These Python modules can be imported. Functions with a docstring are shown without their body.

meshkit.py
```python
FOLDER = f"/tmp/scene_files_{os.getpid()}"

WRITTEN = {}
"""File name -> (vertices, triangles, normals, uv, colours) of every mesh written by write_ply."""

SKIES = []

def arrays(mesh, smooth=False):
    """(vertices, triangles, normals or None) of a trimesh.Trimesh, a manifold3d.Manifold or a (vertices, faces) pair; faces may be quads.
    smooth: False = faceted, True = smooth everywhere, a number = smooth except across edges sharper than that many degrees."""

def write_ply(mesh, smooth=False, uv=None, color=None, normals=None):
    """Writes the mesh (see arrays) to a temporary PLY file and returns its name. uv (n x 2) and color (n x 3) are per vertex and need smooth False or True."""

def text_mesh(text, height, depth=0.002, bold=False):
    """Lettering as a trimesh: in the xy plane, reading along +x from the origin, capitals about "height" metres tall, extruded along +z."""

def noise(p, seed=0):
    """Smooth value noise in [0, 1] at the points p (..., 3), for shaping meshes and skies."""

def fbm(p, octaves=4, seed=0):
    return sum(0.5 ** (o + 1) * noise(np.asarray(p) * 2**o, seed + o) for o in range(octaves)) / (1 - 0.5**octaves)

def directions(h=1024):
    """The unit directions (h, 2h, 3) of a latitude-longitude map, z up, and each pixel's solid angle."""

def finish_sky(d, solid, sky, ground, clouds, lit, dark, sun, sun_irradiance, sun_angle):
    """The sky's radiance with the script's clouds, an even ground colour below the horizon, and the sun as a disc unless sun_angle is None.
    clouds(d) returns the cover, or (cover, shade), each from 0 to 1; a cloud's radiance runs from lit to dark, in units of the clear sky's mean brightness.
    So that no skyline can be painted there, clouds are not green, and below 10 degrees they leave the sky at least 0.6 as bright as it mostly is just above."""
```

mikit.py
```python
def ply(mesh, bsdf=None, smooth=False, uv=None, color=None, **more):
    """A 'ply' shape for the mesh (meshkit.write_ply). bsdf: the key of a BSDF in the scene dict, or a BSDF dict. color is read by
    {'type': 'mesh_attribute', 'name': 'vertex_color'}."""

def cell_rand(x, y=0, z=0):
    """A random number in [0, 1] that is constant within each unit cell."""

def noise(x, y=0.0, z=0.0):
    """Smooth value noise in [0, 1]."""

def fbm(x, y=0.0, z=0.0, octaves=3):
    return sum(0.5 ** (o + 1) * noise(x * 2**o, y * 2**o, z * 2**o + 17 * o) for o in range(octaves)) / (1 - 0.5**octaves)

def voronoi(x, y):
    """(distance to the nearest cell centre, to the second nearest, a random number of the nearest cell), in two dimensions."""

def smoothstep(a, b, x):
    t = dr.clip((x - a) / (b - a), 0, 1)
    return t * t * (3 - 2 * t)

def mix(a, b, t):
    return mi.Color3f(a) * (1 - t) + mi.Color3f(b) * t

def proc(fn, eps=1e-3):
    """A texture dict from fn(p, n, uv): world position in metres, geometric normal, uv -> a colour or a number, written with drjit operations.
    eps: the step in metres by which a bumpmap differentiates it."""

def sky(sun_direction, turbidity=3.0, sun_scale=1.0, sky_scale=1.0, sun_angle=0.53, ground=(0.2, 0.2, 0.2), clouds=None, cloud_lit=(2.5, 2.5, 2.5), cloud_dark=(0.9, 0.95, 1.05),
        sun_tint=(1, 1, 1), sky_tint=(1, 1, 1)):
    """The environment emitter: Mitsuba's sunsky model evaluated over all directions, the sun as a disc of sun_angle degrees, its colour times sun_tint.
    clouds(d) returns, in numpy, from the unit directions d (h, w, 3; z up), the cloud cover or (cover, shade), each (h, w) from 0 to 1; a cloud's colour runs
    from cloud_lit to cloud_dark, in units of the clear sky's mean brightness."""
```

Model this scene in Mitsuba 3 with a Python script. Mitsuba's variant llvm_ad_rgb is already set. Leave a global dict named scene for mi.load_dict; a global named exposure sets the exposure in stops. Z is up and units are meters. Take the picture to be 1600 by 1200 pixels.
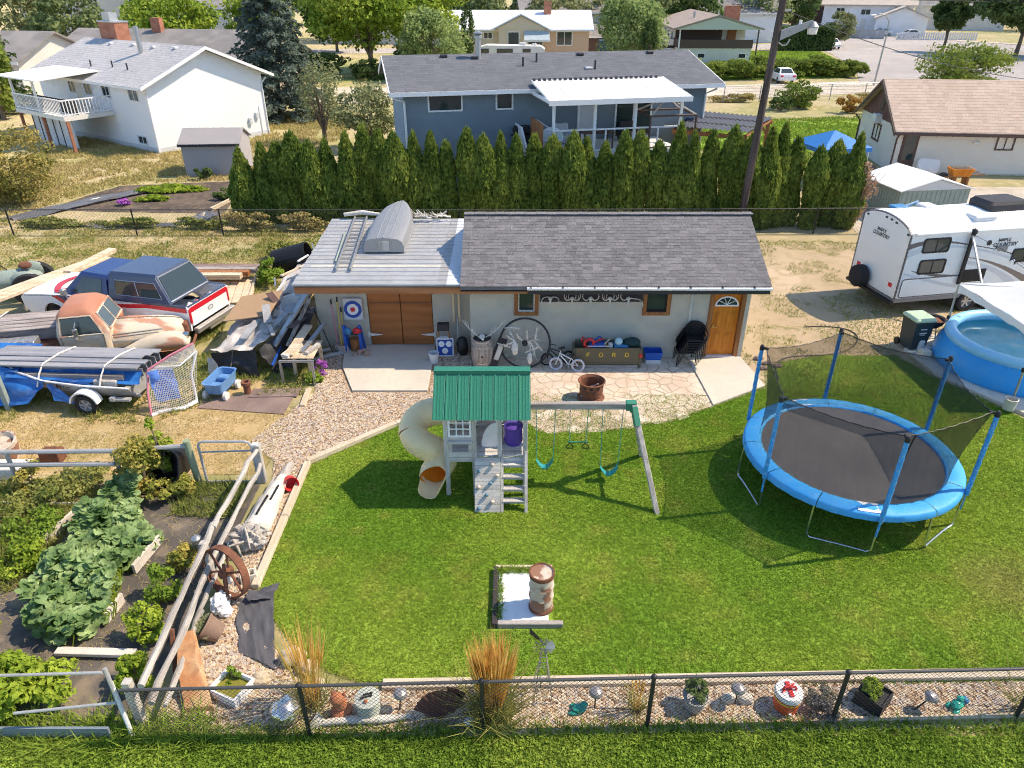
import math, numpy as np, trimesh, shapely, mitsuba as mi, drjit as dr, mikit, meshkit
from shapely.geometry import Polygon, Point, LineString
from mikit import noise, fbm, voronoi, cell_rand, smoothstep, mix, proc

# ------------------------------------------------------------------ camera, light, exposure
scene, labels = {}, {}
exposure = 2.0
scene['camera'] = {'type': 'perspective', 'fov': 71.5, 'fov_axis': 'x', 'near_clip': 0.1, 'far_clip': 3000.0,
                   'to_world': mi.ScalarTransform4f().look_at(origin=[0, 0, 9.5], target=[0, math.cos(math.radians(29.5)), 9.5 - math.sin(math.radians(29.5))], up=[0, 0, 1])}
scene['sky'] = mikit.sky((0.62, 0.10, 0.777), turbidity=3, sky_scale=1.75, sky_tint=(1.04, 1.0, .95))

# ------------------------------------------------------------------ mesh helpers
R = np.random.default_rng(11)
A = np.array
PI = math.pi

def MS(v, f):
    return trimesh.Trimesh(A(v, float), A(f, int), process=False)

def cat(ms):
    return trimesh.util.concatenate(list(ms))

def quads(v, q):
    q = A(q)
    return MS(v, np.vstack([q[:, [0, 1, 2]], q[:, [0, 2, 3]]]))

def box(x0, x1, y0, y1, z0, z1, b=0.0):
    if b:
        b = min(b, .45 * (x1 - x0), .45 * (y1 - y0), .45 * (z1 - z0))
        pts = []
        for x, sx in ((x0, 1), (x1, -1)):
            for y, sy in ((y0, 1), (y1, -1)):
                for z, sz in ((z0, 1), (z1, -1)):
                    pts += [(x + sx * b, y + sy * b, z), (x + sx * b, y, z + sz * b), (x, y + sy * b, z + sz * b)]
        return hull(pts)
    v = [(x, y, z) for x in (x0, x1) for y in (y0, y1) for z in (z0, z1)]
    return quads(v, [(0, 1, 3, 2), (4, 6, 7, 5), (0, 4, 5, 1), (2, 3, 7, 6), (0, 2, 6, 4), (1, 5, 7, 3)])

def hull(pts):
    return trimesh.convex.convex_hull(A(pts, float))

def cb(cx, cy, cz, sx, sy, sz, b=0.0, rz=0.0):
    m = box(-sx / 2, sx / 2, -sy / 2, sy / 2, -sz / 2, sz / 2, b)
    return at(m, (cx, cy, cz), rz)

def RT(loc=(0, 0, 0), rz=0.0, rx=0.0, ry=0.0, s=1.0):
    a = trimesh.transformations.euler_matrix(math.radians(rx), math.radians(ry), math.radians(rz), 'sxyz')
    a[:3, :3] *= s
    a[:3, 3] = loc
    return a

def at(m, loc=(0, 0, 0), rz=0.0, rx=0.0, ry=0.0, s=1.0):
    m = m.copy()
    m.apply_transform(RT(loc, rz, rx, ry, s))
    return m

def bar(p, q, w, h=None, up=(0, 0, 1), b=0.0):
    p, q = A(p, float), A(q, float)
    L = np.linalg.norm(q - p)
    d = (q - p) / L
    u = A(up, float)
    if abs(d @ u) > .97:
        u = A((0, 1., 0)) if abs(d[1]) < .9 else A((1., 0, 0))
    s = np.cross(d, u)
    s /= np.linalg.norm(s)
    t = np.cross(s, d)
    h = h or w
    m = box(0, L, -w / 2, w / 2, -h / 2, h / 2, b)
    Tm = np.eye(4)
    Tm[:3, 0], Tm[:3, 1], Tm[:3, 2], Tm[:3, 3] = d, -s, t, p
    m.apply_transform(Tm)
    return m

def tube(pts, r, n=8, caps=True, closed=False):
    p = A(pts, float)
    k = len(p)
    r = np.broadcast_to(A(r, float), (k,))
    t = np.roll(p, -1, 0) - np.roll(p, 1, 0) if closed else np.gradient(p, axis=0)
    t /= np.linalg.norm(t, axis=1, keepdims=True) + 1e-12
    a = np.zeros_like(p)
    u = A((0, 0, 1.)) if abs(t[0, 2]) < .9 else A((1., 0, 0))
    for i in range(k):
        u = u - t[i] * (u @ t[i])
        u /= np.linalg.norm(u) + 1e-12
        a[i] = u
    b = np.cross(t, a)
    g = np.arange(n) * 2 * PI / n
    v = (p[:, None] + r[:, None, None] * (np.cos(g)[None, :, None] * a[:, None] + np.sin(g)[None, :, None] * b[:, None])).reshape(-1, 3)
    q = []
    for i in range(k if closed else k - 1):
        j = (i + 1) % k
        for e in range(n):
            q.append((i * n + e, i * n + (e + 1) % n, j * n + (e + 1) % n, j * n + e))
    m = quads(v, q)
    if caps and not closed:
        c0, c1 = len(v), len(v) + 1
        f = [(c0, (e + 1) % n, e) for e in range(n)] + [(c1, (k - 1) * n + e, (k - 1) * n + (e + 1) % n) for e in range(n)]
        m = MS(np.vstack([v, p[0], p[-1]]), np.vstack([m.faces, f]))
    return m

def lathe(prof, n=20):
    g = np.arange(n) * 2 * PI / n
    v = [(r * math.cos(e), r * math.sin(e), z) for r, z in prof for e in g]
    q = [(i * n + e, i * n + (e + 1) % n, (i + 1) * n + (e + 1) % n, (i + 1) * n + e) for i in range(len(prof) - 1) for e in range(n)]
    return quads(v, q)

def prism(poly, z0, z1):
    if not isinstance(poly, shapely.Geometry):
        poly = Polygon(poly)
    m = trimesh.creation.extrude_polygon(poly, z1 - z0, engine='earcut')
    m.apply_translation((0, 0, z0))
    return m

def sheet(poly, z):
    if not isinstance(poly, shapely.Geometry):
        poly = Polygon(poly)
    ms = []
    for g in getattr(poly, 'geoms', [poly]):
        v, f = trimesh.creation.triangulate_polygon(g, engine='earcut')
        ms.append(MS(np.c_[v, np.full(len(v), z)], f))
    m = cat(ms)
    if m.face_normals[:, 2].sum() < 0:
        m.invert()
    return m

def prof_y(poly, y0, y1):
    """polygon given in (x, z), extruded along y"""
    m = prism(poly, 0, y1 - y0)
    m.apply_transform(A([[1, 0, 0, 0], [0, 0, -1, y1], [0, 1, 0, 0], [0, 0, 0, 1.]]))
    return m

def prof_x(poly, x0, x1):
    """polygon given in (y, z), extruded along x"""
    m = prism(poly, 0, x1 - x0)
    m.apply_transform(A([[0, 0, 1, x0], [1, 0, 0, 0], [0, 1, 0, 0], [0, 0, 0, 1.]]))
    return m

def blob(c, r, amp=.2, sub=2, fr=2.0, seed=0):
    m = trimesh.creation.icosphere(subdivisions=sub)
    n = meshkit.fbm(m.vertices * fr + seed * 13.7, 3, seed)
    v = m.vertices * (1 + amp * (n[:, None] - .5) * 2) * A(r) + A(c)
    return MS(v, m.faces)

def rnd_poly(poly, amp, step, seed=0):
    """the polygon with a wavering edge"""
    p = poly if isinstance(poly, Polygon) else Polygon(poly)
    L = p.exterior.length
    k = int(L / step)
    P = A([p.exterior.interpolate(i * L / k).coords[0] for i in range(k)])
    n = meshkit.fbm(np.c_[P * .9, np.full(k, seed * 3.1)], 3, seed) - .5
    m = meshkit.fbm(np.c_[P * .9, np.full(k, seed * 3.1 + 50)], 3, seed) - .5
    return Polygon(P + np.c_[n, m] * 2 * amp).buffer(0)

def scatter(poly, dens, rng=R):
    p = poly if isinstance(poly, shapely.Geometry) else Polygon(poly)
    x0, y0, x1, y1 = p.bounds
    n = int((x1 - x0) * (y1 - y0) * dens)
    q = rng.random((n, 2)) * (x1 - x0, y1 - y0) + (x0, y0)
    return q[shapely.contains_xy(p, q[:, 0], q[:, 1])]

def blades(xy, h, w, lean=.5, rng=R, z=0.0, hmul=None):
    n = len(xy)
    a = rng.random(n) * 2 * PI
    hh = h * (.55 + .9 * rng.random(n))
    if hmul is not None:
        hh = hh * hmul
    b = rng.random(n) * 2 * PI
    l = hh * lean * rng.random(n) * 1.6
    base = np.c_[xy, np.full(n, z)] if np.ndim(z) == 0 else np.c_[xy, z]
    d = np.c_[np.cos(a), np.sin(a), np.zeros(n)] * (w * (.6 + .8 * rng.random(n)))[:, None] / 2
    tip = base + np.c_[np.cos(b) * l, np.sin(b) * l, hh]
    v = np.stack([base - d, base + d, tip], 1).reshape(-1, 3)
    return MS(v, np.arange(3 * n).reshape(-1, 3))

def leaves(c, size, rng=R, out=None, up=.3, aspect=.6, quad=True):
    """leaf-sized faces at the points c; out: directions the leaves tend to face"""
    n = len(c)
    d = rng.normal(size=(n, 3))
    if out is not None:
        d = d * .6 + out
    d[:, 2] += up
    d /= np.linalg.norm(d, axis=1, keepdims=True) + 1e-9
    u = np.cross(d, rng.normal(size=(n, 3)))
    u /= np.linalg.norm(u, axis=1, keepdims=True) + 1e-9
    w = np.cross(d, u)
    s = (np.broadcast_to(size, (n,)) * (.6 + .8 * rng.random(n)))[:, None]
    if quad:
        v = np.stack([c - u * s, c - w * s * aspect, c + u * s, c + w * s * aspect + d * s * .25], 1).reshape(-1, 3)
        i = np.arange(n)[:, None] * 4
        return MS(v, np.vstack([i + [0, 1, 2], i + [0, 2, 3]]))
    v = np.stack([c - u * s, c + u * s * .8 - w * s * aspect, c + u * s * .6 + w * s * aspect], 1).reshape(-1, 3)
    return MS(v, np.arange(3 * n).reshape(-1, 3))

# ------------------------------------------------------------------ scene entries
def key_for(k):
    if k not in scene and k not in labels:
        return k
    i = 1
    while f'{k}_{i:03d}' in scene or f'{k}_{i:03d}' in labels:
        i += 1
    return f'{k}_{i:03d}'

class Th:
    """a thing: its parts' keys start with its key"""
    def __init__(s, name, label, cat_, loc=(0, 0, 0), rz=0.0, group=None, rx=0.0, ry=0.0, kind=None, sc=1.0):
        s.k = key_for(name)
        s.m = RT(loc, rz, rx, ry, sc)
        labels[s.k] = {'label': label, 'category': cat_}
        if group:
            labels[s.k]['group'] = group
        if kind:
            labels[s.k]['kind'] = kind

    def p(s, name, mesh, mat, smooth=False, under=None, label=None, kind=None):
        if isinstance(mesh, (list, tuple)):
            mesh = cat(mesh)
        mesh = mesh.copy()
        mesh.apply_transform(s.m)
        k = key_for(f'{under or s.k}__{name}' if name else s.k) if name else s.k
        scene[k] = mikit.ply(mesh, mat, smooth=smooth)
        if label or kind:
            labels[k] = {}
            if label: labels[k]['label'] = label
            if kind: labels[k]['kind'] = kind
        return k

def one(name, label, cat_, mesh, mat, smooth=False, loc=(0, 0, 0), rz=0.0, group=None, rx=0.0, ry=0.0, kind=None):
    t = Th(name, label, cat_, loc, rz, group, rx, ry, kind)
    t.p('', mesh, mat, smooth)
    return t

def dup(src, mat4, label=None, group=None):
    """a copy of a thing and its parts, moved by mat4 (world)"""
    base = src.k.rsplit('_', 1)[0] if src.k[-3:].isdigit() else src.k
    k = key_for(base)
    labels[k] = dict(labels[src.k])
    if label: labels[k]['label'] = label
    if group: labels[k]['group'] = group
    tw = mi.ScalarTransform4f(mat4)
    for q in [q for q in scene if q == src.k or q.startswith(src.k + '__')]:
        scene[k + q[len(src.k):]] = {**scene[q], 'to_world': tw}
        if q in labels and q != src.k:
            labels[k + q[len(src.k):]] = dict(labels[q])
    return k

def ground(name, poly, z, mat, label=None):
    k = key_for(name)
    scene[k] = mikit.ply(sheet(poly, z), mat)
    labels[k] = {'kind': 'structure'}
    if label: labels[k]['label'] = label
    return k

def stuff(name, label, cat_, mesh, mat, smooth=False):
    k = key_for(name)
    scene[k] = mikit.ply(mesh, mat, smooth=smooth)
    labels[k] = {'label': label, 'category': cat_, 'kind': 'stuff'}
    return k

# ------------------------------------------------------------------ materials
def flat(name, c, rough=.7, metal=0.0, spec=.4, coat=0.0):
    scene['m_' + name] = {'type': 'twosided', 'b': {'type': 'principled', 'base_color': {'type': 'rgb', 'value': list(c)}, 'roughness': rough, 'metallic': metal, 'specular': spec, 'clearcoat': coat}}

def tex(name, fn, rough=.8, bump=None, bs=.01, metal=0.0, eps=2e-3):
    b = {'type': 'principled', 'base_color': proc(fn), 'roughness': rough, 'specular': .3, 'metallic': metal}
    if bump is not None:
        b = {'type': 'bumpmap', 'arbitrary': proc(bump, eps), 'scale': bs, 'bsdf': b}
    scene['m_' + name] = {'type': 'twosided', 'b': b}

def nz(c0, c1, c2=None, s=1.0, s2=8.0, lo=.28, hi=.72, k2=.6, zs=1.0):
    """two colours in large patches, a third in small ones"""
    def fn(p, n, uv):
        c = mix(c0, c1, smoothstep(lo, hi, fbm(p.x * s, p.y * s, p.z * s * zs, 5)))
        if c2 is not None:
            c = mix(c, c2, k2 * smoothstep(.45, .8, fbm(p.x * s2 + 9, p.y * s2, p.z * s2 * zs, 3)))
        return c
    return fn

def leafmat(name, c0, c1, s=.6, cell=7.0, dt=.7):
    def fn(p, n, uv):
        t = fbm(p.x * s, p.y * s, p.z * s, 2)
        r = noise(p.x * cell, p.y * cell, p.z * cell)
        return mix(c0, c1, dr.clip(smoothstep(.35, .65, t) * .5 + r * .6, 0, 1)) * (.7 + .6 * r)
    scene['m_' + name] = {'type': 'principledthin', 'base_color': proc(fn), 'roughness': .6, 'diff_trans': dt, 'spec_trans': 0.0}

def wood(c0, c1, ax=0, s=9.0):
    def fn(p, n, uv):
        q = [p.x * s, p.y * s, p.z * s]
        q[ax] = q[ax] * .09
        return mix(c0, c1, smoothstep(.3, .7, fbm(q[0], q[1], q[2], 3)))
    return fn
def lawn_c(p, n, uv):
    t = fbm(p.x * .45, p.y * .45, 0, 3)
    u = fbm(p.x * 2.3 + 5, p.y * 2.3, 0, 2)
    w = noise(p.x * 23, p.y * 23)
    c = mix((.150, .268, .026), (.245, .342, .042), smoothstep(.2, .8, t))
    c = mix(c, (.36, .33, .075), .3 * smoothstep(.5, .85, u))
    d = dr.sqrt(dr.square(p.x - 9.0) + dr.square((p.y - 9.4)))
    c = mix(c, (.34, .28, .10), .5 * smoothstep(1.2, .2, d))
    return c * (.78 + .44 * w)
tex('lawn_soil', lawn_c, .95)
scene['m_lawn_blade'] = {'type': 'principledthin', 'base_color': proc(lawn_c), 'roughness': .55, 'diff_trans': .5}
tex('base', nz((.37, .305, .175), (.27, .255, .105), (.46, .37, .22), s=.22, s2=2.5), .95)
tex('far_green', nz((.22, .24, .085), (.33, .30, .14), (.15, .18, .06), s=.12, s2=.7), .95)
tex('sand', nz((.50, .39, .27), (.40, .31, .20), (.30, .24, .13), s=.5, s2=3.0, k2=.5), .95)
tex('dry', nz((.48, .345, .175), (.34, .27, .12), (.56, .43, .26), s=.7, s2=4.0), .95)
tex('darksoil', nz((.075, .060, .050), (.12, .095, .075), (.20, .15, .10), s=1.2, s2=5.0, k2=.5), .95)
tex('fabric_soil', nz((.085, .076, .072), (.13, .115, .10), (.29, .23, .165), s=.9, s2=3.0, k2=.7), .9)
tex('gravel_bed', nz((.26, .19, .125), (.36, .27, .18), (.16, .11, .07), s=6.0, s2=14.0), .95)
tex('concrete', nz((.60, .55, .46), (.54, .50, .43), (.46, .42, .36), s=1.2, s2=9.0, k2=.35), .9)
tex('slab_white', nz((.78, .80, .82), (.70, .72, .73), (.55, .55, .53), s=1.6, s2=10.0, k2=.3), .85)
tex('asphalt', nz((.38, .345, .315), (.33, .30, .275), (.27, .25, .23), s=.15, s2=.8, k2=.4), .95)
tex('alley', nz((.50, .44, .36), (.43, .38, .30), (.34, .29, .20), s=.2, s2=1.2), .95)
def pebble_c(p, n, uv):
    r = cell_rand(p.x * 22, p.y * 22, 3)
    c = mix((.46, .335, .215), (.62, .53, .41), smoothstep(.2, .8, r))
    c = mix(c, (.24, .15, .10), smoothstep(.80, .9, cell_rand(p.x * 20, p.y * 20, 9)))
    return mix(c, (.44, .38, .33), smoothstep(.7, .8, cell_rand(p.x * 19, p.y * 19, 5)))
tex('pebble', pebble_c, .8)
def stone_c(p, n, uv):
    r = cell_rand(p.x * 1.7, p.y * 1.7, 2)
    t = fbm(p.x * 3, p.y * 3, p.z * 3, 3)
    c = mix(mix((.55, .43, .32), (.66, .56, .46), r), (.68, .60, .51), .6 * smoothstep(.3, .7, t))
    return mix(c, (.50, .38, .30), .6 * smoothstep(.5, .8, fbm(p.x * 1.3 + 7, p.y * 1.3, 0, 2)))
tex('flag', stone_c, .85)
leafmat('dry_blade', (.56, .45, .22), (.42, .38, .14), s=.8, cell=9)
leafmat('weed', (.20, .26, .06), (.38, .38, .12), s=1.0, cell=9)
leafmat('clover', (.16, .27, .035), (.32, .42, .07), s=1.2, cell=14)

# ------------------------------------------------------------------ the setting
LAWN = Polygon([(-4.52, 9.3), (-4.52, 13.05), (-2.85, 14.62), (-1.6, 15.05), (-.2, 15.0), (.4, 14.75), (.8, 14.35), (2.5, 14.45), (4.2, 15.0), (5.1, 15.55), (6.85, 16.55),
                (7.3, 17.9), (9.2, 18.5), (11.2, 18.4), (11.55, 17.2), (12.75, 15.0), (15.5, 13.3), (19, 12), (19, 7.48), (-2.3, 7.36), (-3.2, 7.7), (-3.9, 8.4)])
BED = Polygon([(-5.15, 6.5), (-5.15, 9.0), (-5.0, 11.5), (-5.4, 13.2), (-6.2, 14.0), (-5.75, 15.1), (-5.25, 16.3), (-5.5, 18.5), (-5.5, 19.05), (-1.2, 19.05), (-1.2, 18.3), (-1.0, 17.0),
               (-1.3, 15.3), (-2.9, 14.75), (-4.68, 13.1), (-4.68, 9.3), (-4.1, 8.2), (-3.2, 7.3), (-2.3, 7.2), (12, 7.42), (12, 6.66), (-2, 6.42)])
ground('ground', [(-500, -60), (500, -60), (500, 900), (-500, 900)], 0, 'm_base')
ground('dirt_yard', rnd_poly([(-1, 23.2), (6.9, 23.5), (6.6, 18.2), (6.9, 15.8), (12, 17.9), (13.5, 20), (22, 21), (24, 27.5), (15, 28.5), (7, 28.6), (-1, 27.5)], .5, .4, 2), .012, 'm_sand')
ground('dry_grass_yard', rnd_poly([(-26, 12.6), (-5.6, 12.7), (-5.3, 14.5), (-5.8, 16), (-5.6, 17), (-26, 17.2)], .2, .3, 3), .008, 'm_dry')
ground('garden_soil', [(-16, 6.2), (-5.5, 6.2), (-5.45, 12.35), (-16, 12.45)], .012, 'm_fabric_soil')
ground('back_garden_soil', rnd_poly([(-22.5, 33.6), (-21.0, 38.2), (-14.2, 39.5), (-13.6, 33.0)], .25, .4, 5), .012, 'm_darksoil')
ground('lawn', LAWN, .016, 'm_lawn_soil')
ground('gravel_path', BED, .012, 'm_gravel_bed')
ground('alley_verge', [(-30, 2), (30, 2), (30, 6.62), (-2, 6.38), (-30, 6.1)], .008, 'm_lawn_soil')
ground('gravel_lane', [(-140, 60), (-30, 66.5), (20, 70.5), (42, 76.5), (40, 84.5), (18, 79.5), (-30, 78.5), (-140, 74)], .02, 'm_alley')
ground('road', [(38, 84), (52, 79), (75, 82), (140, 92), (140, 116), (100, 122), (86, 136), (77, 152), (66, 190), (52, 190), (54, 150), (48, 117), (43, 97)], .03, 'm_asphalt')
ground('pavement', [(86, 137), (100, 124), (140, 118), (140, 121), (101, 127), (88, 139), (79, 153), (74, 168), (72, 168), (76, 152)], .06, 'm_alley')
ground('driveway', rnd_poly([(14.8, 28.6), (24, 27.6), (60, 31), (60, 37.2), (24, 38.0), (19.5, 40), (16.0, 38.5)], .3, .6, 4), .012, 'm_alley')
ground('neighbor_lawn', rnd_poly([(14.5, 40.5), (21, 49.5), (32, 52), (40, 58), (30, 60), (10, 56)], .8, 1.2, 6), .014, 'm_lawn_soil')
ground('far_lawn', rnd_poly([(-75, 82), (-30, 83), (-8, 84), (18, 86), (18, 101), (-12, 100), (-30, 112), (-75, 112)], 1.5, 2.5, 8), .015, 'm_far_green')
ground('far_street', [(-160, 116), (-30, 118), (36, 125), (48, 128), (48, 138), (30, 134), (-30, 127), (-160, 125)], .02, 'm_asphalt')
ground('corner_lawn', rnd_poly([(21, 84.5), (37, 87), (41, 93), (44.5, 105), (48, 122), (35, 123), (20, 100)], .8, 1.5, 7), .025, 'm_lawn_soil')

def concrete(name, poly, h=.06, label=None):
    k = key_for(name)
    scene[k] = mikit.ply(prism(Polygon(poly), -.05, h), 'm_concrete')
    labels[k] = {'kind': 'structure'}
concrete('concrete_pad', [(-4.98, 19.04), (-2.28, 19.04), (-2.25, 16.35), (-4.24, 16.35), (-4.78, 17.7)])
concrete('concrete_pad', [(5.08, 18.3), (6.6, 18.3), (6.8, 16.62), (5.17, 15.62)])
concrete('pool_patio', [(11.55, 18.75), (12.4, 19.7), (20, 19.6), (20, 12.0), (12.95, 15.0), (11.72, 17.1)], .09)
# septic slab with its low timber kerb
# flagstone patio: stones are parts of the patio
PATIO = Polygon([(-1.0, 18.3), (5.05, 18.3), (5.1, 15.6), (4.2, 15.05), (2.5, 14.5), (.8, 14.4), (.2, 14.9), (-.4, 15.1), (-.9, 15.6), (-1.0, 17)])
tex('joint', nz((.50, .41, .31), (.42, .34, .25), (.34, .31, .17), s=1.5, s2=6), .95)
ground('patio', PATIO, .014, 'm_joint')
rp = np.random.default_rng(5)
seeds = []
for tries in range(9000):
    q = rp.random(2) * (6.3, 4.2) + (-1.1, 14.3)
    if all(np.hypot(*(q - s)) > (.34 if tries < 60 else .17) for s in seeds):
        seeds.append(q)
    if len(seeds) == 250:
        break
cells = shapely.voronoi_polygons(shapely.MultiPoint(seeds), extend_to=PATIO.envelope)
for c in cells.geoms:
    g = c.intersection(PATIO.buffer(.1))
    edge = 1.0 if c.centroid.y > 15.6 else (.55 if c.centroid.y > 15 else .35)
    if rp.random() > edge + .0 or g.is_empty:
        continue
    g = g.buffer(-.026 - .02 * rp.random()).buffer(.02, quad_segs=2).simplify(.015)
    if g.geom_type != 'Polygon' or g.area < .02:
        continue
    k = key_for('patio__flagstone')
    m = prism(g, -.02, .017 + .006 * rp.random())
    scene[k] = mikit.ply(m, 'm_flag')
# timbers round the lawn
tex('timber', wood((.50, .42, .30), (.62, .54, .42), 1, 6), .85)
tex('timber_x', wood((.50, .42, .31), (.62, .54, .43), 0, 6), .85)
for n_, (p, q) in enumerate([((-4.6, 9.3, .06), (-4.6, 11.2, .06)), ((-4.6, 11.22, .06), (-4.6, 13.08, .06)), ((-4.62, 13.12, .06), (-2.86, 14.7, .06)), ((-2.84, 14.71, .06), (-1.5, 15.15, .06))]):
    one('edging_timber', ['weathered edging timber at the left of the lawn, beside the black weed fabric', 'weathered edging timber along the left of the lawn, nearer the corner with the gravel path',
        'long slanting edging timber between lawn and gravel path', 'short edging timber ending behind the play tower slide'][n_], 'timber', bar(p, q, .14, .13, b=.012), 'm_timber', group='edging timbers')
for i in range(7):
    x = -2.0 + i * 2.44
    y = 7.27 + (x + 2) * .021
    one('border_board', ['leftmost', 'second', 'third', 'fourth', 'fifth', 'sixth', 'rightmost'][i] + ' flat pale edging board between lawn and stone bed', 'board', bar((x, y, .05), (x + 2.43, y + .051, .05), .17, .09, b=.008), 'm_timber_x', group='edging boards in front of the lawn')

# grass and pebbles
rg = np.random.default_rng(21)
SLAB = shapely.box(-.36, 8.36, .72, 9.78)
lp = scatter(rnd_poly(LAWN.buffer(.05), .10, .12, 9).difference(SLAB), 3300, rg)
lp = lp[~((lp[:, 0] > 12.6) & (lp[:, 1] > 15.5))]
thin = meshkit.fbm(np.c_[lp * .8, np.zeros(len(lp))], 3, 4)
keep = ~((lp[:, 1] > 16.3) & (rg.random(len(lp)) > .9 - .22 * (lp[:, 1] - 16.0)))
lp, thin = lp[keep], thin[keep]
stuff('lawn_grass', 'mown green lawn grass round the play set and trampoline', 'grass', blades(lp, .027, .016, 2.2, rg, .016, .7 + .6 * thin), 'm_lawn_blade')
vp = scatter(shapely.box(-8, 5.6, 9, 6.42), 3800, rg)
vm = cat([blades(vp, .06, .016, 1.0, rg), leaves(np.c_[vp[::2], .03 + .05 * rg.random(len(vp[::2]))], .017, rg, up=1.5, aspect=.8)])
stuff('verge_grass', 'clover and grass strip in front of the black chain link fence', 'grass', vm, 'm_clover')
def pebbles(poly, dens, r, rng):
    q = scatter(poly, dens, rng)
    ico = trimesh.creation.icosahedron()
    n = len(q)
    s = r * (.5 + 1.0 * rng.random((n, 3))) * (1, 1, .6)
    a = rng.random(n) * 2 * PI
    v = ico.vertices[None] * s[:, None] * (1 + .25 * (rng.random((n, 12, 1)) - .5))
    x = v[:, :, 0] * np.cos(a)[:, None] - v[:, :, 1] * np.sin(a)[:, None]
    y = v[:, :, 0] * np.sin(a)[:, None] + v[:, :, 1] * np.cos(a)[:, None]
    v = np.stack([x + q[:, 0:1], y + q[:, 1:2], v[:, :, 2] + .018], 2).reshape(-1, 3)
    f = (ico.faces[None] + (np.arange(n) * 12)[:, None, None]).reshape(-1, 3)
    return MS(v, f)
near = BED.intersection(shapely.box(-6, 6, 10.5, 9.5))
far_ = BED.intersection(shapely.box(-7, 9.5, 0, 19.1)).difference(Polygon([(-5.0, 19.1), (-2.2, 19.1), (-2.2, 16.3), (-4.3, 16.3), (-4.85, 17.7)]))
stuff('gravel', 'tan and brown river pebbles in the border bed behind the chain link fence', 'gravel', pebbles(near, 2000, .021, rg), 'm_pebble', 30)
stuff('gravel', 'tan gravel of the path between lawn and metal roofed shed', 'gravel', pebbles(far_, 1300, .021, rg), 'm_pebble', 30)
def tufts(name, label, poly, dens, h, w, mat, lean=.8, cat_='grass', seed=1, patch=.5):
    rr = np.random.default_rng(seed)
    q = scatter(poly, dens, rr)
    n = meshkit.fbm(np.c_[q * 1.1, np.full(len(q), seed)], 3, seed)
    q = q[n > patch - .12 * rr.random(len(q))]
    stuff(name, label, cat_, blades(q, h, w, lean, rr), mat)
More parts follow.
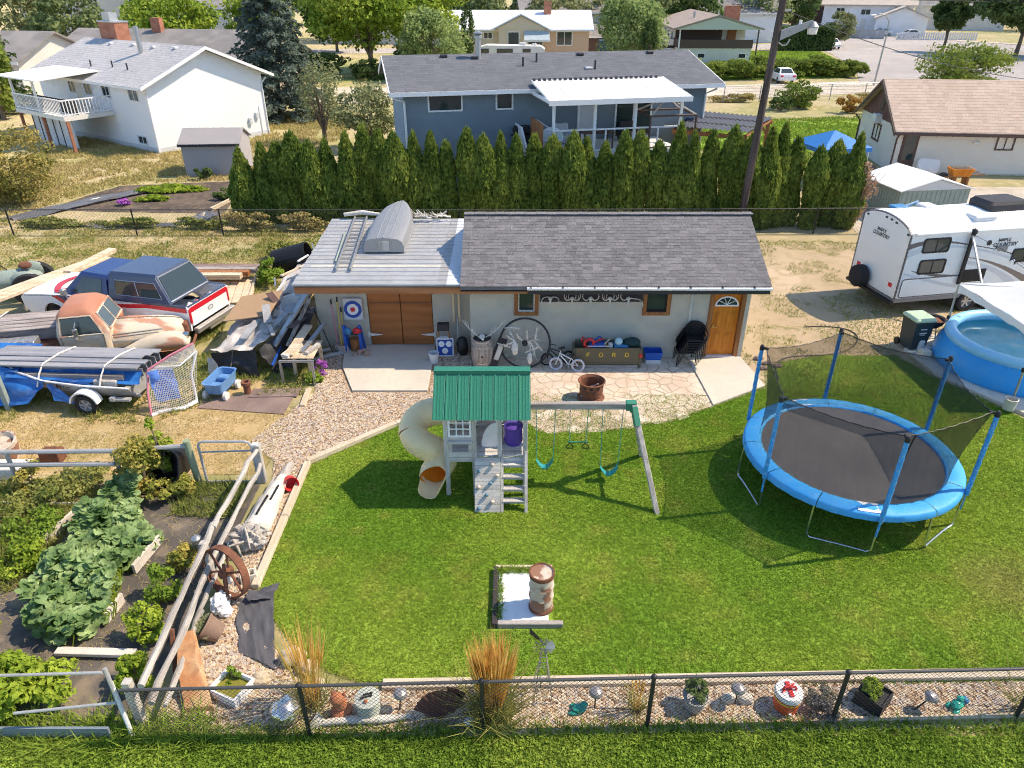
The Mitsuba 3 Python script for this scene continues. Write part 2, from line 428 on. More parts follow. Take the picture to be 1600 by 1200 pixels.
tufts('dry_grass', 'yellow dry grass strip between the boat and the garden rails', shapely.box(-13.5, 12.7, -5.5, 15.6), 900, .05, .018, 'm_dry_blade', seed=31, patch=.42)
tufts('lane_grass', 'dry and green grass along the lane behind the parked trucks', shapely.box(-24, 22.5, -6.2, 30.5), 420, .06, .03, 'm_dry_blade', seed=32, patch=.42)
tufts('lane_weeds', 'green weeds in the lane behind the parked trucks', shapely.box(-24, 23.5, -6.5, 31), 200, .10, .05, 'm_weed', seed=33, patch=.56)
tufts('yard_weeds', 'patchy green weeds on the sandy yard beside the shingled workshop', shapely.box(6.5, 16, 15, 29), 300, .07, .03, 'm_weed', seed=34, patch=.55)
tufts('patio_weeds', 'low weeds growing between the flagstones', PATIO.intersection(shapely.box(-2, 14, 6, 16.2)).union(shapely.box(-1, 15, .4, 17)), 1500, .05, .018, 'm_clover', seed=35, patch=.44)
tufts('junk_weeds', 'green weeds growing under and round the boat trailer and the hockey net', Polygon([(-13.5, 14.9), (-9, 14.7), (-7.6, 16), (-5.5, 16.2), (-5.4, 18.8), (-8.9, 18.8), (-9.2, 22), (-7.5, 24.5), (-9, 25), (-10.5, 18), (-13.5, 17)]), 420, .14, .035, 'm_weed', seed=36, patch=.52)
tufts('back_yard_grass', 'long dry grass of the back gardens beyond the chain link fence', shapely.box(-30, 31.2, -12, 62).difference(Polygon([(-23.6, 31.6), (-21.0, 38.4), (-14.0, 39.7), (-13.4, 33.0), (-14, 31.4)])), 130, .16, .07, 'm_dry_blade', seed=37, patch=.42)
tufts('neighbor_grass', 'green grass of the neighbours lawn beyond the cedar hedge', Polygon([(12, 38), (21, 42), (21, 49), (33, 54), (30, 61), (8, 57)]), 90, .16, .08, 'm_clover', seed=38, patch=.40)
tufts('corner_grass', 'bright green lawn of the corner house by the road', Polygon([(21, 84.5), (37, 87), (41, 93), (44.5, 105), (48, 122), (35, 123), (20, 100)]), 60, .12, .12, 'm_clover', seed=39, patch=.2)
# ------------------------------------------------------------------ buildings: materials
def shingle_fn(c0, c1, ang, dz, w=.33, var=.5):
    ca, sa = math.cos(math.radians(ang)), math.sin(math.radians(ang))
    def fn(p, n, uv):
        al = p.x * ca + p.y * sa
        row = dr.floor(p.z / dz)
        f = p.z / dz - row
        r = cell_rand(al / w + .5 * cell_rand(row, 3), row)
        c = mix(c0, c1, r * var + .35 * fbm(al * .35, p.z * 1.4, 0, 2) + .15 * noise(al * 30, p.z * 60, 0))
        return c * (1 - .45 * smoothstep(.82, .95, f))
    return fn
tex('sh_dark', nz((.125, .121, .127), (.16, .155, .162), (.21, .203, .212), s=1.1, s2=26, k2=.75), .95)
tex('sh_mid', nz((.142, .138, .144), (.178, .172, .18), (.225, .218, .227), s=1.3, s2=24, k2=.75), .95)
tex('sh_light', nz((.165, .16, .167), (.202, .196, .204), (.25, .242, .252), s=1.2, s2=25, k2=.75), .95)
tex('roof_blue', shingle_fn((.10, .108, .124), (.165, .174, .195), 12.3, .055), .95)
tex('roof_grey', shingle_fn((.33, .33, .34), (.46, .46, .47), 144, .10), .95)
tex('roof_tan', shingle_fn((.43, .325, .25), (.60, .48, .395), -7, .13), .95)
tex('roof_far', nz((.20, .19, .185), (.27, .255, .245), s=.8), .95)
flat('roof_white', (.74, .76, .78), .7)
tex('stucco', nz((.55, .525, .44), (.49, .475, .41), (.40, .395, .345), s=1.1, s2=3.0, k2=.35), .95, lambda p, n, uv: fbm(p.x * 22, p.y * 22, p.z * 22, 3), .012)
tex('stucco_blue', nz((.215, .265, .305), (.185, .23, .27), s=.8), .95)
tex('stucco_white', nz((.84, .85, .87), (.80, .81, .83), s=.5), .95)
tex('stucco_cream', nz((.66, .62, .56), (.60, .57, .52), s=.5), .95)
tex('siding', nz((.74, .69, .61), (.68, .63, .55), s=.7, s2=5), .8)
flat('cream', (.70, .60, .47)); flat('peach', (.66, .46, .31)); flat('cgrey', (.58, .60, .62))
flat('white', (.80, .80, .80), .5); flat('offwhite', (.70, .68, .63), .6)
flat('trim_brown', (.10, .06, .05), .6)
tex('brown_ply', nz((.165, .085, .070), (.125, .062, .052), s=1.5), .85)
tex('door_wood', wood((.29, .10, .030), (.40, .155, .05), 0, 5), .6)
tex('orange_door', wood((.52, .165, .016), (.64, .23, .028), 2, 14), .42)
tex('frame_wood', wood((.26, .105, .038), (.36, .16, .06), 2, 12), .5)
tex('fascia_wood', wood((.30, .125, .050), (.40, .18, .08), 0, 6), .7)
flat('black', (.015, .015, .017), .5); flat('dark', (.035, .035, .04), .6); flat('board_dark', (.045, .036, .040), .8)
flat('glass', (.03, .045, .05), .06, 0.0, .7); flat('glass_blue', (.10, .14, .17), .08, 0, .7)
tex('galv', nz((.43, .44, .45), (.36, .37, .38), (.29, .29, .285), s=1.0, s2=6, k2=.35), .5, metal=.15)
tex('galv2', nz((.41, .415, .42), (.34, .34, .34), (.29, .27, .245), s=1.6, s2=5, k2=.5), .5, metal=.15)
flat('galv_white', (.62, .64, .66), .5)
flat('alu', (.50, .51, .52), .4, .7); flat('old_alu', (.34, .345, .35), .5, .5); flat('steel', (.42, .43, .44), .4, .7); flat('chrome', (.70, .71, .72), .15, .95)
tex('bone', nz((.70, .68, .63), (.60, .56, .49), (.42, .36, .28), s=6, s2=20, k2=.4), .7)
tex('brick', nz((.42, .19, .12), (.33, .14, .09), s=3), .9)
tex('oldwood', wood((.34, .31, .28), (.50, .47, .43), 2, 16), .9)
tex('oldwood_x', wood((.25, .23, .215), (.40, .375, .35), 0, 14), .9)
tex('oldwood_y', wood((.29, .265, .24), (.48, .45, .41), 1, 12), .9)
tex('lumber', wood((.52, .41, .28), (.66, .54, .40), 0, 10), .85)
tex('rust', nz((.155, .066, .042), (.22, .095, .055), (.09, .045, .034), s=4, s2=16), .9)
tex('greymetal', nz((.30, .36, .32), (.26, .32, .285), s=1.0), .6)

def fbox(face, a0, a1, z0, z1, d0, d1, b=0):
    ax, c, sg = face
    lo, hi = sorted((c + sg * d0, c + sg * d1))
    return box(a0, a1, lo, hi, z0, z1, b) if ax == 'y' else box(lo, hi, a0, a1, z0, z1, b)

def window(t, face, a0, a1, z0, z1, fm='m_white', pm='m_glass', w=.07, mull=1, d=.05):
    f = [fbox(face, a0, a1, z1 - w, z1, -.02, d), fbox(face, a0, a1, z0, z0 + w, -.02, d), fbox(face, a0, a0 + w, z0 + w, z1 - w, -.02, d), fbox(face, a1 - w, a1, z0 + w, z1 - w, -.02, d)]
    for i in range(1, mull + 1):
        m = a0 + (a1 - a0) * i / (mull + 1)
        f.append(fbox(face, m - w * .35, m + w * .35, z0 + w, z1 - w, -.02, d * .8))
    k = t.p('window', f, fm)
    t.p('pane', fbox(face, a0 + w, a1 - w, z0 + w, z1 - w, -.02, .012), pm, under=k)
    return k

def gable_roof(L, D, h, rise, ovx, ovy, t=.14, rx=.5):
    sl = rise / (D / 2)
    e = h - sl * ovy
    y0, y1, ym = -ovy, D + ovy, D / 2
    return prof_x([(y0, e), (ym, h + rise), (y1, e), (y1, e + t), (ym, h + rise + t), (y0, e + t)], -ovx, L + ovx)

def walls_gable(L, D, h, rise):
    m = prof_x([(0, 0), (D, 0), (D, h), (D / 2, h + rise), (0, h)], 0, L)
    return m

# ------------------------------------------------------------------ shingled workshop
ws = Th('workshop', 'grey stucco workshop with grey shingled gable roof and orange door', 'workshop')
def holed(outer, holes, y0, y1):
    return prof_y(Polygon(outer, holes), y0, y1)
def rect(x0, x1, z0, z1):
    return [(x0, z0), (x1, z0), (x1, z1), (x0, z1)]
w_ = [holed(rect(-1.17, 6.63, 0, 2.52), [rect(.14, .66, 1.43, 2.08), rect(3.72, 4.34, 1.43, 2.08), rect(5.55, 6.44, .06, 2.12)], 18.34, 18.5),
      prof_x([(18.5, 0), (22.7, 0), (22.7, 2.55), (20.5, 3.52), (18.5, 2.60)], 6.47, 6.63), prof_x([(18.5, 0), (22.7, 0), (22.7, 2.55), (20.5, 3.52), (18.5, 2.60)], -1.17, -1.01), box(-1.01, 6.47, 22.55, 22.7, 0, 2.5)]
ws.p('wall', w_, 'm_stucco')
ws.p('interior', [box(-1.0, 6.46, 18.9, 22.5, .05, .1), box(-1.0, 6.46, 19.4, 19.45, .1, 2.4)], 'm_dark')
ey, ez, ry, rz_ = 17.8, 2.44, 20.5, 3.63
sl = math.atan2(rz_ - ez, ry - ey)
rk = ws.p('roof', [prof_x([(ey, ez - .12), (ry, rz_ - .12), (23.2, ez - .12), (23.2, ez - .02), (ry, rz_ - .02), (ey, ez - .02)], -1.38, 6.92)], 'm_sh_mid')
rr_ = np.random.default_rng(3)
Ls = math.hypot(rz_ - ez, ry - ey)
rows = 24
ex = Ls / rows
count, rest = 0, {0: [], 1: [], 2: []}
for i in range(rows):
    x = -1.39
    wv = [.15 + .16 * rr_.random() for _ in range(70)]
    j = 0
    while x < 6.92:
        w1 = min(wv[j], 6.94 - x)
        j += 1
        s0, s1 = i * ex - .012 + .012 * rr_.random(), (i + 1) * ex + .03
        th = .009 + .006 * (rr_.random() > .5)
        g = .0015
        def P3(s, up):
            return ey + s * math.cos(sl) - up * math.sin(sl), ez - .02 + s * math.sin(sl) + up * math.cos(sl)
        pts = [(*P3(s0, .0),), (*P3(s1, .0),), (*P3(s1, .004),), (*P3(s0, th),)]
        m = quads([(xx, y, z) for xx in (x + g, x + w1 - g) for y, z in pts], [(0, 1, 5, 4), (3, 7, 6, 2), (0, 4, 7, 3), (1, 2, 6, 5), (0, 3, 2, 1), (4, 5, 6, 7)])
        mt = int(rr_.random() * 3)
        if count < 300:
            ws.p('shingle', m, ('m_sh_dark', 'm_sh_mid', 'm_sh_light')[mt], under=rk)
            count += 1
        else:
            rest[mt].append(m)
        x += w1
for mt in (0, 1, 2):
    ws.p('shingle_courses', rest[mt], ('m_sh_dark', 'm_sh_mid', 'm_sh_light')[mt], under=rk, kind='stuff')
ws.p('ridge_cap', [at(box(-1.39 + i * .3, -1.39 + i * .3 + .295, -.12, .12, 0, .02), (0, ry, rz_ - .02 + .012 * (i % 2) * .3)) for i in range(28)], 'm_sh_mid', under=rk)
ws.p('fascia', box(.42, 6.92, 17.79, 17.83, 2.2, 2.32), 'm_dark')
ws.p('soffit', box(-1.38, 6.92, 17.83, 18.34, 2.26, 2.29), 'm_dark')
gk = ws.p('gutter', [tube([(.40, 17.74, 2.375), (6.94, 17.74, 2.365)], .042, 10)], 'm_white', 40)
ws.p('bracket', [box(x, x + .02, 17.68, 17.80, 2.40, 2.44) for x in np.arange(.5, 6.9, .85)], 'm_dark', under=gk)
for a0, a1 in ((.06, .74), (3.64, 4.42)):
    k = ws.p('window', [box(a0, a1, 18.29, 18.4, 2.05, 2.16, .01), box(a0, a1, 18.29, 18.4, 1.35, 1.46, .01), box(a0, a0 + .11, 18.29, 18.4, 1.46, 2.05, .01), box(a1 - .11, a1, 18.29, 18.4, 1.46, 2.05, .01)], 'm_frame_wood')
    ws.p('sash', [box(a0 + .11, a1 - .11, 18.33, 18.38, 2.02, 2.05), box(a0 + .11, a1 - .11, 18.33, 18.38, 1.46, 1.49), box(a0 + .11, a0 + .14, 18.33, 18.38, 1.49, 2.02), box(a1 - .14, a1 - .11, 18.33, 18.38, 1.49, 2.02)], 'm_offwhite' if a0 < 1 else 'm_black', under=k)
    ws.p('pane', box(a0 + .12, a1 - .12, 18.385, 18.39, 1.47, 2.04), 'm_glass', under=k)
# orange entry door with its fan light
dk = ws.p('door', [box(5.63, 6.38, 18.40, 18.45, .08, 2.05, .006)], 'm_orange_door')
for x0, x1, z0, z1 in ((5.72, 5.96, .95, 1.42), (6.05, 6.29, .95, 1.42), (5.72, 5.96, .22, .80), (6.05, 6.29, .22, .80)):
    ws.p('panel', [box(x0, x1, 18.385, 18.41, z0, z1, .014), box(x0 + .05, x1 - .05, 18.372, 18.39, z0 + .05, z1 - .05, .012)], 'm_orange_door', under=dk)
arc = [(6.005 + .34 * math.cos(a), 1.60 + .30 * math.sin(a)) for a in np.linspace(0, PI, 17)]
arc2 = [(6.005 + .285 * math.cos(a), 1.64 + .215 * math.sin(a)) for a in np.linspace(0, PI, 17)]
fl = [prof_y(Polygon(arc, [arc2]), 18.375, 18.40)]
fl += [bar((6.005, 18.385, 1.645), (6.005 + .28 * math.cos(a), 18.385, 1.645 + .21 * math.sin(a)), .018) for a in (PI / 5, 2 * PI / 5, 3 * PI / 5, 4 * PI / 5)]
ws.p('fanlight', fl, 'm_white', under=dk)
ws.p('fanlight_pane', prof_y(Polygon(arc2), 18.39, 18.398), 'm_glass', under=dk)
ws.p('handle', [cb(5.70, 18.37, 1.0, .05, .03, .12, .01), tube([(5.70, 18.35, .98), (5.80, 18.34, .98)], .013)], flat('brass', (.6, .42, .15), .3, .9) or 'm_brass', under=dk)
ws.p('door_frame', [box(5.50, 5.62, 18.30, 18.46, .06, 2.06), box(6.39, 6.50, 18.30, 18.46, .06, 2.06), box(5.50, 6.50, 18.30, 18.46, 2.062, 2.16)], 'm_frame_wood')
ws.p('threshold', box(5.6, 6.42, 18.26, 18.44, .05, .078), 'm_white')
ws.p('conduit', [tube([(4.98, 18.30, .6), (4.99, 18.30, 2.05)], .022, 8)], 'm_cgrey', 40)
# ------------------------------------------------------------------ metal roofed shed
ms = Th('metal_roofed_shed', 'grey stucco shed with low pale corrugated metal roof and brown double doors', 'shed')
ms.p('wall', [holed(rect(-5.69, -1.17, 0, 2.5), [rect(-4.2, -2.31, .04, 2.2)], 19.09, 19.25), box(-5.69, -5.53, 19.25, 22.9, 0, 2.5), box(-5.53, -1.2, 22.75, 22.9, 0, 2.6)], 'm_stucco')
mk = ms.p('roof', [prof_x([(17.95, 2.34), (23.0, 2.62), (23.0, 2.70), (17.95, 2.42)], -5.85, -1.2)], 'm_galv')
sr = math.atan2(.28, 5.05)
rr2 = np.random.default_rng(8)
for i in range(18):
    y0, y1 = 17.88 + i * .285, 17.88 + (i + 1) * .285 + .02
    for x0, x1, mat in ((-5.92 + .03 * rr2.random(), -2.0, None), (-2.02, -1.72, 'm_galv2'), (-1.76, -1.20, 'm_galv_white')):
        if x0 < -1.9 < x1 + .1 and i > 14 and x1 == -1.72:
            pass
        z = lambda y: 2.425 + (y - 17.95) * math.tan(sr)
        pts = [(y0, 0), (y0 + .015, .026), (y0 + .045, .026), (y0 + .07, .004), (y1 - .06, .004), (y1, .006), (y1, -.012), (y0, -.012)]
        up = .004 * (x0 > -1.9) + .005 * (x0 > -2.1)
        m = prof_x([(y, z(y) + d + up) for y, d in pts], x0, x1)
        ms.p('panel', m, mat or ('m_galv' if rr2.random() > .25 else 'm_galv2'), under=mk)
ms.p('fascia', [box(-5.86, .42, 17.90, 17.94, 2.17, 2.35)], 'm_fascia_wood')
ms.p('soffit', [box(-5.86, -1.2, 17.94, 19.09, 2.30, 2.33)], 'm_fascia_wood')
for s, x0, x1 in ((0, -4.18, -3.255), (1, -3.235, -2.33)):
    k = ms.p('door', [box(x0, x1, 19.12, 19.17, .06, 2.19, .006)], 'm_door_wood')
    for z in (.40, 1.78):
        xa, xb = (x0 - .08, x0 + .36) if s == 0 else (x1 + .08, x1 - .36)
        q = [(xa, z - .09), (xa + (.06 if s == 0 else -.06), z - .09), (xa + (.06 if s == 0 else -.06), z - .05), (xb, z - .005), (xb, z + .005), (xa + (.06 if s == 0 else -.06), z + .05), (xa + (.06 if s == 0 else -.06), z + .09), (xa, z + .09)]
        ms.p('hinge', prof_y(Polygon(q), 19.055, 19.085), 'm_trim_brown' if (s == 1 and z > 1) else 'm_offwhite', under=k)
    ms.p('seam', [box(x0, x1, 19.114, 19.119, 1.38, 1.40)], 'm_trim_brown', under=k)
# ------------------------------------------------------------------ grey blue house behind the hedge
bh = Th('house', 'grey blue stucco house with dark shingled roof and white covered deck', 'house', (-4.95, 34.54, 0), 12.3)
L, D = 14.9, 8.0
bh.p('wall', walls_gable(L, D, 5.2, 1.0), 'm_stucco_blue')
r_ = bh.p('roof', gable_roof(L, D, 5.22, 1.0, .62, .62, .13), 'm_roof_blue')
for x, y in ((2.4, 3.6), (3.9, 3.3), (9.4, 3.5), (13.2, 3.55)):
    bh.p('vent', at(box(-.17, .17, -.14, .14, 0, .14, .03), (x, y, 5.33 + y * .25)), 'm_dark', under=r_)
for x, y in ((6.1, 2.2), (6.9, 2.7), (9.6, 1.6)):
    bh.p('vent_pipe', tube([(x, y, 5.3 + y * .25), (x, y, 5.75 + y * .25)], .05), 'm_dark', under=r_)
bh.p('roof_vent', at(box(-.2, .2, -.16, .16, 0, .12, .03), (9.3, 1.7, 5.74)), 'm_alu', under=r_)
bh.p('flue', [lathe([(.14, 0), (.14, 1.0), (.22, 1.0), (.22, 1.1), (.13, 1.15), (.24, 1.2), (.24, 1.24), (0, 1.3)], 12).apply_translation((4.1, 3.4, 6.1))], 'm_steel', 40, under=r_)
bh.p('fascia', [box(-.62, L + .62, -.66, -.62, 5.02, 5.2), prof_x([(-.62, 5.02), (D / 2, 6.16), (D + .62, 5.02), (D + .62, 5.2), (D / 2, 6.34), (-.62, 5.2)], -.66, -.62), prof_x([(-.62, 5.02), (D / 2, 6.16), (D + .62, 5.02), (D + .62, 5.2), (D / 2, 6.34), (-.62, 5.2)], L + .62, L + .66)], 'm_white')
for m_ in [tube([(-.5, -.55, 4.96), (.03, -.12, 4.75), (.03, -.08, 4.6), (.03, -.08, .2)], .05, 6), tube([(L + .3, -.5, 4.96), (L - .06, -.1, 4.7), (L - .06, -.07, .2)], .05, 6)]:
    bh.p('downpipe', m_, 'm_white')
window(bh, ('y', 0, -1), 1.10, 2.72, 4.25, 5.0, mull=0)
window(bh, ('y', 0, -1), 4.28, 5.12, 4.25, 5.02, mull=0)
window(bh, ('y', 0, -1), 7.0, 8.1, 4.35, 4.85, mull=0)
window(bh, ('y', 0, -1), 4.5, 5.1, 1.9, 2.3, mull=0)
dk = bh.p('door', [box(8.3, 9.2, -.05, .02, 2.75, 4.75, .01)], 'm_white')
bh.p('glass', [box(8.42, 9.08, -.06, -.05, 3.3, 4.6)], 'm_cgrey', under=dk)
pd = bh.p('patio_door', [box(10.2, 12.1, -.05, .02, 2.75, 4.8)], 'm_white')
for a0, a1 in ((10.28, 11.12), (11.18, 12.02)):
    bh.p('pane', box(a0, a1, -.062, -.05, 2.85, 4.7), 'm_glass', under=pd)
# its deck
d = bh.p('deck', [box(6.2, 12.4, -3.1, -.02, 2.55, 2.75), box(6.2, 12.4, -3.16, -3.1, 2.3, 2.76)], 'm_cgrey')
for x in (6.3, 8.2, 10.1, 12.3):
    bh.p('post', [box(x - .07, x + .07, -3.07, -2.93, 0, 2.55)], 'm_white', under=d)
    bh.p('roof_post', [box(x - .06, x + .06, -3.02, -2.9, 2.75, 5.0)], 'm_white', under=d)
for x in (6.3, 7.25, 8.7, 9.6, 11.2):
    bh.p('rail_post', [box(x - .03, x + .03, -3.12, -3.06, 2.75, 3.75)], 'm_white', under=d)
bh.p('rail', [box(6.25, 12.35, -3.13, -3.05, 3.72, 3.78), box(6.25, 12.35, -3.11, -3.07, 2.82, 2.87), box(6.22, 6.28, -3.0, -.1, 3.72, 3.78), box(6.22, 6.28, -3.0, -.1, 2.82, 2.87)], 'm_white', under=d)
scene['m_rail_glass'] = {'type': 'thindielectric', 'int_ior': 1.3}
for x0, x1 in ((6.35, 8.14), (8.26, 10.04), (10.16, 12.2)):
    bh.p('rail_pane', [quads([(x0, -3.09, 2.87), (x1, -3.09, 2.87), (x1, -3.09, 3.72), (x0, -3.09, 3.72)], [(0, 1, 2, 3)])], 'm_rail_glass', under=d)
pr = bh.p('patio_roof', [prof_x([(-3.5, 4.98), (-.1, 5.42), (-.1, 5.50), (-3.5, 5.06)], 5.95, 12.5), box(5.92, 12.53, -3.56, -3.5, 4.86, 5.08), box(5.9, 5.95, -3.5, -.1, 4.95, 5.1)], 'm_white')
for i in range(13):
    x = 5.95 + i * .504
    bh.p('panel', [prof_x([(-3.5, 5.062), (-.1, 5.502), (-.1, 5.512), (-3.5, 5.072)], x + .012, x + .49), prof_x([(-3.5, 5.072), (-.1, 5.512), (-.1, 5.535), (-3.5, 5.095)], x + .45, x + .49)], 'm_white', under=pr)
bh.p('rib_gap', [box(6.0 + i * .25, 6.12 + i * .25, -.3, -.2, 5.48, 5.60) for i in range(25)], 'm_dark', under=pr)
st = bh.p('stairs', [bar((5.2, -1.6 - i * .27, 2.45 - i * .19), (6.1, -1.6 - i * .27, 2.45 - i * .19), .28, .05) for i in range(9)], 'm_cgrey')
bh.p('stair_rail', [bar((x, -.2, 3.65), (x, -1.5, 3.65), .06) for x in (5.2,)] + [bar((5.2, -1.5, 3.65), (5.2, -3.8, 2.05), .06), bar((5.2, -1.5, 2.75), (5.2, -3.8, 1.15), .05), bar((5.2, -.2, 2.75), (5.2, -1.5, 2.75), .05)] + [box(5.18, 5.22, -.25 - i * .12, -.21 - i * .12, 2.75, 3.65) for i in range(10)]
     + [box(5.18, 5.22, -1.6 - i * .12, -1.56 - i * .12, 2.7 - i * .083, 3.6 - i * .083) for i in range(18)] + [box(5.16, 5.24, y - .04, y + .04, z, z + 1.0) for y, z in ((-1.5, 2.7), (-3.8, 1.1))], 'm_white', under=st)
one('garden_table', 'dark slatted table standing on the covered deck of the blue house', 'table', [box(7.9, 9.4, -2.4, -1.5, 3.42, 3.47)] + [box(x, x + .06, y, y + .06, 2.75, 3.42) for x in (7.95, 9.3) for y in (-2.35, -1.6)], 'm_trim_brown', loc=(-4.95, 34.54, 0), rz=12.3)
for i, (x, mat, lab) in enumerate(((7.4, 'm_cgrey', 'pale armchair under the small deck window of the blue house'), (10.7, 'm_dark', 'dark armchair in front of the deck patio door of the blue house'))):
    one('armchair', lab, 'chair', [box(x - .35, x + .35, -1.0, -.35, 2.78, 3.15, .05), box(x - .35, x + .35, -.4, -.22, 3.1, 3.6, .05), box(x - .42, x - .3, -1.0, -.3, 2.78, 3.35, .04), box(x + .3, x + .42, -1.0, -.3, 2.78, 3.35, .04)], mat, loc=(-4.95, 34.54, 0), rz=12.3)
one('barbecue', 'black barbecue standing beside the stair head of the blue house', 'barbecue', [box(5.0, 5.9, -.8, -.3, 3.2, 3.6, .12), box(5.1, 5.8, -.75, -.35, 2.55, 3.2, .02), box(4.9, 6.0, -.7, -.4, 3.16, 3.2)], 'm_black', loc=(-4.95, 34.54, 0), rz=12.3)
# ------------------------------------------------------------------ white house at the left
lh = Th('house', 'white stucco house with pale grey roof and railed balcony at far left', 'house', (-33.56, 54.54, 0), -36)
L, D = 14.0, 8.4
lh.p('wall', walls_gable(L, D, 4.1, 1.7), 'm_stucco_white')
lh.p('plinth', box(-.02, L + .02, -.03, D + .02, 0, .35), 'm_cgrey')
r_ = lh.p('roof', gable_roof(L, D, 4.12, 1.72, .55, .6, .1), 'm_roof_grey')
lh.p('fascia', [prof_x([(-.62, 3.80), (D / 2, 5.78), (D + .62, 3.80), (D + .62, 3.99), (D / 2, 5.97), (-.62, 3.99)], L + .56, L + .61), box(-.55, L + .55, -.64, -.6, 3.8, 3.98)], 'm_white')
for x, y in ((4.2, 3.6), (7.0, 3.7), (9.6, 3.6), (12, 3.7)):
    lh.p('vent', at(box(-.16, .16, -.14, .14, 0, .14, .03), (x, y, 4.2 + y * .41)), 'm_cgrey', under=r_)
for x, y in ((6.2, .9), (8.6, 1.1), (10.6, 1.0)):
    lh.p('vent_pipe', tube([(x, y, 4.15 + y * .41), (x, y, 4.6 + y * .41)], .05), 'm_dark', under=r_)
lh.p('flue', tube([(9.2, 2.9, 5.2), (9.2, 2.9, 7.0)], .16, 10), 'm_steel', 40, under=r_)
ch = lh.p('chimney', box(1.7, 3.9, 4.3, 5.3, 4.5, 7.0), 'm_brick')
lh.p('cap', [box(1.65, 3.95, 4.25, 5.35, 7.0, 7.08), box(2.1, 3.1, 4.5, 5.1, 7.08, 7.6)], 'm_alu', under=ch)
window(lh, ('y', 0, -1), L - 2.1, L - .95, 3.0, 3.85, 'm_offwhite', 'm_glass_blue')
window(lh, ('y', 0, -1), L - 2.2, L - 1.15, .42, .95, 'm_cgrey', 'm_glass', mull=1)
for a in (5.3, 7.6, 9.7):
    window(lh, ('y', 0, -1), L - a, L - a + .95, 2.95, 3.95, 'm_cgrey', 'm_glass')
lh.p('door', box(L - 8.8, L - 7.9, -.05, .02, 2.2, 3.95), 'm_offwhite')
for m_ in [tube([(L + .3, -.5, 3.75), (L + .06, -.05, 3.5), (L + .06, -.06, .05), (L + .25, -.4, .02)], .05, 6), tube([(L + .06, D + .3, 3.75), (L + .06, D - .1, 3.4), (L + .06, D - .1, .2)], .05, 6), tube([(L + .05, D - .6, 2.0), (L + .05, D - .6, 0.2)], .03, 6)]:
    lh.p('downpipe', m_, 'm_white')
for y, z in ((D - 1.0, 1.2), (D - 1.6, .9)):
    lh.p('meter_box', box(L + .0, L + .16, y, y + .22, z, z + .4), 'm_cgrey')
b_ = lh.p('balcony', [box(L - 11.0, L - 4.4, -3.2, -.02, 1.95, 2.2)], 'm_offwhite')
for x in (L - 10.9, L - 7.7, L - 4.5):
    lh.p('post', box(x - .08, x + .08, -3.1, -2.94, 0, 1.95), 'm_brick', under=b_)
lh.p('rail', [box(L - 11.0, L - 4.4, -3.17, -3.1, 3.1, 3.17), box(L - 11.0, L - 4.4, -3.16, -3.11, 2.28, 2.33), box(L - 4.46, L - 4.4, -3.1, -.05, 3.1, 3.17), box(L - 4.46, L - 4.4, -3.1, -.05, 2.28, 2.33)], 'm_white', under=b_)
for i in range(33):
    lh.p('baluster', box(L - 11 + i * .2, L - 11 + i * .2 + .045, -3.15, -3.12, 2.3, 3.12), 'm_white', under=b_)
for i in range(15):
    lh.p('baluster', box(L - 4.45, L - 4.41, -3.05 + i * .2, -3.005 + i * .2, 2.3, 3.12), 'm_white', under=b_)
lh.p('privacy_sheet', box(L - 10.9, L - 4.6, -2.2, -2.16, 2.2, 3.0), 'm_dark', under=b_)  # added dark panel, paints the shade and furniture behind the rail
for x in (L - 10.9, L - 7.8):
    lh.p('roof_post', box(x - .06, x + .06, -3.1, -2.98, 2.2, 4.2), 'm_white', under=b_)
lh.p('balcony_roof', [prof_x([(-3.6, 4.15), (.4, 4.42), (.4, 4.5), (-3.6, 4.23)], L - 11.6, L - 6.0)], 'm_white', under=b_)
lh.p('enclosure', [box(L - 10.6, L - 5.2, -2.5, -2.42, 0, 1.9)], 'm_cgrey', under=b_)
for i in range(6):
    lh.p('batten', box(L - 10.6 + i * .95, L - 10.54 + i * .95, -2.54, -2.5, 0, 1.9), 'm_dark', under=b_)
# ------------------------------------------------------------------ cream sided house at the right
rh = Th('house', 'cream sided house with tan shingled roof and brown gable at right', 'house', (21.6, 41.45, 0), -7)
L, D = 13.0, 6.7
rh.p('wall', walls_gable(L, D, 2.45, 2.0), 'm_siding')
r_ = rh.p('roof', gable_roof(L, D, 2.47, 2.02, .35, .45, .1), 'm_roof_tan')
rh.p('fascia', [box(-.35, L + .35, -.5, -.45, 2.1, 2.26), prof_x([(-.47, 2.05), (D / 2, 4.35), (D + .47, 2.05), (D + .47, 2.25), (D / 2, 4.55), (-.47, 2.25)], -.42, -.36)], 'm_trim_brown')
rh.p('gable', prof_x([(.0, 2.42), (D, 2.42), (D / 2, 4.40)], -.04, -.005), 'm_brown_ply')
rh.p('gable_vent', box(-.07, -.03, D / 2 - .25, D / 2 + .15, 2.85, 3.75), 'm_black')
wk = rh.k + '__wall'
for i in range(10):
    z = .08 + i * .235
    rh.p('plank', prof_x([(-.005, z), (-.055, z), (-.012, z + .23), (-.005, z + .23)], .0, .27), 'm_siding', under=wk)
    rh.p('plank', prof_x([(-.005, z), (-.055, z), (-.012, z + .23), (-.005, z + .23)], 1.16, L), 'm_siding', under=wk)
    rh.p('plank', prof_y([(-.005, z), (-.035, z), (-.012, z + .23), (-.005, z + .23)], 0, D), 'm_siding', under=wk)
dk = rh.p('door', [box(.28, 1.15, -.06, .02, .02, 2.2, .01)], 'm_trim_brown')
rh.p('pane', [box(.42, 1.0, -.075, -.06, .7, 2.05)], 'm_glass', under=dk)
window(rh, ('y', 0, -1), 5.2, 6.15, 1.35, 2.25, 'm_trim_brown', 'm_glass', d=.09)
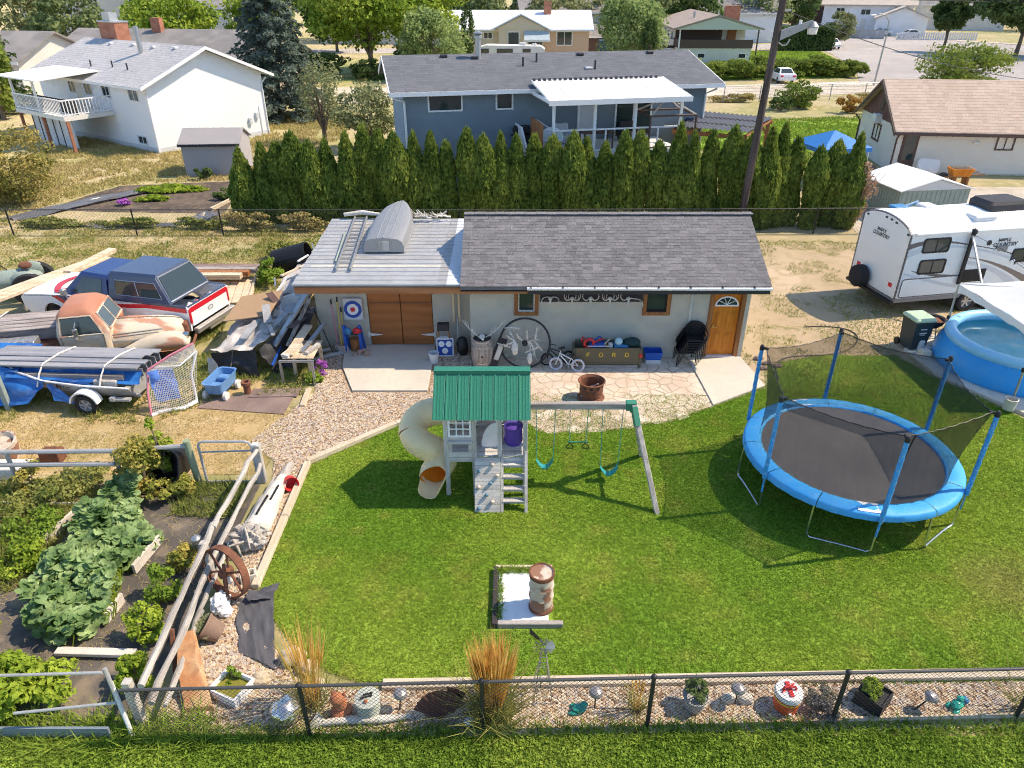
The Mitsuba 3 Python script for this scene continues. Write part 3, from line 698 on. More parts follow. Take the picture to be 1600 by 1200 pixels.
window(rh, ('x', 0, -1), 2.75, 3.95, 1.15, 2.1, 'm_trim_brown', 'm_glass', d=.09)
rh.p('air_conditioner', box(-.4, .0, 3.0, 3.7, 2.15, 2.65, .03), 'm_offwhite')
for m_ in [tube([(-.1, -.4, 2.1), (-.06, -.08, 1.85), (-.06, -.08, .1)], .05, 6), tube([(-.3, D + .35, 2.1), (-.08, D - .02, 1.8), (-.08, D - .02, .1)], .05, 6)]:
    rh.p('downpipe', m_, 'm_trim_brown')
rh.p('lamp', [box(4.0, 4.3, -.18, -.03, 1.68, 1.78, .02), tube([(4.2, -.05, 2.2), (4.2, -.05, 1.75)], .01, 4)], 'm_offwhite')
rh.p('skylight', at(box(9.2, 10.2, 1.4, 2.0, 0, .1), (0, 0, 3.6), rx=0), 'm_dark', under=r_)
# ------------------------------------------------------------------ small sheds
gs = Th('garden_shed', 'small plain grey garden shed with felt roof behind the cedar hedge', 'shed', (-18.2, 40.4, 0), 4)
flat('shed_grey', (.37, .355, .37), .8); gs.p('wall', walls_gable(3.1, 2.4, 1.75, .55), 'm_shed_grey')
k = gs.p('roof', gable_roof(3.1, 2.4, 1.78, .56, .12, .15, .05), flat('shed_roof', (.33, .31, .31)) or 'm_shed_roof')
gs.p('fascia', box(-.12, 3.22, -.18, -.15, 1.62, 1.74), 'm_dark')
sh = Th('metal_shed', 'grey green ribbed metal shed with white gabled roof behind the travel trailer', 'shed', (17.2, 31.5, 0), 8, sc=.93)
sh.p('wall', prof_y([(0, 0), (3.6, 0), (3.6, 1.55), (1.8, 2.05), (0, 1.55)], 0, 3.2), 'm_greymetal')
sh.p('rib', [box(-.025, -.003, y, y + .05, 0, 1.55) for y in np.arange(.1, 3.2, .22)] + [box(x, x + .05, -.025, -.003, 0, 1.5) for x in np.arange(.1, 3.6, .25)], 'm_greymetal')
sh.p('gable', prof_y([(0, 1.56), (3.6, 1.56), (1.8, 2.04)], -.03, -.004), 'm_cgrey')
sh.p('roof', prof_y([(-.12, 1.54), (1.8, 2.07), (3.72, 1.54), (3.72, 1.58), (1.8, 2.12), (-.12, 1.58)], -.15, 3.35), 'm_white')
# ------------------------------------------------------------------ vegetation
leafmat('cedar', (0.109, 0.181, 0.0362), (0.268, 0.326, 0.0653), s=1.1, cell=9)
leafmat('spruce', (0.109, 0.152, 0.123), (0.196, 0.239, 0.196), s=.5, cell=3)
leafmat('maple', (0.145, 0.246, 0.029), (0.435, 0.522, 0.087), s=.22, cell=2.5)
leafmat('willow', (0.217, 0.304, 0.102), (0.435, 0.507, 0.203), s=.3, cell=2.5)
leafmat('darktree', (0.0725, 0.123, 0.0435), (0.16, 0.217, 0.0725), s=.3, cell=2.5)
leafmat('olive', (0.203, 0.232, 0.109), (0.362, 0.384, 0.189), s=.6, cell=4)
leafmat('fartree', (0.123, 0.181, 0.0725), (0.275, 0.319, 0.138), s=.08, cell=1.2)
leafmat('juniper', (0.131, 0.196, 0.0435), (0.29, 0.348, 0.0725), s=.4, cell=3)
leafmat('apple', (0.189, 0.217, 0.058), (0.435, 0.348, 0.116), s=.9, cell=5)
leafmat('orange', (0.418, 0.22, 0.0495), (0.528, 0.33, 0.099), s=2, cell=6)
leafmat('squash', (.10, .21, .055), (.40, .52, .24), s=2.5, cell=7)
leafmat('vine', (0.184, 0.287, 0.0287), (0.414, 0.506, 0.069), s=1.6, cell=11)
leafmat('berry', (0.195, 0.26, 0.0455), (0.52, 0.429, 0.117), s=2.0, cell=12)
leafmat('tallgrass', (.64, .36, .075), (.76, .53, .17), s=3, cell=14)
leafmat('grassbase', (.28, .32, .09), (0.478, 0.435, 0.131), s=3, cell=14)
leafmat('herb', (0.189, 0.232, 0.116), (0.392, 0.406, 0.246), s=4, cell=20)
leafmat('deadtwig', (0.392, 0.261, 0.174), (0.522, 0.362, 0.261), s=3, cell=12)
tex('bark', nz((.15, .115, .085), (.21, .165, .125), s=3, s2=12, zs=.3), .95)
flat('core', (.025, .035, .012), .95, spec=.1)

def clump_crown(rng, c, r, ncl, nleaf, leaf, flat_=1.0, cl=(.22, .36), quad=True, hollow=.55):
    """leaf faces on many clumps through an ellipsoid"""
    c, r = A(c, float), A(r, float)
    d = rng.normal(size=(ncl, 3))
    d /= np.linalg.norm(d, axis=1, keepdims=True)
    d *= (hollow + (1 - hollow) * rng.random((ncl, 1)) ** .6) * .82
    d[:, 2] = np.where(d[:, 2] < -.75, -d[:, 2], d[:, 2])
    rad = (cl[0] + (cl[1] - cl[0]) * rng.random(ncl))
    k = max(4, nleaf // ncl)
    o = rng.normal(size=(ncl, k, 3))
    o /= np.linalg.norm(o, axis=2, keepdims=True)
    q = d[:, None] + o * rad[:, None, None] * (.55 + .5 * rng.random((ncl, k, 1))) * (1, 1, .75)
    return leaves((q * r + c).reshape(-1, 3), leaf, rng, out=o.reshape(-1, 3) * .9, up=.45, aspect=.62, quad=quad), d * r + c

def tree(name, label, cat_, x, y, h, w, mat, seed, trunk=.25, ncl=46, nleaf=5200, leaf=.17, group=None, tr=None, tall=None, cl=(.22, .36)):
    rng = np.random.default_rng(seed)
    t = Th(name, label, cat_, group=group)
    z0 = h * trunk
    rz = (h - z0) / 2 * 1.06
    m, cs = clump_crown(rng, (x, y, z0 + rz * .95), (w / 2, w / 2 * .92, rz), ncl, nleaf, leaf, cl=cl)
    tr = tr or .018 * h + .06
    limbs = [tube([(x, y, -.05), (x + .02 * h * rng.normal() * .3, y, z0 * .6), (x, y, z0 + rz * .7)], [tr * 1.25, tr, tr * .45], 7)]
    for c in cs[rng.permutation(len(cs))[:12]]:
        b = A((x, y, z0 * (.7 + .5 * rng.random())))
        mid = b * .5 + c * .5 + (0, 0, .06 * h)
        limbs.append(tube([b, mid, c], [tr * .5, tr * .3, tr * .12], 5))
    t.p('trunk', limbs, 'm_bark', 60)
    t.p('crown', m, mat)
    return t

def shrub(name, label, cat_, x, y, h, w, mat, seed, ncl=22, nleaf=1500, leaf=.08, group=None, d=None, z=0.0):
    rng = np.random.default_rng(seed)
    t = Th(name, label, cat_, group=group)
    m, cs = clump_crown(rng, (x, y, z + h * .5), (w / 2, (d or w) / 2, h * .56), ncl, nleaf, leaf, hollow=.35)
    v = m.vertices
    v[:, 2] = np.where(v[:, 2] < .01, .01 + .02 * rng.random(len(v)), v[:, 2])
    m.vertices = v
    t.p('stem', [tube([(x, y, z - .02), (c[0] * .5 + x * .5, c[1] * .5 + y * .5, max(.1, c[2] * .7)), c], [.025 * h + .01, .015 * h + .006, .005], 4) for c in cs[:8]], 'm_bark')
    t.p('foliage', m, mat)
    return t

# the cedar hedge: every cedar a plant of its own
def cedar_mesh(seed, h, w):
    rng = np.random.default_rng(seed)
    n = 4600
    u = rng.random(n) ** .85
    z = .02 + u * .98
    prof = (np.minimum(1, (1 - z) * 2.9) ** .62) * (.78 + .22 * np.sin(z * 5 + seed)) * np.minimum(1, .75 + z * 1.2)
    a = rng.random(n) * 2 * PI
    lump = .70 + .54 * meshkit.fbm(np.c_[np.cos(a) * 2.1, np.sin(a) * 2.1, z * 7 + seed * 7], 3, seed)
    rr = prof * lump * (w / 2) * (.80 + .24 * rng.random(n))
    c = np.c_[rr * np.cos(a), rr * np.sin(a), z * h]
    out = np.c_[np.cos(a), np.sin(a), np.full(n, .8)]
    lv = leaves(c, .082, rng, out=out * .6, up=.5, aspect=.42)
    k = 26
    e = np.linspace(0, 1, 14)
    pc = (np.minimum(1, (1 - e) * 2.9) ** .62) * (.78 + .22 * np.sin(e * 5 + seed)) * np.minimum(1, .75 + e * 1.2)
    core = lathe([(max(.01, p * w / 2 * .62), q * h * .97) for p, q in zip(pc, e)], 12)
    return lv, core
rc = np.random.default_rng(2)
variants = [cedar_mesh(i, 1.0, 1.0) for i in range(5)]
TOPS = [3.2, 3.4, 3.3, 3.6, 3.7, 3.5, 3.8, 3.95, 3.7, 4.1, 3.6, 3.75, 3.55, 4.05, 3.9, 4.0, 3.6, 3.9, 3.65, 3.7, 3.8, 3.6, 4.15, 4.05, 3.6, 4.2, 4.05, 3.7, 4.0, 4.05, 4.2, 4.4, 3.75, 3.55, 3.6, 3.85]
def cedar_leaf(v, h, w, x, y, a, thing, mats='m_cedar'):
    lv, core = variants[v]
    S = np.diag([w, w, h, 1.0])
    S[0, 2], S[1, 2] = .10 * (rc.random() - .5), .10 * (rc.random() - .5)
    M_ = RT((x, y, 0), a) @ S
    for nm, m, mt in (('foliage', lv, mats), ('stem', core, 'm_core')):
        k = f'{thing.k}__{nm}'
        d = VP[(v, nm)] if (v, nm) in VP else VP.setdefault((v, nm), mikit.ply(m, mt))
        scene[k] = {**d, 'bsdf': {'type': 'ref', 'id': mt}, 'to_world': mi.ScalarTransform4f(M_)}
VP = {}
ORD = 'first second third fourth fifth sixth seventh eighth ninth tenth eleventh twelfth thirteenth fourteenth fifteenth sixteenth seventeenth eighteenth'.split()
CL = [f'{ORD[i]} green cedar from the left end of the tall hedge' if i < 18 else f'{ORD[35 - i]} green cedar from the right end of the tall hedge' for i in range(36)]
for i, h in enumerate(TOPS):
    x = -11.75 + i * .752
    y = 31.85 - i * .022 + .15 * rc.normal()
    lab = CL[i]
    if i == 0: lab = 'cedar at the left end of the tall hedge, beside the garden shed'
    if i == 34: lab = 'yellowish green cedar near the right end of the hedge, beside the dead cedar'
    if i == 35: lab = 'dark narrow cedar at the right end of the hedge, behind dead brown twigs'
    t = Th('cedar', lab, 'cedar', group='cedars of the tall hedge')
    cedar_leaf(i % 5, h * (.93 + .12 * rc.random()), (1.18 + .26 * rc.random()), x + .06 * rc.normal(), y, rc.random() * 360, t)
rd = np.random.default_rng(77)
dt_ = Th('dead_cedar', 'dead reddish brown cedar at the right end of the hedge', 'cedar')
dt_.p('twig', [tube([(14.9, 30.6, 0), (14.9 + .5 * math.cos(a) * s, 30.6 + .4 * math.sin(a) * s, 1 + s), (15.0 + 1.2 * math.cos(a) * s, 30.6 + .7 * math.sin(a) * s, 1.4 + 1.5 * s)], [.03, .02, .006], 4) for a, s in zip(rd.random(26) * 6.28, .3 + .6 * rd.random(26))], 'm_deadtwig')
m, _ = clump_crown(rd, (15.0, 30.7, 1.5), (.75, .6, 1.4), 16, 1300, .06)
dt_.p('foliage', m, 'm_deadtwig')

# big trees
def spruce(name, label, x, y, h, w, mat, seed, n=6000):
    rng = np.random.default_rng(seed)
    t = Th(name, label, 'tree')
    t.p('trunk', tube([(x, y, 0), (x, y, h)], [.02 * h, .02], 7), 'm_bark', 60)
    c, o = [], []
    nb = 260
    for b in range(nb):
        z = h * (.06 + .92 * (b / nb))
        R_ = (1 - z / h) ** .8 * w / 2 * (.75 + .4 * rng.random())
        a = b * 2.4 + rng.random() * .5
        k = max(6, int(n / nb * (1 - b / nb * .7)))
        s = np.sqrt(rng.random(k))
        side = (rng.random(k) - .5) * R_ * .42 * (1.1 - s * .6)
        px = x + R_ * s * math.cos(a) - side * math.sin(a)
        py = y + R_ * s * math.sin(a) + side * math.cos(a)
        pz = z - R_ * .35 * s ** 1.6 + .12 * R_ * (s > .85) + .06 * rng.normal(size=k)
        c.append(np.c_[px, py, pz])
        o.append(np.tile((math.cos(a) * .5, math.sin(a) * .5, .9), (k, 1)))
    t.p('crown', leaves(np.vstack(c), .17, rng, out=np.vstack(o), up=.3, aspect=.45), mat)
spruce('spruce', 'tall blue green spruce between the white house and the maple', -18.4, 60, 13.5, 9.0, 'm_spruce', 4, 42000)
spruce('spruce', 'dark conifer at the far left edge behind the white house', -42.2, 62, 12, 6.5, 'm_darktree', 5, 20000)
tree('conifer', 'bright green bushy conifer at the left edge beside the white house', 'tree', -40.0, 59, 6.2, 3.6, 'm_juniper', 6, trunk=.05, nleaf=3500)
tree('maple', 'broad bright green maple left of centre beyond the gravel lane', 'tree', -16.5, 91, 13.5, 15, 'm_maple', 7, trunk=.18, ncl=90, nleaf=13000, leaf=.25)
tree('maple', 'second green maple right behind the broad maple', 'tree', -10.8, 97, 14, 11, 'm_maple', 8, trunk=.2, ncl=70, nleaf=9000, leaf=.25)
tree('willow', 'soft grey green tree left of the beige house', 'tree', -8.6, 85, 7.4, 8.0, 'm_willow', 9, trunk=.08, ncl=60, nleaf=8000, leaf=.17)
tree('cypress', 'dark narrow cypress in front of the beige house left end', 'cypress', -5.3, 94, 7.6, 1.9, 'm_darktree', 10, trunk=.03, ncl=50, nleaf=3500, leaf=.12)
tree('fruit_tree', 'tall sparse olive green shrubby tree between white and blue houses', 'tree', -12.6, 50, 5.6, 3.4, 'm_olive', 11, trunk=.12, ncl=40, nleaf=2800, leaf=.08)
tree('fruit_tree', 'dense dark shrubby tree at the left wall of the blue house', 'tree', -9.4, 48, 4.3, 4.4, 'm_olive', 12, trunk=.08, ncl=50, nleaf=5000, leaf=.10)
tree('willow', 'tall pale green tree between beige house and brown carport house', 'tree', 13.2, 88, 9.0, 8.2, 'm_willow', 13, trunk=.06, ncl=80, nleaf=10000, leaf=.17)
tree('cypress', 'narrow dark cypress inside the pale green tree', 'cypress', 14.6, 84, 6.6, 2.2, 'm_darktree', 14, trunk=.03, ncl=50, nleaf=3500, leaf=.12)
tree('shade_tree', 'large dark shade tree at the right edge beyond the road', 'tree', 73.5, 114, 11.5, 16.5, 'm_darktree', 15, trunk=.26, ncl=110, nleaf=13000, leaf=.30)
tree('street_tree', 'dark street tree beside the large shade tree', 'tree', 66.5, 121, 8.0, 6, 'm_darktree', 16, trunk=.35, ncl=60, nleaf=6000, leaf=.26)
tree('round_tree', 'small round pale green tree behind the grey yard fence', 'tree', 55.5, 134, 5.2, 5.4, 'm_olive', 17, trunk=.12, ncl=50, nleaf=4000, leaf=.17)
tree('garden_tree', 'bright green tree behind the roof of the white house', 'tree', -46, 108, 9.5, 13, 'm_maple', 18, trunk=.1, ncl=80, nleaf=9000, leaf=.24)
tree('garden_tree', 'second bright green tree further right behind the white house', 'tree', -36.5, 116, 9.0, 11, 'm_maple', 19, trunk=.1, ncl=70, nleaf=7500, leaf=.24)
tree('fruit_tree', 'small apple tree with reddish leaves at the left edge', 'tree', -24.3, 34.8, 3.7, 5.0, 'm_apple', 20, trunk=.02, ncl=60, nleaf=10000, leaf=.07)
shrub('shrub', 'large mixed green and reddish shrub behind the tan roof', 'shrub', 43.5, 74, 4.6, 11, 'm_juniper', 22, 60, 7000, .13, d=8)
for i, (x, y, h, w) in enumerate([(22.4, 85.5, 1.9, 5.5), (26.3, 86.5, 2.4, 6.5), (30.6, 87.6, 2.3, 7), (35.0, 88.5, 2.2, 6.5), (38.3, 88.0, 1.8, 4.6)]):
    shrub('juniper', ['leftmost low juniper of the bank above the gravel lane', 'juniper behind the parked white car, left of the car', 'broad juniper right behind the parked white car', 'bushy juniper right of the white car', 'yellowish juniper at the right end of the bank'][i], 'juniper', x, y, h, w, 'm_juniper', 30 + i, 34, 3600, .15, group='junipers on the bank', d=w * .7)
for i, (x, y, h, w) in enumerate([(-21, 88, 2.6, 6), (-15.5, 86, 2.2, 5), (-25.5, 84, 3.4, 6), (-12.5, 101, 3.0, 7)]):
    shrub('dark_shrub', ['dark shrub under the left side of the broad maple', 'dark shrub at the foot of the broad maple', 'dark shrub right of the tall spruce', 'dark shrub behind the maple trunks'][i], 'shrub', x, y, h, w, 'm_darktree', 260 + i, 30, 2600, .16)
hd = np.random.default_rng(40)
t = Th('clipped_hedge', 'dark clipped hedge between the carport house and the road', 'hedge')
hx = hd.random((4200, 3)) * (9.0, 2.2, 3.2) + (41.5, 123, .1)
side = hd.integers(0, 3, 4200)
hx[side == 0, 1] = 123 + .2 * hd.random((side == 0).sum())
hx[side == 1, 2] = 3.2 + .2 * hd.random((side == 1).sum())
t.p('foliage', leaves(hx, .2, hd, out=np.tile((0, -.5, .4), (4200, 1))), 'm_darktree')
t.p('stem', box(41.7, 50.3, 123.2, 125, 0, 3.1), 'm_core')
shrub('rounded_shrub', 'rounded dark green shrub on the neighbours lawn by the lane fence', 'shrub', 24.8, 65.2, 2.3, 4.2, 'm_juniper', 41, 30, 3000, .10)
shrub('rounded_shrub', 'smaller shrub touching the utility pole side of the rounded shrub', 'shrub', 22.6, 63.6, 1.3, 2.4, 'm_darktree', 42, 18, 1300, .09)
shrub('orange_shrub', 'small orange leaved shrub by the lane fence', 'shrub', 27.9, 62.6, 1.5, 2.1, 'm_orange', 43, 20, 1600, .09)
tree('young_conifer', 'young thin conifer beside the orange shrub', 'tree', 30.2, 62.0, 2.6, .9, 'm_darktree', 44, trunk=.05, ncl=20, nleaf=900, leaf=.09)
shrub('clipped_bush', 'pale rounded bush at the right end of the blue roof', 'shrub', 20.5, 88, 2.2, 3.0, 'm_willow', 45, 24, 2000, .12)
# distant trees between the far houses
rf = np.random.default_rng(50)
spots = [(-95, 168, 12), (-70, 172, 9), (-62, 150, 8), (-30, 150, 10), (-22, 165, 12), (-8, 172, 8), (2, 162, 6.5), (14, 158, 8), (22, 150, 8), (33, 158, 9), (44, 168, 11), (60, 182, 12), (74, 196, 12), (56, 158, 10), (100, 190, 12), (116, 176, 11), (86, 206, 12), (-50, 200, 11), (-78, 205, 12), (30, 205, 10), (-15, 210, 11), (-110, 210, 12), (120, 220, 12), (10, 215, 10), (48, 215, 12), (-27, 121, 8), (-5, 129, 7.5), (7, 131, 8), (20, 127, 8.5), (30, 131, 8), (44, 146, 9), (-75, 122, 9), (-62, 112, 8), (-20, 142, 9), (26, 175, 10), (-38, 128, 7), (95, 118, 9.5)]
for i, (x, y, h) in enumerate(spots):
    tree('far_tree', 'distant dull green tree among the far houses', 'tree', x, y, h * 1.12, h * (1.05 + .6 * rf.random()), ('m_fartree', 'm_darktree', 'm_fartree', 'm_olive')[i % 4], 60 + i, trunk=.12, ncl=44, nleaf=2600, leaf=.36, group='distant trees')

# garden and bed plants
rq = np.random.default_rng(90)
sq = Th('squash_plant', 'sprawling squash plant with large round leaves in the garden bed', 'plant')
SQ = Polygon([(-8.35, 12.0), (-7.9, 12.15), (-7.35, 10.9), (-6.75, 10.45), (-7.05, 9.5), (-6.75, 8.6), (-7.1, 7.95), (-8.0, 8.2), (-8.45, 8.9), (-8.5, 10.4)])
qs = scatter(SQ, 330, rq)
def squash_leaf(rng, x, y, z, r):
    n = 9
    g = np.linspace(.16, 2 * PI - .16, n)
    rr = r * (1 + .12 * np.cos(g * 5))
    v = [(0, 0, 0)] + [(rr[i] * math.cos(g[i]), rr[i] * math.sin(g[i]), -.22 * r * (math.cos(g[i] * 2.5) + .4) + .10 * r) for i in range(n)]
    f = [(0, i, i + 1) for i in range(1, n)]
    m = MS(v, f)
    return at(m, (x, y, z), rng.random() * 360, rng.normal() * 20 + 14, rng.normal() * 20)
zc = .06 + .75 * meshkit.fbm(np.c_[qs * 2.2, np.zeros(len(qs))], 3, 3) ** 1.3
order = np.argsort(qs[:, 1] - zc * .5)
lv = []
for n_, i in enumerate(order):
    m = squash_leaf(rq, qs[i, 0], qs[i, 1], zc[i] + .08 * rq.random(), .05 + .05 * rq.random())
    if n_ < 300: sq.p('leaf', m, 'm_squash', True)
    else: lv.append(m)
sq.p('farther_leaves', lv, 'm_squash', True, kind='stuff')
fill = rq.permutation(len(qs))[:500]
sq.p('low_leaves', [squash_leaf(rq, qs[i, 0], qs[i, 1], .06 + .16 * rq.random(), .07 + .05 * rq.random()) for i in fill], 'm_squash', True, kind='stuff')
sq.p('stem', [tube([(x, y, .02), (x + .05, y + .05, z * .6), (x, y, z)], .012, 4) for (x, y), z in zip(qs[::4], zc[::4])], 'm_vine')
shrub('berry_bush', 'tall yellowing berry bush climbing over the garden rails', 'bush', -7.85, 12.15, 1.35, 1.3, 'm_berry', 91, 26, 3600, .045, d=1.0)
shrub('berry_bush', 'arching yellow green cane at the top of the berry bush', 'bush', -7.55, 12.6, 1.55, .6, 'm_vine', 92, 12, 700, .045, d=.6)
shrub('berry_bush', 'low reddish green leaves at the foot of the berry bush', 'bush', -7.15, 11.9, .55, 1.0, 'm_berry', 93, 16, 1200, .045)
shrub('vine', 'bright yellow green leafy vine over the front garden rail', 'plant', -7.45, 7.05, .80, 1.9, 'm_vine', 94, 30, 3800, .05, d=1.1)
shrub('vine', 'bright leafy vine at the left edge behind the front rail', 'plant', -8.6, 7.3, .7, 1.4, 'm_vine', 95, 20, 2000, .05, d=1.0)
for i, (x, y, h, w, mt) in enumerate([(-9.3, 10.6, .5, 1.5, 'm_clover'), (-9.5, 11.8, .6, 1.5, 'm_weed'), (-10.3, 11.0, .5, 1.4, 'm_weed'), (-9.0, 9.9, .45, 1.1, 'm_vine'), (-9.8, 9.6, .5, 1.3, 'm_clover'), (-10.2, 12.1, .7, 1.0, 'm_berry'), (-9.4, 12.4, .35, 1.4, 'm_weed'), (-6.15, 9.0, .75, .9, 'm_clover'), (-6.0, 8.2, .75, .8, 'm_vine'), (-6.1, 9.8, .5, .7, 'm_berry'), (-5.8, 7.3, .6, .7, 'm_vine'), (-8.9, 8.2, .25, .8, 'm_berry')]):
    shrub('garden_plant', ['tomato like green plant left of the long white board', 'tangled weeds below the upper garden rail', 'tangled weeds at the left edge of the garden', 'yellow green plant at the end of the white board', 'bushy green plant at the left edge beside the fabric path',
           'yellowish plant below the rails at the left edge', 'low weeds under the garden rails', 'leafy plant growing through the wooden rail fence near the rusty wheel', 'leafy plant on the wooden rail fence near the flower pot', 'drying plant between squash and wooden rail fence', 'vine at the front end of the wooden rail fence', 'low dry plant at the left front of the squash'][i], 'plant', x, y, h, w, mt, 100 + i, 18, 1500, .035, group='garden plants')
tufts('garden_weeds', 'weeds and dry grass in the vegetable garden', Polygon([(-13, 9.2), (-8.9, 9.2), (-8.6, 12.3), (-5.6, 12.4), (-5.6, 11.2), (-7, 11.3), (-7, 12), (-13, 12.5)]), 1100, .18, .026, 'm_weed', seed=45, patch=.30)
tufts('garden_straw', 'dry yellow straw lying on the garden fabric', shapely.box(-10.5, 6.9, -5.6, 11.5), 260, .05, .02, 'm_dry_blade', 1.8, seed=46, patch=.52)
tufts('fence_weeds', 'long weeds growing along the foot of the black chain link fence', Polygon([(-8, 6.1), (8.5, 6.45), (8.5, 6.68), (-3, 6.55), (-5.2, 6.6), (-8, 6.55)]), 1900, .12, .022, 'm_clover', 1.2, seed=47, patch=.34)
tufts('corner_weeds', 'tall arching grass at the fence corner', shapely.box(-8, 6.2, -4.3, 6.75), 700, .22, .026, 'm_clover', 1.3, seed=48, patch=.40)
def plume_grass(label, x, y, h, n, w, seed, base=.55):
    rng = np.random.default_rng(seed)
    t = Th('ornamental_grass', label, 'grass')
    st, hd_ = [], []
    for i in range(n):
        a, s = rng.random() * 6.28, math.sqrt(rng.random()) * w
        hh = h * (.75 + .3 * rng.random())
        b = A((x + .22 * s * math.cos(a), y + .22 * s * math.sin(a), 0))
        tp = A((x + s * math.cos(a), y + s * .8 * math.sin(a), hh))
        m1 = b * .4 + tp * .6 + (0, 0, .05)
        e = A((-math.sin(a + 1), math.cos(a + 1), 0)) * .007
        st.append(MS([b - e, b + e, m1], [(0, 1, 2)]))
        e2 = A((math.cos(i), math.sin(i), 0)) * .012
        m0 = b * .5 + tp * .5
        hd_.append(MS([m0, m1 - e2, m1 + e2, tp], [(0, 1, 2), (1, 3, 2)]))
    t.p('plume', hd_, 'm_tallgrass')
    t.p('stalk', st, 'm_tallgrass')
    q = np.c_[x + rng.normal(size=n * 2) * w * .35, y + rng.normal(size=n * 2) * w * .35]
    t.p('leaf_tuft', blades(q, base, .02, .9, rng), 'm_grassbase')
plume_grass('thin golden ornamental grass behind the second fence post', -3.0, 6.95, 1.75, 85, .42, 1)
plume_grass('dense orange golden ornamental grass at the middle fence post', -.28, 6.80, 1.62, 330, .42, 2)
plume_grass('small green and orange grass tuft beside the third fence post', 1.85, 6.86, .85, 26, .18, 3, .45)
plume_grass('green grass clump behind the fence at the right edge', 7.75, 6.85, .9, 20, .35, 4, .75)
# ------------------------------------------------------------------ play set
tex('play_wood', wood((.40, .375, .345), (.54, .51, .48), 2, 14), .9)
tex('play_wood_x', wood((.41, .39, .365), (.56, .54, .51), 0, 12), .9)
flat('green_metal', (.030, .185, .120), .4); flat('cream_plastic', (.78, .62, .34), .35, 0, .5); flat('orange_plastic', (.80, .27, .02), .4)  # the orange stands for light coming through the slide plastic
flat('teal', (.03, .28, .27), .5); flat('purple', (.10, .055, .35), .4); flat('green_cap', (.04, .20, .13), .5); flat('red', (.55, .03, .03), .45); flat('pink_hold', (.62, .50, .42), .6); flat('blue_hold', (.12, .24, .33), .6)
flat('grey_hold', (.55, .53, .49), .7)
ps = Th('play_set', 'weathered wooden play set with green metal roof, climbing wall and cream tube slide', 'play set')
rk = ps.p('roof', [prof_x([(11.80, 2.02), (12.62, 2.68), (13.45, 2.02), (13.45, 2.0), (12.62, 2.655), (11.80, 2.0)], -1.5, .33), prof_x([(11.9, 2.05), (12.62, 2.62), (13.35, 2.05)], -1.42, -1.39), prof_x([(11.9, 2.05), (12.62, 2.62), (13.35, 2.05)], .24, .27)], 'm_play_wood')
for i in range(8):
    x = -1.57 + i * .242
    sec = [(0, 0), (.012, .024), (.034, .024), (.046, .002), (.085, .002), (.09, .010), (.10, .010), (.105, .002), (.14, .002), (.145, .010), (.155, .010), (.16, .002), (.21, .002), (.215, .008), (.225, .008), (.235, .002), (.246, .004)]
    ms_ = []
    for y0, z0, y1, z1 in ((11.78, 2.015, 12.62, 2.70), (13.47, 2.015, 12.62, 2.70)):
        L = math.hypot(y1 - y0, z1 - z0)
        ny, nz_ = -(z1 - z0) / L, (y1 - y0) / L
        if nz_ < 0: ny, nz_ = -ny, -nz_
        v = [(x + a, yy + ny * b, zz + nz_ * b) for yy, zz in ((y0, z0), (y1, z1)) for a, b in sec]
        n = len(sec)
        ms_.append(quads(v, [(j, j + 1, n + j + 1, n + j) for j in range(n - 1)]))
    ps.p('panel', ms_, 'm_green_metal', under=rk)
ps.p('ridge', [box(-1.57, .37, 12.52, 12.62, 2.64, 2.715), box(-1.57, .37, 12.62, 12.72, 2.64, 2.715)], 'm_green_metal', under=rk)
for x in (-1.34, -.77, -.25, .27):
    ps.p('post', box(x - .045, x + .045, 11.96, 12.05, 0 if x != -.25 else 1.0, 2.1, .008), 'm_play_wood')
for x in (-1.34, -.5, .27):
    ps.p('post', box(x - .045, x + .045, 13.2, 13.29, 0, 2.1, .008), 'm_play_wood')
fk = ps.p('deck', [box(-1.36, .30, 11.98, 12.02, .88, .98), box(-1.36, .30, 13.2, 13.26, .88, .98), box(-1.38, -1.34, 12, 13.25, .88, .98), box(.26, .3, 12, 13.25, .88, .98)], 'm_play_wood_x')
for i in range(9):
    ps.p('plank', box(-1.33, .26, 12.03 + i * .13, 12.15 + i * .13, .98, 1.01, .004), 'm_play_wood_x', under=fk)
# window bay
wb = ps.p('window_bay', [box(-1.30, -.81, 11.97, 12.01, 1.0, 1.12), box(-1.30, -.81, 11.97, 12.01, 1.40, 1.50), box(-1.30, -1.22, 11.97, 12.01, 1.12, 1.40), box(-.89, -.81, 11.97, 12.01, 1.12, 1.40), box(-1.30, -.81, 11.9, 11.98, 1.36, 1.42, .01)], 'm_play_wood_x')
ps.p('window', [box(-1.29, -.82, 11.955, 11.985, 1.50, 1.54), box(-1.29, -1.25, 11.955, 11.985, 1.54, 2.0), box(-.86, -.82, 11.955, 11.985, 1.54, 2.0)] + [box(x, x + .022, 11.96, 11.98, 1.54, 2.02) for x in (-1.13, -.995)] + [box(-1.25, -.86, 11.958, 11.982, z, z + .022) for z in (1.68, 1.83)]
     + [tube([(-1.055 + .22 * math.cos(a), 11.97, 1.93 + .10 * math.sin(a)) for a in np.linspace(0, PI, 11)], .02, 5)], 'm_white', under=wb)
for x0, x1 in ((-.72, -.30), (-.20, .22)):
    xm, w2 = (x0 + x1) / 2, (x1 - x0) / 2
    ps.p('arch', [tube([(xm + w2 * math.cos(a), 11.97, z + .12 * math.sin(a)) for a in np.linspace(0, PI, 13)], .016, 5) for z in (1.86, 1.95)] + [box(xm + d * w2 - .01, xm + d * w2 + .01, 11.96, 11.98, 1.90, 2.05) for d in (-.66, -.2, .2, .66)], 'm_white')
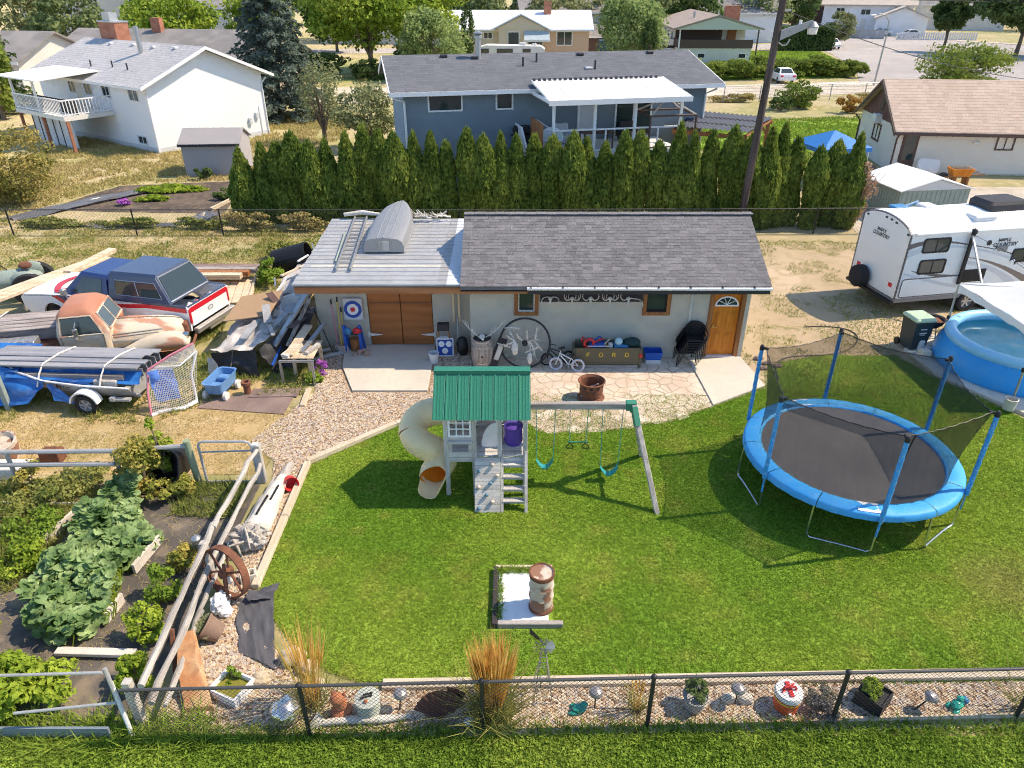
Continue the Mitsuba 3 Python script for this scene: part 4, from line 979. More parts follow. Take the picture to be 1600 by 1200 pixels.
ps.p('back_wall', [box(-1.3, .23, 13.2, 13.23, 1.02, 1.62)], 'm_play_wood_x')
for i in range(5):
    ps.p('rail', box(.26, .29, 12.07, 13.2, 1.12 + i * .12, 1.2 + i * .12), 'm_play_wood')
ps.p('counter', [prof_y(Polygon([(-.62, 1.02), (-.30, 1.02), (-.30, 1.62)] + [(-.30 - .34 * math.sin(a), 1.02 + .60 * math.cos(a)) for a in np.linspace(.1, 1.5, 8)]), 12.32, 12.345)], 'm_white')  # white upright panel with an arc edge
# climbing wall
cw = ps.p('climbing_wall', [bar((-.74, 11.46, 0), (-.74, 11.98, 1.02), .05), bar((-.26, 11.46, 0), (-.26, 11.98, 1.02), .05)], 'm_play_wood')
sl_ = math.degrees(math.atan2(1.02, .52))
for i in range(7):
    ps.p('plank', at(box(-.265, .265, .004 + i * .163, .160 + i * .163, 0, .028, .005), (-.50, 11.42, .0), rx=sl_), 'm_play_wood_x', under=cw)
for i, (u, v) in enumerate([(.10, 1.0), (-.18, .86), (.20, .78), (.06, .62), (-.18, .54), (-.02, .38), (.10, .24), (-.17, .10)]):
    m = blob((0, 0, .03), (.045, .038, .04), .4, 1, 2, i)
    ps.p('hold', at(m, A((-.50, 11.42, 0)) + A((u, v * math.cos(math.radians(sl_)), v * math.sin(math.radians(sl_))))+ A((0, -.03, .015)), rx=sl_), 'm_pink_hold' if i % 2 == 0 else 'm_blue_hold', True, under=cw)
# ladder
ld = ps.p('ladder', [bar((-.20, 11.44, 0), (-.20, 11.98, 1.0), .05, .10), bar((.29, 11.42, 0), (.29, 11.98, 1.15), .06, .09)], 'm_play_wood')
for i in range(4):
    z = .2 + i * .22
    y = 11.44 + .54 * z
    ps.p('rung', [box(-.19, .27, y - .06, y + .08, z, z + .035, .005)], 'm_play_wood_x', under=ld)
    ps.p('riser', [at(box(-.18, .26, .08, .095, -.13, .0), (0, y, z))], 'm_play_wood_x', under=ld)
# slide: a spiral tube of sections
sp = A([(-1.25, 12.95, 1.54), (-1.62, 12.96, 1.50), (-1.98, 12.90, 1.38), (-2.10, 12.66, 1.24), (-2.0, 12.44, 1.10), (-1.76, 12.40, .95), (-1.55, 12.44, .78), (-1.46, 12.38, .68), (-1.53, 12.24, .59), (-1.63, 12.02, .51)])
def spl(p, k):
    from scipy.interpolate import CubicSpline
    t = np.r_[0, np.cumsum(np.linalg.norm(np.diff(p, axis=0), axis=1))]
    return CubicSpline(t, p)(np.linspace(0, t[-1], k))
cs_ = spl(sp, 61)
sk = None
for i, (a, b) in enumerate(((0, 14), (14, 28), (28, 42), (42, 60))):
    k = ps.p('slide' if sk is None else 'section', tube(cs_[a:b + 1], .30, 24, caps=False), 'm_cream_plastic', True, under=sk)
    sk = sk or k
    ps.p('flange', tube([cs_[b] - (cs_[b] - cs_[b - 1]) * .3, cs_[b] + (cs_[b] - cs_[b - 1]) * .3], .315, 24, caps=False), 'm_cream_plastic', under=sk)
    ps.p('lining', tube(cs_[a:b + 1], .285, 24, caps=False), 'm_orange_plastic', True, under=sk)  # inner skin coloured orange to paint the glow of backlit cream plastic
# exit trough
tp_ = spl(A([cs_[58], (-1.67, 11.93, .46), (-1.71, 11.80, .38), (-1.74, 11.68, .34)]), 14)
v = []
for i, p in enumerate(tp_):
    t_ = tp_[min(i + 1, 13)] - tp_[max(i - 1, 0)]
    s_ = np.cross(t_, (0, 0, 1)); s_ /= np.linalg.norm(s_)
    rr_ = .292 - .006 * i
    for a in np.linspace(-.06 * PI, 1.06 * PI, 13):
        v.append(p + s_ * rr_ * math.cos(a) - A((0, 0, 1)) * rr_ * math.sin(a) * .9)
q = [(i * 13 + j, i * 13 + j + 1, (i + 1) * 13 + j + 1, (i + 1) * 13 + j) for i in range(13) for j in range(12)]
ps.p('exit_trough', quads(v, q), 'm_cream_plastic', True, under=sk)
# swing beam and its frame
ps.p('swing_beam', box(.27, 2.50, 12.46, 12.58, 1.84, 1.98, .01), 'm_oldwood_x')
for y in (11.38, 13.44):
    ps.p('swing_leg', bar((2.98, y, -.02), (2.50, 12.52 + (.04 if y > 12.5 else -.04), 1.95), .10, .10, (1, 0, 0), .01), 'm_oldwood')
ps.p('brace', bar((2.72, 12.0, 1.02), (2.72, 12.95, 1.02), .04, .06), 'm_oldwood')
ps.p('bracket', [box(2.34, 2.56, 12.44, 12.60, 1.82, 2.0, .01), bar((2.50, 12.44, 1.92), (2.56, 12.22, 1.60), .115), bar((2.50, 12.60, 1.92), (2.56, 12.82, 1.60), .115)], 'm_green_cap')
def swing(name, label, x0, x1, zs, kind):
    t = Th(name, label, 'swing', group='swings of the play set')
    for x, xe in ((x0, x0 + .02), (x1, x1 - .02)):
        t.p('chain', tube([(x, 12.52, 1.84), (xe, 12.5, zs + (.2 if kind else .0))], .008, 5), 'm_teal')
    xm = (x0 + x1) / 2
    if kind:
        w2 = (x1 - x0) / 2 - .02
        u = np.linspace(-1, 1, 15)
        v = [(xm + w2 * a, y, zs + .2 * a * a - .0 + dz) for a in u for y, dz in ((12.42, 0), (12.58, 0), (12.58, -.02), (12.42, -.02))]
        q = [(i * 4 + j, i * 4 + (j + 1) % 4, (i + 1) * 4 + (j + 1) % 4, (i + 1) * 4 + j) for i in range(14) for j in range(4)]
        t.p('seat', quads(v, q), 'm_teal')
    else:
        t.p('bar', tube([(x0 - .03, 12.5, zs), (x1 + .03, 12.5, zs)], .018, 8), 'm_green_cap')
        for x in (x0 + .02, x1 - .02):
            t.p('ring', tube([(x + dx, 12.5, zs + dz) for dx, dz in ((0, -.02), (.08, -.13), (.07, -.16), (-.07, -.16), (-.08, -.13))], .013, 6, closed=True), 'm_black')
swing('swing', 'teal strap swing hanging nearest the play tower', .50, .90, .38, 1)
swing('swing', 'teal strap swing hanging nearest the slanting end frame', 1.88, 2.30, .20, 1)
swing('trapeze', 'green trapeze bar with two rings between the strap swings', 1.20, 1.58, 1.02, 0)
one('tub', 'purple plastic tub inside the play tower', 'tub', lathe([(0, 0), (.17, .0), (.20, .08), (.19, .30), (.17, .36), (.20, .38), (.20, .44), (.12, .48), (0, .48)], 24), 'm_purple', 30, (.03, 12.5, 1.01))

# ------------------------------------------------------------------ trampoline
tex('tramp_blue', nz((.05, .36, .76), (.06, .33, .68), (.14, .44, .76), s=1.5, s2=5, k2=.5), .5); tex('pole_blue', nz((.03, .30, .70), (.04, .27, .62), (.35, .52, .72), s=6, s2=30, k2=.6), .45); flat('label_white', (.75, .76, .78), .6)
tex('mat', nz((.098, .098, .104), (.125, .124, .13), (.16, .155, .15), s=1.0, s2=7, k2=.3), .9)
scene['m_net'] = {'type': 'mask', 'opacity': .5, 'b': {'type': 'twosided', 'b': {'type': 'diffuse', 'reflectance': {'type': 'rgb', 'value': [.034, .035, .038]}}}}
CX, CY, TR = 7.12, 12.36, 2.14
tt = Th('trampoline', 'round trampoline with bright blue pad, six blue poles and black safety net', 'trampoline', (CX, CY, 0))
def cyl(a, r, z): return (r * math.cos(a), r * math.sin(a), z)
tt.p('frame', tube([cyl(a, 2.06, .80) for a in np.linspace(0, 2 * PI, 49)[:-1]], .03, 8, closed=True), 'm_steel', True)
tt.p('mat', [lathe([(0, .885), (1.80, .885), (1.80, .875), (0, .875)], 60)], 'm_mat')
POLES = [math.radians(22 + 60 * i) for i in range(6)]
rt = np.random.default_rng(4)
for i in range(12):
    a0, a1 = math.radians(22 + 30 * i) + .004, math.radians(52 + 30 * i) - .004
    g = np.linspace(a0, a1, 9)
    sec = [(1.78, .885), (1.80, .925), (1.95, .94 + .01 * rt.random()), (2.10, .925), (2.15, .89), (2.16, .78), (2.14, .78)]
    v = [cyl(a, r, z + (.006 * math.sin(a * 37 + r * 9))) for a in g for r, z in sec]
    n = len(sec)
    tt.p('pad', quads(v, [(k * n + j, k * n + j + 1, (k + 1) * n + j + 1, (k + 1) * n + j) for k in range(8) for j in range(n - 1)]), 'm_tramp_blue', True)
for a in (math.radians(100), math.radians(257)):
    g = np.linspace(a - .10, a + .10, 7)
    v = [cyl(q_, r, z) for q_ in g for r, z in ((1.80, .931), (2.10, .936))]
    tt.p('label', quads(v, [(k * 2, k * 2 + 1, k * 2 + 3, k * 2 + 2) for k in range(6)]), 'm_label_white')
for i, a in enumerate(POLES):
    k = tt.p('pole', tube([cyl(a, 2.19, .45), cyl(a, 2.19, .8)] + [cyl(a, 2.20 + .003 * math.sin(j * 2.1), .8 + j * .075) for j in range(25)], [.022, .022] + [.043 + .004 * math.sin(j * 2.7) for j in range(25)], 10), 'm_pole_blue', True)
    tt.p('cap', [lathe([(0, .09), (.03, .085), (.045, .05), (.048, -.03), (0, -.03)], 12).apply_translation(cyl(a, 2.20, 2.62)), at(box(-.10, .02, -.02, .02, 0, .05), cyl(a, 2.16, 2.62), math.degrees(a))], 'm_black', under=k)
    e = a - math.radians(31)
    pts = [cyl(a, 2.17, .9), cyl(a, 2.17, .10), cyl(a - .03, 2.15, .035)] + [cyl(a + (e - a) * s, 2.15 - .08 * math.sin(s * PI), .03) for s in (.2, .4, .6, .8)] + [cyl(e + .03, 2.15, .035), cyl(e, 2.17, .10), cyl(e, 2.12, .85)]
    tt.p('leg', tube(pts, .024, 8), 'm_chrome', True)
rows_, ng = 9, 120
v = []
for j in range(ng + 1):
    a = 2 * PI * j / ng + POLES[0]
    f = (a - POLES[0]) % (PI / 3)
    u = f / (PI / 3)
    rtop = 2.12 * math.cos(PI / 6) / math.cos(f - PI / 6) - .03 * math.sin(PI * u)
    ztop = 2.66 - .10 * math.sin(PI * u) ** .8
    for i in range(rows_ + 1):
        s = i / rows_
        b = math.sin(PI * s) * .06 * (math.sin(PI * u) + .4)
        v.append(cyl(a, 1.83 + (rtop - 1.83) * s ** 1.25 - b + .012 * math.sin(a * 41 + s * 3), .90 + (ztop - .90) * s))
n = rows_ + 1
tt.p('net', quads(v, [(j * n + i, j * n + i + 1, (j + 1) * n + i + 1, (j + 1) * n + i) for j in range(ng) for i in range(rows_)]), 'm_net', True)
tt.p('top_cord', tube([v[j * n + rows_] for j in range(ng)], .010, 5, closed=True), 'm_black')
tt.p('net_seam', [tube([A(v[82 * n + i]) + (0, 0, 0) for i in range(rows_ + 1)], .016, 5)], 'm_black')

# ------------------------------------------------------------------ slab with drum
k = key_for('drum_slab')
scene[k] = mikit.ply(cat([box(-.24, .62, 8.50, 9.72, -.02, .10, .006)]), 'm_slab_white'); labels[k] = {'kind': 'structure'}
sf = Th('slab_edging', 'grey timber edging round the white concrete slab on the lawn', 'edging')
sf.p('board', box(-.34, -.25, 8.40, 9.76, 0, .13, .008), 'm_board_dark', label='dark board along the left of the slab'); sf.p('board', box(-.245, .86, 8.40, 8.49, 0, .12, .008), 'm_oldwood_x'); sf.p('board', box(-.30, .74, 9.73, 9.79, 0, .13, .008), 'm_timber_x')
tex('drum', lambda p, n, uv: mix(mix((.62, .56, .47), (.50, .40, .30), fbm(p.x * 9, p.y * 9, p.z * 9, 3)), (.24, .105, .06), smoothstep(.48, .60, fbm(p.x * 5 + 3, p.y * 5, p.z * 6, 3)) * .9), .8)
dr_ = Th('drum', 'rusty white steel drum standing on the white slab', 'drum', (.50, 8.80, .10))
dr_.p('body', lathe([(0, .0), (.20, .0), (.21, .02), (.20, .04), (.20, .27), (.215, .30), (.20, .33), (.20, .50), (.215, .53), (.20, .56), (.20, .78), (.21, .80), (.20, .82), (.185, .80), (0, .795)], 32), 'm_drum', 30)
for m_ in [lathe([(.202, .74), (.214, .75), (.214, .82), (.19, .825), (.19, .80)], 32), lathe([(.202, .0), (.216, .01), (.216, .05), (.202, .06)], 32)]:
    dr_.p('band', m_, 'm_rust', 30)
rw = np.random.default_rng(12)
slabweeds = np.vstack([np.c_[-.24 + .8 * rw.random(500), 9.60 + .12 * rw.random(500)], np.c_[-.24 + .08 * rw.random(240), 8.5 + 1.2 * rw.random(240)]])
stuff('slab_weeds', 'small weeds growing over the edges of the white slab', 'grass', blades(slabweeds, .07, .02, 1.3, rw, .10), 'm_clover')

# ------------------------------------------------------------------ along the workshop wall
flat('blue', (.02, .07, .34), .5); flat('royal', (.02, .10, .45), .5); flat('yellow', (.70, .48, .07), .6); flat('pink', (.62, .22, .28), .6); flat('cream_tool', (.66, .54, .36), .7)
flat('tail_green', (.115, .105, .068), .55); flat('letter', (.62, .42, .05), .6)
tex('barrel_wood', wood((.25, .21, .18), (.40, .35, .31), 2, 20), .9)
bl = Th('barrel', 'weathered oak barrel standing by the grey workshop wall', 'barrel', (-.83, 17.80, .02))
pf = [(.25, 0), (.275, .12), (.305, .30), (.31, .44), (.305, .58), (.275, .76), (.25, .88)]
for i in range(20):
    a0, a1 = 2 * PI * i / 20 + .006, 2 * PI * (i + 1) / 20 - .006
    v = [(r * math.cos(a), r * math.sin(a), z) for r, z in pf for a in (a0, (a0 + a1) / 2, a1)]
    bl.p('stave', quads(v, [(j * 3 + e, j * 3 + e + 1, (j + 1) * 3 + e + 1, (j + 1) * 3 + e) for j in range(6) for e in (0, 1)]), 'm_barrel_wood')
bl.p('barrel_head', [lathe([(0, .84), (.25, .84)], 20), lathe([(.245, 0), (.27, .12), (.30, .30), (.30, .58), (.27, .76), (.245, .86)], 20)], 'm_dark')
for z, r in ((.06, .268), (.20, .297), (.68, .297), (.83, .266)):
    bl.p('hoop', lathe([(r - .01, z - .02), (r, z - .02), (r + .002, z + .02), (r - .01, z + .02)], 28), 'm_steel', 40)
bl.p('bung', [at(lathe([(0, .02), (.025, .02), (.025, 0)], 10), (.0, -.31, .44), rx=90)], 'm_black')
def antler(rng, base, d, L, r=.014, tines=4, side=(0, 0, 1)):
    base, d, side = A(base, float), A(d, float), A(side, float)
    d = d / np.linalg.norm(d)
    ms_, pts = [], []
    for s in np.linspace(0, 1, 9):
        pts.append(base + d * L * s + side * L * .38 * s * s)
    ms_.append(tube(pts, np.linspace(r, r * .35, 9), 6))
    for i in range(tines):
        p = pts[2 + i * 6 // max(tines, 1)]
        e = side * .7 + rng.normal(size=3) * .25 + d * .25
        e /= np.linalg.norm(e)
        ms_.append(tube([p, p + e * L * .16, p + e * L * .24 + d * L * .06 + side * .05 * L], [r * .7, r * .5, r * .15], 5))
    return ms_
ra = np.random.default_rng(6)
t = Th('antlers', 'tall pale antlers standing on the oak barrel', 'antlers', (-.83, 17.80, .88))
t.p('skull', [blob((0, -.03, .07), (.08, .11, .07), .25, 2, 3, 2), blob((.02, -.13, .05), (.045, .08, .04), .2, 1)], 'm_bone', True)
t.p('antler', antler(ra, (-.08, 0, .05), (-.9, .1, .55), .55, .022, 4), 'm_bone', True)
t.p('antler', antler(ra, (.10, .05, .02), (.85, .1, .35), .60, .024, 4, (.1, 0, 1.3)), 'm_bone', True)
t = Th('cart_wheel', 'large dark spoked iron wheel leaning on the workshop wall', 'wheel', (.36, 17.86, .71), rx=-14)
t.p('rim', [tube([(.70 * math.cos(a), 0, .70 * math.sin(a)) for a in np.linspace(0, 2 * PI, 49)[:-1]], .030, 8, closed=True)], 'm_dark', True)
for i in range(12):
    a = i * PI / 6 + .1
    t.p('spoke', tube([(.07 * math.cos(a), 0, .07 * math.sin(a)), (.69 * math.cos(a), 0, .69 * math.sin(a))], .011, 6), 'm_steel')
t.p('hub', at(lathe([(0, -.09), (.05, -.09), (.08, -.04), (.08, .04), (.05, .09), (0, .09)], 14), (0, 0, 0), rx=90), 'm_dark', 40)
t = Th('antler_pile', 'tangle of bleached antlers hung over the big iron wheel', 'antlers', (.36, 17.74, .70), rx=-14)
for i in range(15):
    b = (ra.normal() * .16, -.07 - .03 * ra.random(), ra.normal() * .16 + .08)
    t.p('antler', antler(ra, b, (ra.normal(), -.15 * ra.random(), ra.normal() * .7), .24 + .14 * ra.random(), .024, 4, (ra.normal() * .6, -.15, ra.normal() * .8)), 'm_bone', True)
t.p('skull', blob((-.28, -.08, -.06), (.09, .08, .20), .25, 2, 3, 5), 'm_bone', True)
t.p('skull', blob((.14, -.12, -.34), (.06, .07, .17), .25, 2, 3, 7), 'm_bone', True)
t = Th('sign_board', 'dark narrow board leaning between oak barrel and iron wheel', 'board', (-.42, 17.62, 0), 25)
t.p('board', bar((-.16, .05, .02), (.26, .14, .86), .03, .26, (-.8, .2, .4)), 'm_board_dark'); t.p('plate', bar((-.02, .03, .30), (.16, .07, .68), .034, .14, (-.8, .2, .4)), 'm_bone')
# board of five skulls
one('skull_board', 'long dark board fixed between the two small workshop windows', 'board', box(.78, 3.62, 18.305, 18.338, 1.76, 2.04, .006), 'm_board_dark')
for i, x in enumerate((1.06, 1.66, 2.17, 2.71, 3.22)):
    t = Th('deer_skull', ['leftmost small antlered skull on the dark wall board', 'second antlered skull from the left on the dark board', 'middle antlered skull with wide round antlers on the board', 'fourth antlered skull from the left on the dark board', 'rightmost skull with one long drooping horn on the board'][i], 'skull', (x, 18.29, 1.86), group='skulls on the wall board')
    t.p('skull', [blob((0, -.03, .02), (.055, .05, .06), .2, 2, 3, i), blob((0, -.05, -.07), (.032, .035, .09), .2, 1, 3, i)], 'm_bone', True)
    for s in (-1, 1):
        w_, h_ = (.20, .06) if i in (0,) else (.21, .16)
        if i == 4 and s == 1:
            pts = [(.05, -.03, .03), (.2, -.05, .02), (.33, -.06, -.02), (.40, -.06, -.12), (.40, -.06, -.24)]
        elif i == 0:
            pts = [(s * .04, -.02, .05), (s * .12, -.04, .07), (s * .20, -.05, .04), (s * .24, -.05, -.05), (s * .24, -.05, -.12)]
        else:
            pts = [(s * .03, -.02, .06), (s * .13, -.05, -.02), (s * .21, -.06, .04), (s * .22, -.06, .14), (s * .15, -.06, .21)]
        m_ = [tube(spl(A(pts), 12), np.linspace(.019, .007, 12), 6)]
        if i in (1, 3):
            m_ += [tube([(s * .10, -.05, .01), (s * .10, -.06, .13), (s * .08, -.06, .17)], [.011, .008, .004], 5), tube([(s * .18, -.06, .03), (s * .15, -.07, .14)], [.01, .004], 5)]
        t.p('antler', m_, 'm_bone', True)
# old tailgate box
tg = Th('toy_box', 'olive green toy box made from an old truck tailgate with yellow letters', 'box', (1.76, 17.66, .02))
tg.p('tailgate', [box(0, 1.80, 0, .06, .14, .62, .012), box(.0, 1.80, -.012, .0, .57, .63), box(.0, 1.80, -.012, .0, .13, .19), box(-.05, .0, -.01, .5, .02, .60, .01), box(1.80, 1.86, -.01, .5, .02, .60, .01)], 'm_tail_green')
tg.p('box', [box(.02, 1.78, .44, .5, .02, .66), box(.0, 1.8, .06, .46, .10, .14)], 'm_tail_green')
tg.p('foot', [box(.05, 1.78, .02, .46, .0, .09)], 'm_oldwood_x')
for i, chx in enumerate('FORD'):
    m = meshkit.text_mesh(chx, .13, .008, True)
    m.apply_translation((-m.bounds.mean(0)[0], 0, 0))
    tg.p('letter', at(m, (.36 + i * .36, -.002, .36), rx=90), 'm_letter')
tg.p('lamp', at(lathe([(0, .03), (.05, .025), (.055, 0)], 14), (1.83, -.01, .40), rx=90), 'm_red')
rb_ = np.random.default_rng(15)
t = Th('toy_trike', 'red plastic toy lying in the left end of the toy box', 'toy', (2.02, 17.84, .62))
t.p('ring', at(tube([(.13 * math.cos(a), 0, .13 * math.sin(a)) for a in np.linspace(0, 6.28, 21)[:-1]], .04, 8, closed=True), (.12, -.06, .12), 10), 'm_red', True); t.p('handle', [tube([(.0, 0, .24), (-.06, 0, .3), (-.08, 0, .12)], .022, 6), tube([(.22, 0, .10), (.48, .05, .2), (.55, .05, .2)], .025, 6)], 'm_red', True)
one('toy_tractor', 'dark blue toy frame beside the red toy in the toy box', 'toy', [box(.28, .68, .1, .4, .55, .72, .03), tube([(.3, .2, .72), (.55, .25, .9), (.68, .3, .7)], .025, 6)], 'm_blue', loc=(1.9, 17.66, .0))
one('ball', 'pale blue ball resting on the toy box', 'ball', trimesh.creation.icosphere(subdivisions=3, radius=.11), flat('paleblue', (.42, .62, .68), .4) or 'm_paleblue', True, (2.98, 17.86, .76))
one('toy_bin', 'blue plastic toy bin under the pale blue ball', 'bin', [box(2.85, 3.25, 17.75, 18.05, .42, .68, .03)], flat('midblue', (.05, .20, .40), .4) or 'm_midblue')
one('sports_bag', 'dark green bag slumped in the right end of the toy box', 'bag', blob((3.36, 17.92, .70), (.24, .18, .14), .35, 3, 2.2, 3), flat('bag', (.02, .05, .05), .8) or 'm_bag', True)
for i in range(4):
    one('toy_part', ['grey plank sticking up in the toy box', 'pale toy piece in the middle of the toy box', 'brown toy piece in the middle of the toy box', 'thin white stick lying across the toy box'][i], 'toy', [bar((2.45, 17.8, .55), (2.72, 17.85, .85), .05, .02), box(2.70, 2.82, 17.8, 17.95, .55, .70, .02), box(2.58, 2.70, 17.75, 17.9, .52, .66, .02), bar((2.1, 17.72, .68), (2.8, 17.74, .67), .02)][i], ['m_oldwood', 'm_bone', 'm_frame_wood', 'm_white'][i])
# small bicycles
def bike(label, loc, rz, frame, tyre, lean=0, sc=1.0):
    t = Th('bicycle', label, 'bicycle', loc, rz, rx=lean, sc=sc)
    for x in (0, .62):
        k = t.p('wheel', tube([(x + .165 * math.cos(a), 0, .19 + .165 * math.sin(a)) for a in np.linspace(0, 2 * PI, 25)[:-1]], .026, 7, closed=True), tyre, True)
        t.p('rim', tube([(x + .135 * math.cos(a), 0, .19 + .135 * math.sin(a)) for a in np.linspace(0, 2 * PI, 25)[:-1]], .010, 5, closed=True), 'm_steel', under=k)
        t.p('spoke', [tube([(x, 0, .19), (x + .14 * math.cos(a), 0, .19 + .14 * math.sin(a))], .004, 4) for a in np.arange(8) * PI / 4] + [tube([(x, -.04, .19), (x, .04, .19)], .02, 6)], 'm_steel', under=k)
    t.p('frame', [tube([(.10, 0, .50), (.42, 0, .36)], .018, 6), tube([(.12, 0, .44), (.36, 0, .20)], .018, 6), tube([(.42, 0, .38), (.36, 0, .20), (.62, 0, .19)], .014, 6), tube([(.42, 0, .38), (.62, 0, .19)], .012, 6), tube([(.0, .03, .19), (.09, .03, .46)], .012, 6), tube([(.0, -.03, .19), (.09, -.03, .46)], .012, 6), tube([(.09, 0, .46), (.12, 0, .58)], .014, 6)], frame)
    t.p('handlebar', tube([(.22, -.20, .62), (.12, -.14, .64), (.12, 0, .58), (.12, .14, .64), (.22, .20, .62)], .012, 6), 'm_black')
    t.p('saddle', hull([(x, y, z) for x, y, z in ((.34, 0, .46), (.50, -.06, .46), (.50, .06, .46), (.36, 0, .49), (.52, -.07, .50), (.52, .07, .50))]), 'm_black')
    t.p('crank', [tube([(.36, -.07, .12), (.36, 0, .20), (.36, .07, .28)], .012, 5), tube([(.36 + .06 * math.cos(a), -.02, .20 + .06 * math.sin(a)) for a in np.linspace(0, 6.28, 13)[:-1]], .008, 4, closed=True)], 'm_steel')
bike('small pale bicycle with whitish tyres in front of the toy box', (1.22, 17.58, 0), -10, 'm_label_white', flat('tyre_white', (.55, .58, .66), .7) or 'm_tyre_white', -12)
bike('dark small bicycle leaning on the wall behind the pale bicycle', (1.0, 17.85, 0), 12, 'm_dark', 'm_black', -14)
t = Th('storage_tub', 'royal blue open plastic tub left of the stacked black chairs', 'tub', (4.02, 18.12, 0))
t.p('tub', [quads([(-.19, -.14, .02), (.19, -.14, .02), (.19, .14, .02), (-.19, .14, .02), (-.25, -.18, .34), (.25, -.18, .34), (.25, .18, .34), (-.25, .18, .34)], [(0, 1, 5, 4), (1, 2, 6, 5), (2, 3, 7, 6), (3, 0, 4, 7), (0, 3, 2, 1)])], 'm_royal')
t.p('rim', [tube([(-.25, -.18, .34), (.25, -.18, .34), (.25, .18, .34), (-.25, .18, .34)], .016, 6, closed=True)], 'm_royal')
t.p('base', box(-.22, .22, -.20, .1, .0, .12, .02), 'm_cgrey')
# stacked wicker chairs: each chair of the stack is a chair
for i in range(6):
    dz, dx = i * .075, i * .045
    t = Th('garden_chair', ['bottom black chair of the stack beside the orange door', 'second black chair from the bottom of the stack', 'third black chair from the bottom of the stack', 'fourth black chair from the bottom of the stack', 'fifth black chair from the bottom of the stack', 'topmost black chair of the stack beside the orange door'][i], 'chair', (4.92 + dx, 18.0, dz), 0, 'stacked black chairs')
    for x in (-.26, .24):
        for y in (-.22, .22):
            t.p('leg', tube([(x * 1.06, y * 1.1, .0), (x, y, .42)], .016, 5), 'm_black')
    t.p('seat', box(-.26, .24, -.22, .24, .40, .44, .015), 'm_black')
    bk_ = [(-.27 + .0, -.02, .66)] + [(.0 + .29 * math.cos(a), .06 + .22 * math.sin(a), .66 + .16 * math.sin(a)) for a in np.linspace(PI, 0, 11)] + [(.28, -.22, .62), (.25, -.22, .42)]
    t.p('back_rail', tube(bk_, .018, 6), 'm_black', True)
    t.p('backrest', quads([(.27 * math.cos(a), .07 + .20 * math.sin(a), z + .15 * math.sin(a) * (z > .5)) for a in np.linspace(PI, 0, 11) for z in (.42, .66)], [(j * 2, j * 2 + 1, j * 2 + 3, j * 2 + 2) for j in range(10)]), 'm_black')
# fire pit
fp = Th('fire_pit', 'rusty round steel fire pit on the flagstones', 'fire pit', (2.06, 16.02, .03))
fp.p('bowl', lathe([(.34, 0), (.36, .03), (.30, .07), (.27, .10), (.30, .14), (.31, .30), (.295, .32), (.31, .34), (.31, .46), (.35, .49), (.36, .51), (.33, .52), (.29, .46), (.28, .14), (0, .12)], 32), 'm_rust', 30)
fp.p('vent', [at(box(-.04, .04, -.006, .01, 0, .05), (.31 * math.cos(a), .31 * math.sin(a), .38), math.degrees(a) + 90) for a in (-2.3, -1.7, -1.1, -.5)], 'm_black')
one('ash', 'pale ash and a charred stick inside the rusty fire pit', 'ash', [blob((0, 0, 0), (.27, .27, .05), .4, 2, 4), tube([(-.2, .1, .05), (.05, .0, .2), (.15, -.1, .32)], .02, 5)], flat('ash', (.42, .36, .32), .95) or 'm_ash', loc=(2.06, 16.02, .18))
# things at the metal roofed shed
t = Th('target_board', 'round blue white and red target on a grey square panel', 'target', (-4.60, 18.93, 1.26), rx=-6)
t.p('panel', box(-.27, .27, .02, .09, -.32, .32, .01), 'm_cgrey')
for i, (r, mt) in enumerate(((.255, 'm_blue'), (.165, 'm_label_white'), (.07, 'm_red'))):
    t.p('ring', at(lathe([(0, .0), (r, .0), (r, -.012 - .004 * i), (0, -.012 - .004 * i)], 40), (0, .02 - .004 * i, 0), rx=-90), mt)
t = Th('sawhorse', 'blue sawhorse frame standing under the round target', 'sawhorse', (-4.60, 18.62, 0))
for x in (-.24, .20):
    t.p('leg', [box(x - .035, x + .035, -.06, .0, .02, .92, .006)], 'm_royal'); t.p('leg', bar((x + .05, .24, 0), (x + .02, .02, .86), .06), 'm_royal')
t.p('rail', [box(-.26, .24, -.03, .03, .60, .70, .006)], 'm_dark'); t.p('foot', box(-.27, .27, -.12, -.06, .0, .05), 'm_royal')
one('lunch_bag', 'small red bag on the blue sawhorse', 'bag', blob((-4.46, 18.56, .76), (.12, .08, .10), .3, 2, 3), 'm_red', True)
one('tool_bag', 'small blue bag on the blue sawhorse', 'bag', blob((-4.72, 18.56, .74), (.10, .07, .12), .3, 2, 3, 4), 'm_midblue', True)
one('log_piece', 'short brown stump standing under the blue sawhorse', 'stump', lathe([(0, 0), (.15, 0), (.14, .3), (.15, .42), (0, .42)], 12), 'm_frame_wood', loc=(-4.60, 18.75, 0))
one('stone_heap', 'small heap of pinkish stones by the concrete pad', 'stones', [blob((-4.55 + .11 * i - .3 * (i > 3), 18.36 + .07 * (i % 3), .10 + .07 * (i > 3)), (.08, .07, .05), .4, 1, 3, i) for i in range(7)], flat('pinkstone', (.42, .28, .22), .9) or 'm_pinkstone')
def longtool(label, cat_, p, q, mat, head, name):
    t = Th(name, label, cat_)
    t.p('handle', tube([p, q], .017, 6), mat)
    p, q = A(p, float), A(q, float)
    d = (q - p) / np.linalg.norm(q - p)
    if head == 'spade':
        t.p('blade', at(MS([(-.1, 0, 0), (.1, 0, 0), (.12, -.02, -.16), (.0, -.04, -.30), (-.12, -.02, -.16)], [(0, 1, 2), (0, 2, 4), (4, 2, 3)]), p + (0, 0, .22)), 'm_steel')
    t.p('grip', tube([q - d * .14, q], .024, 6), 'm_black')
longtool('pink handled tool leaning left of the target', 'tool', (-5.08, 18.66, .05), (-5.22, 19.0, 1.55), 'm_pink', 'spade', 'garden_tool')
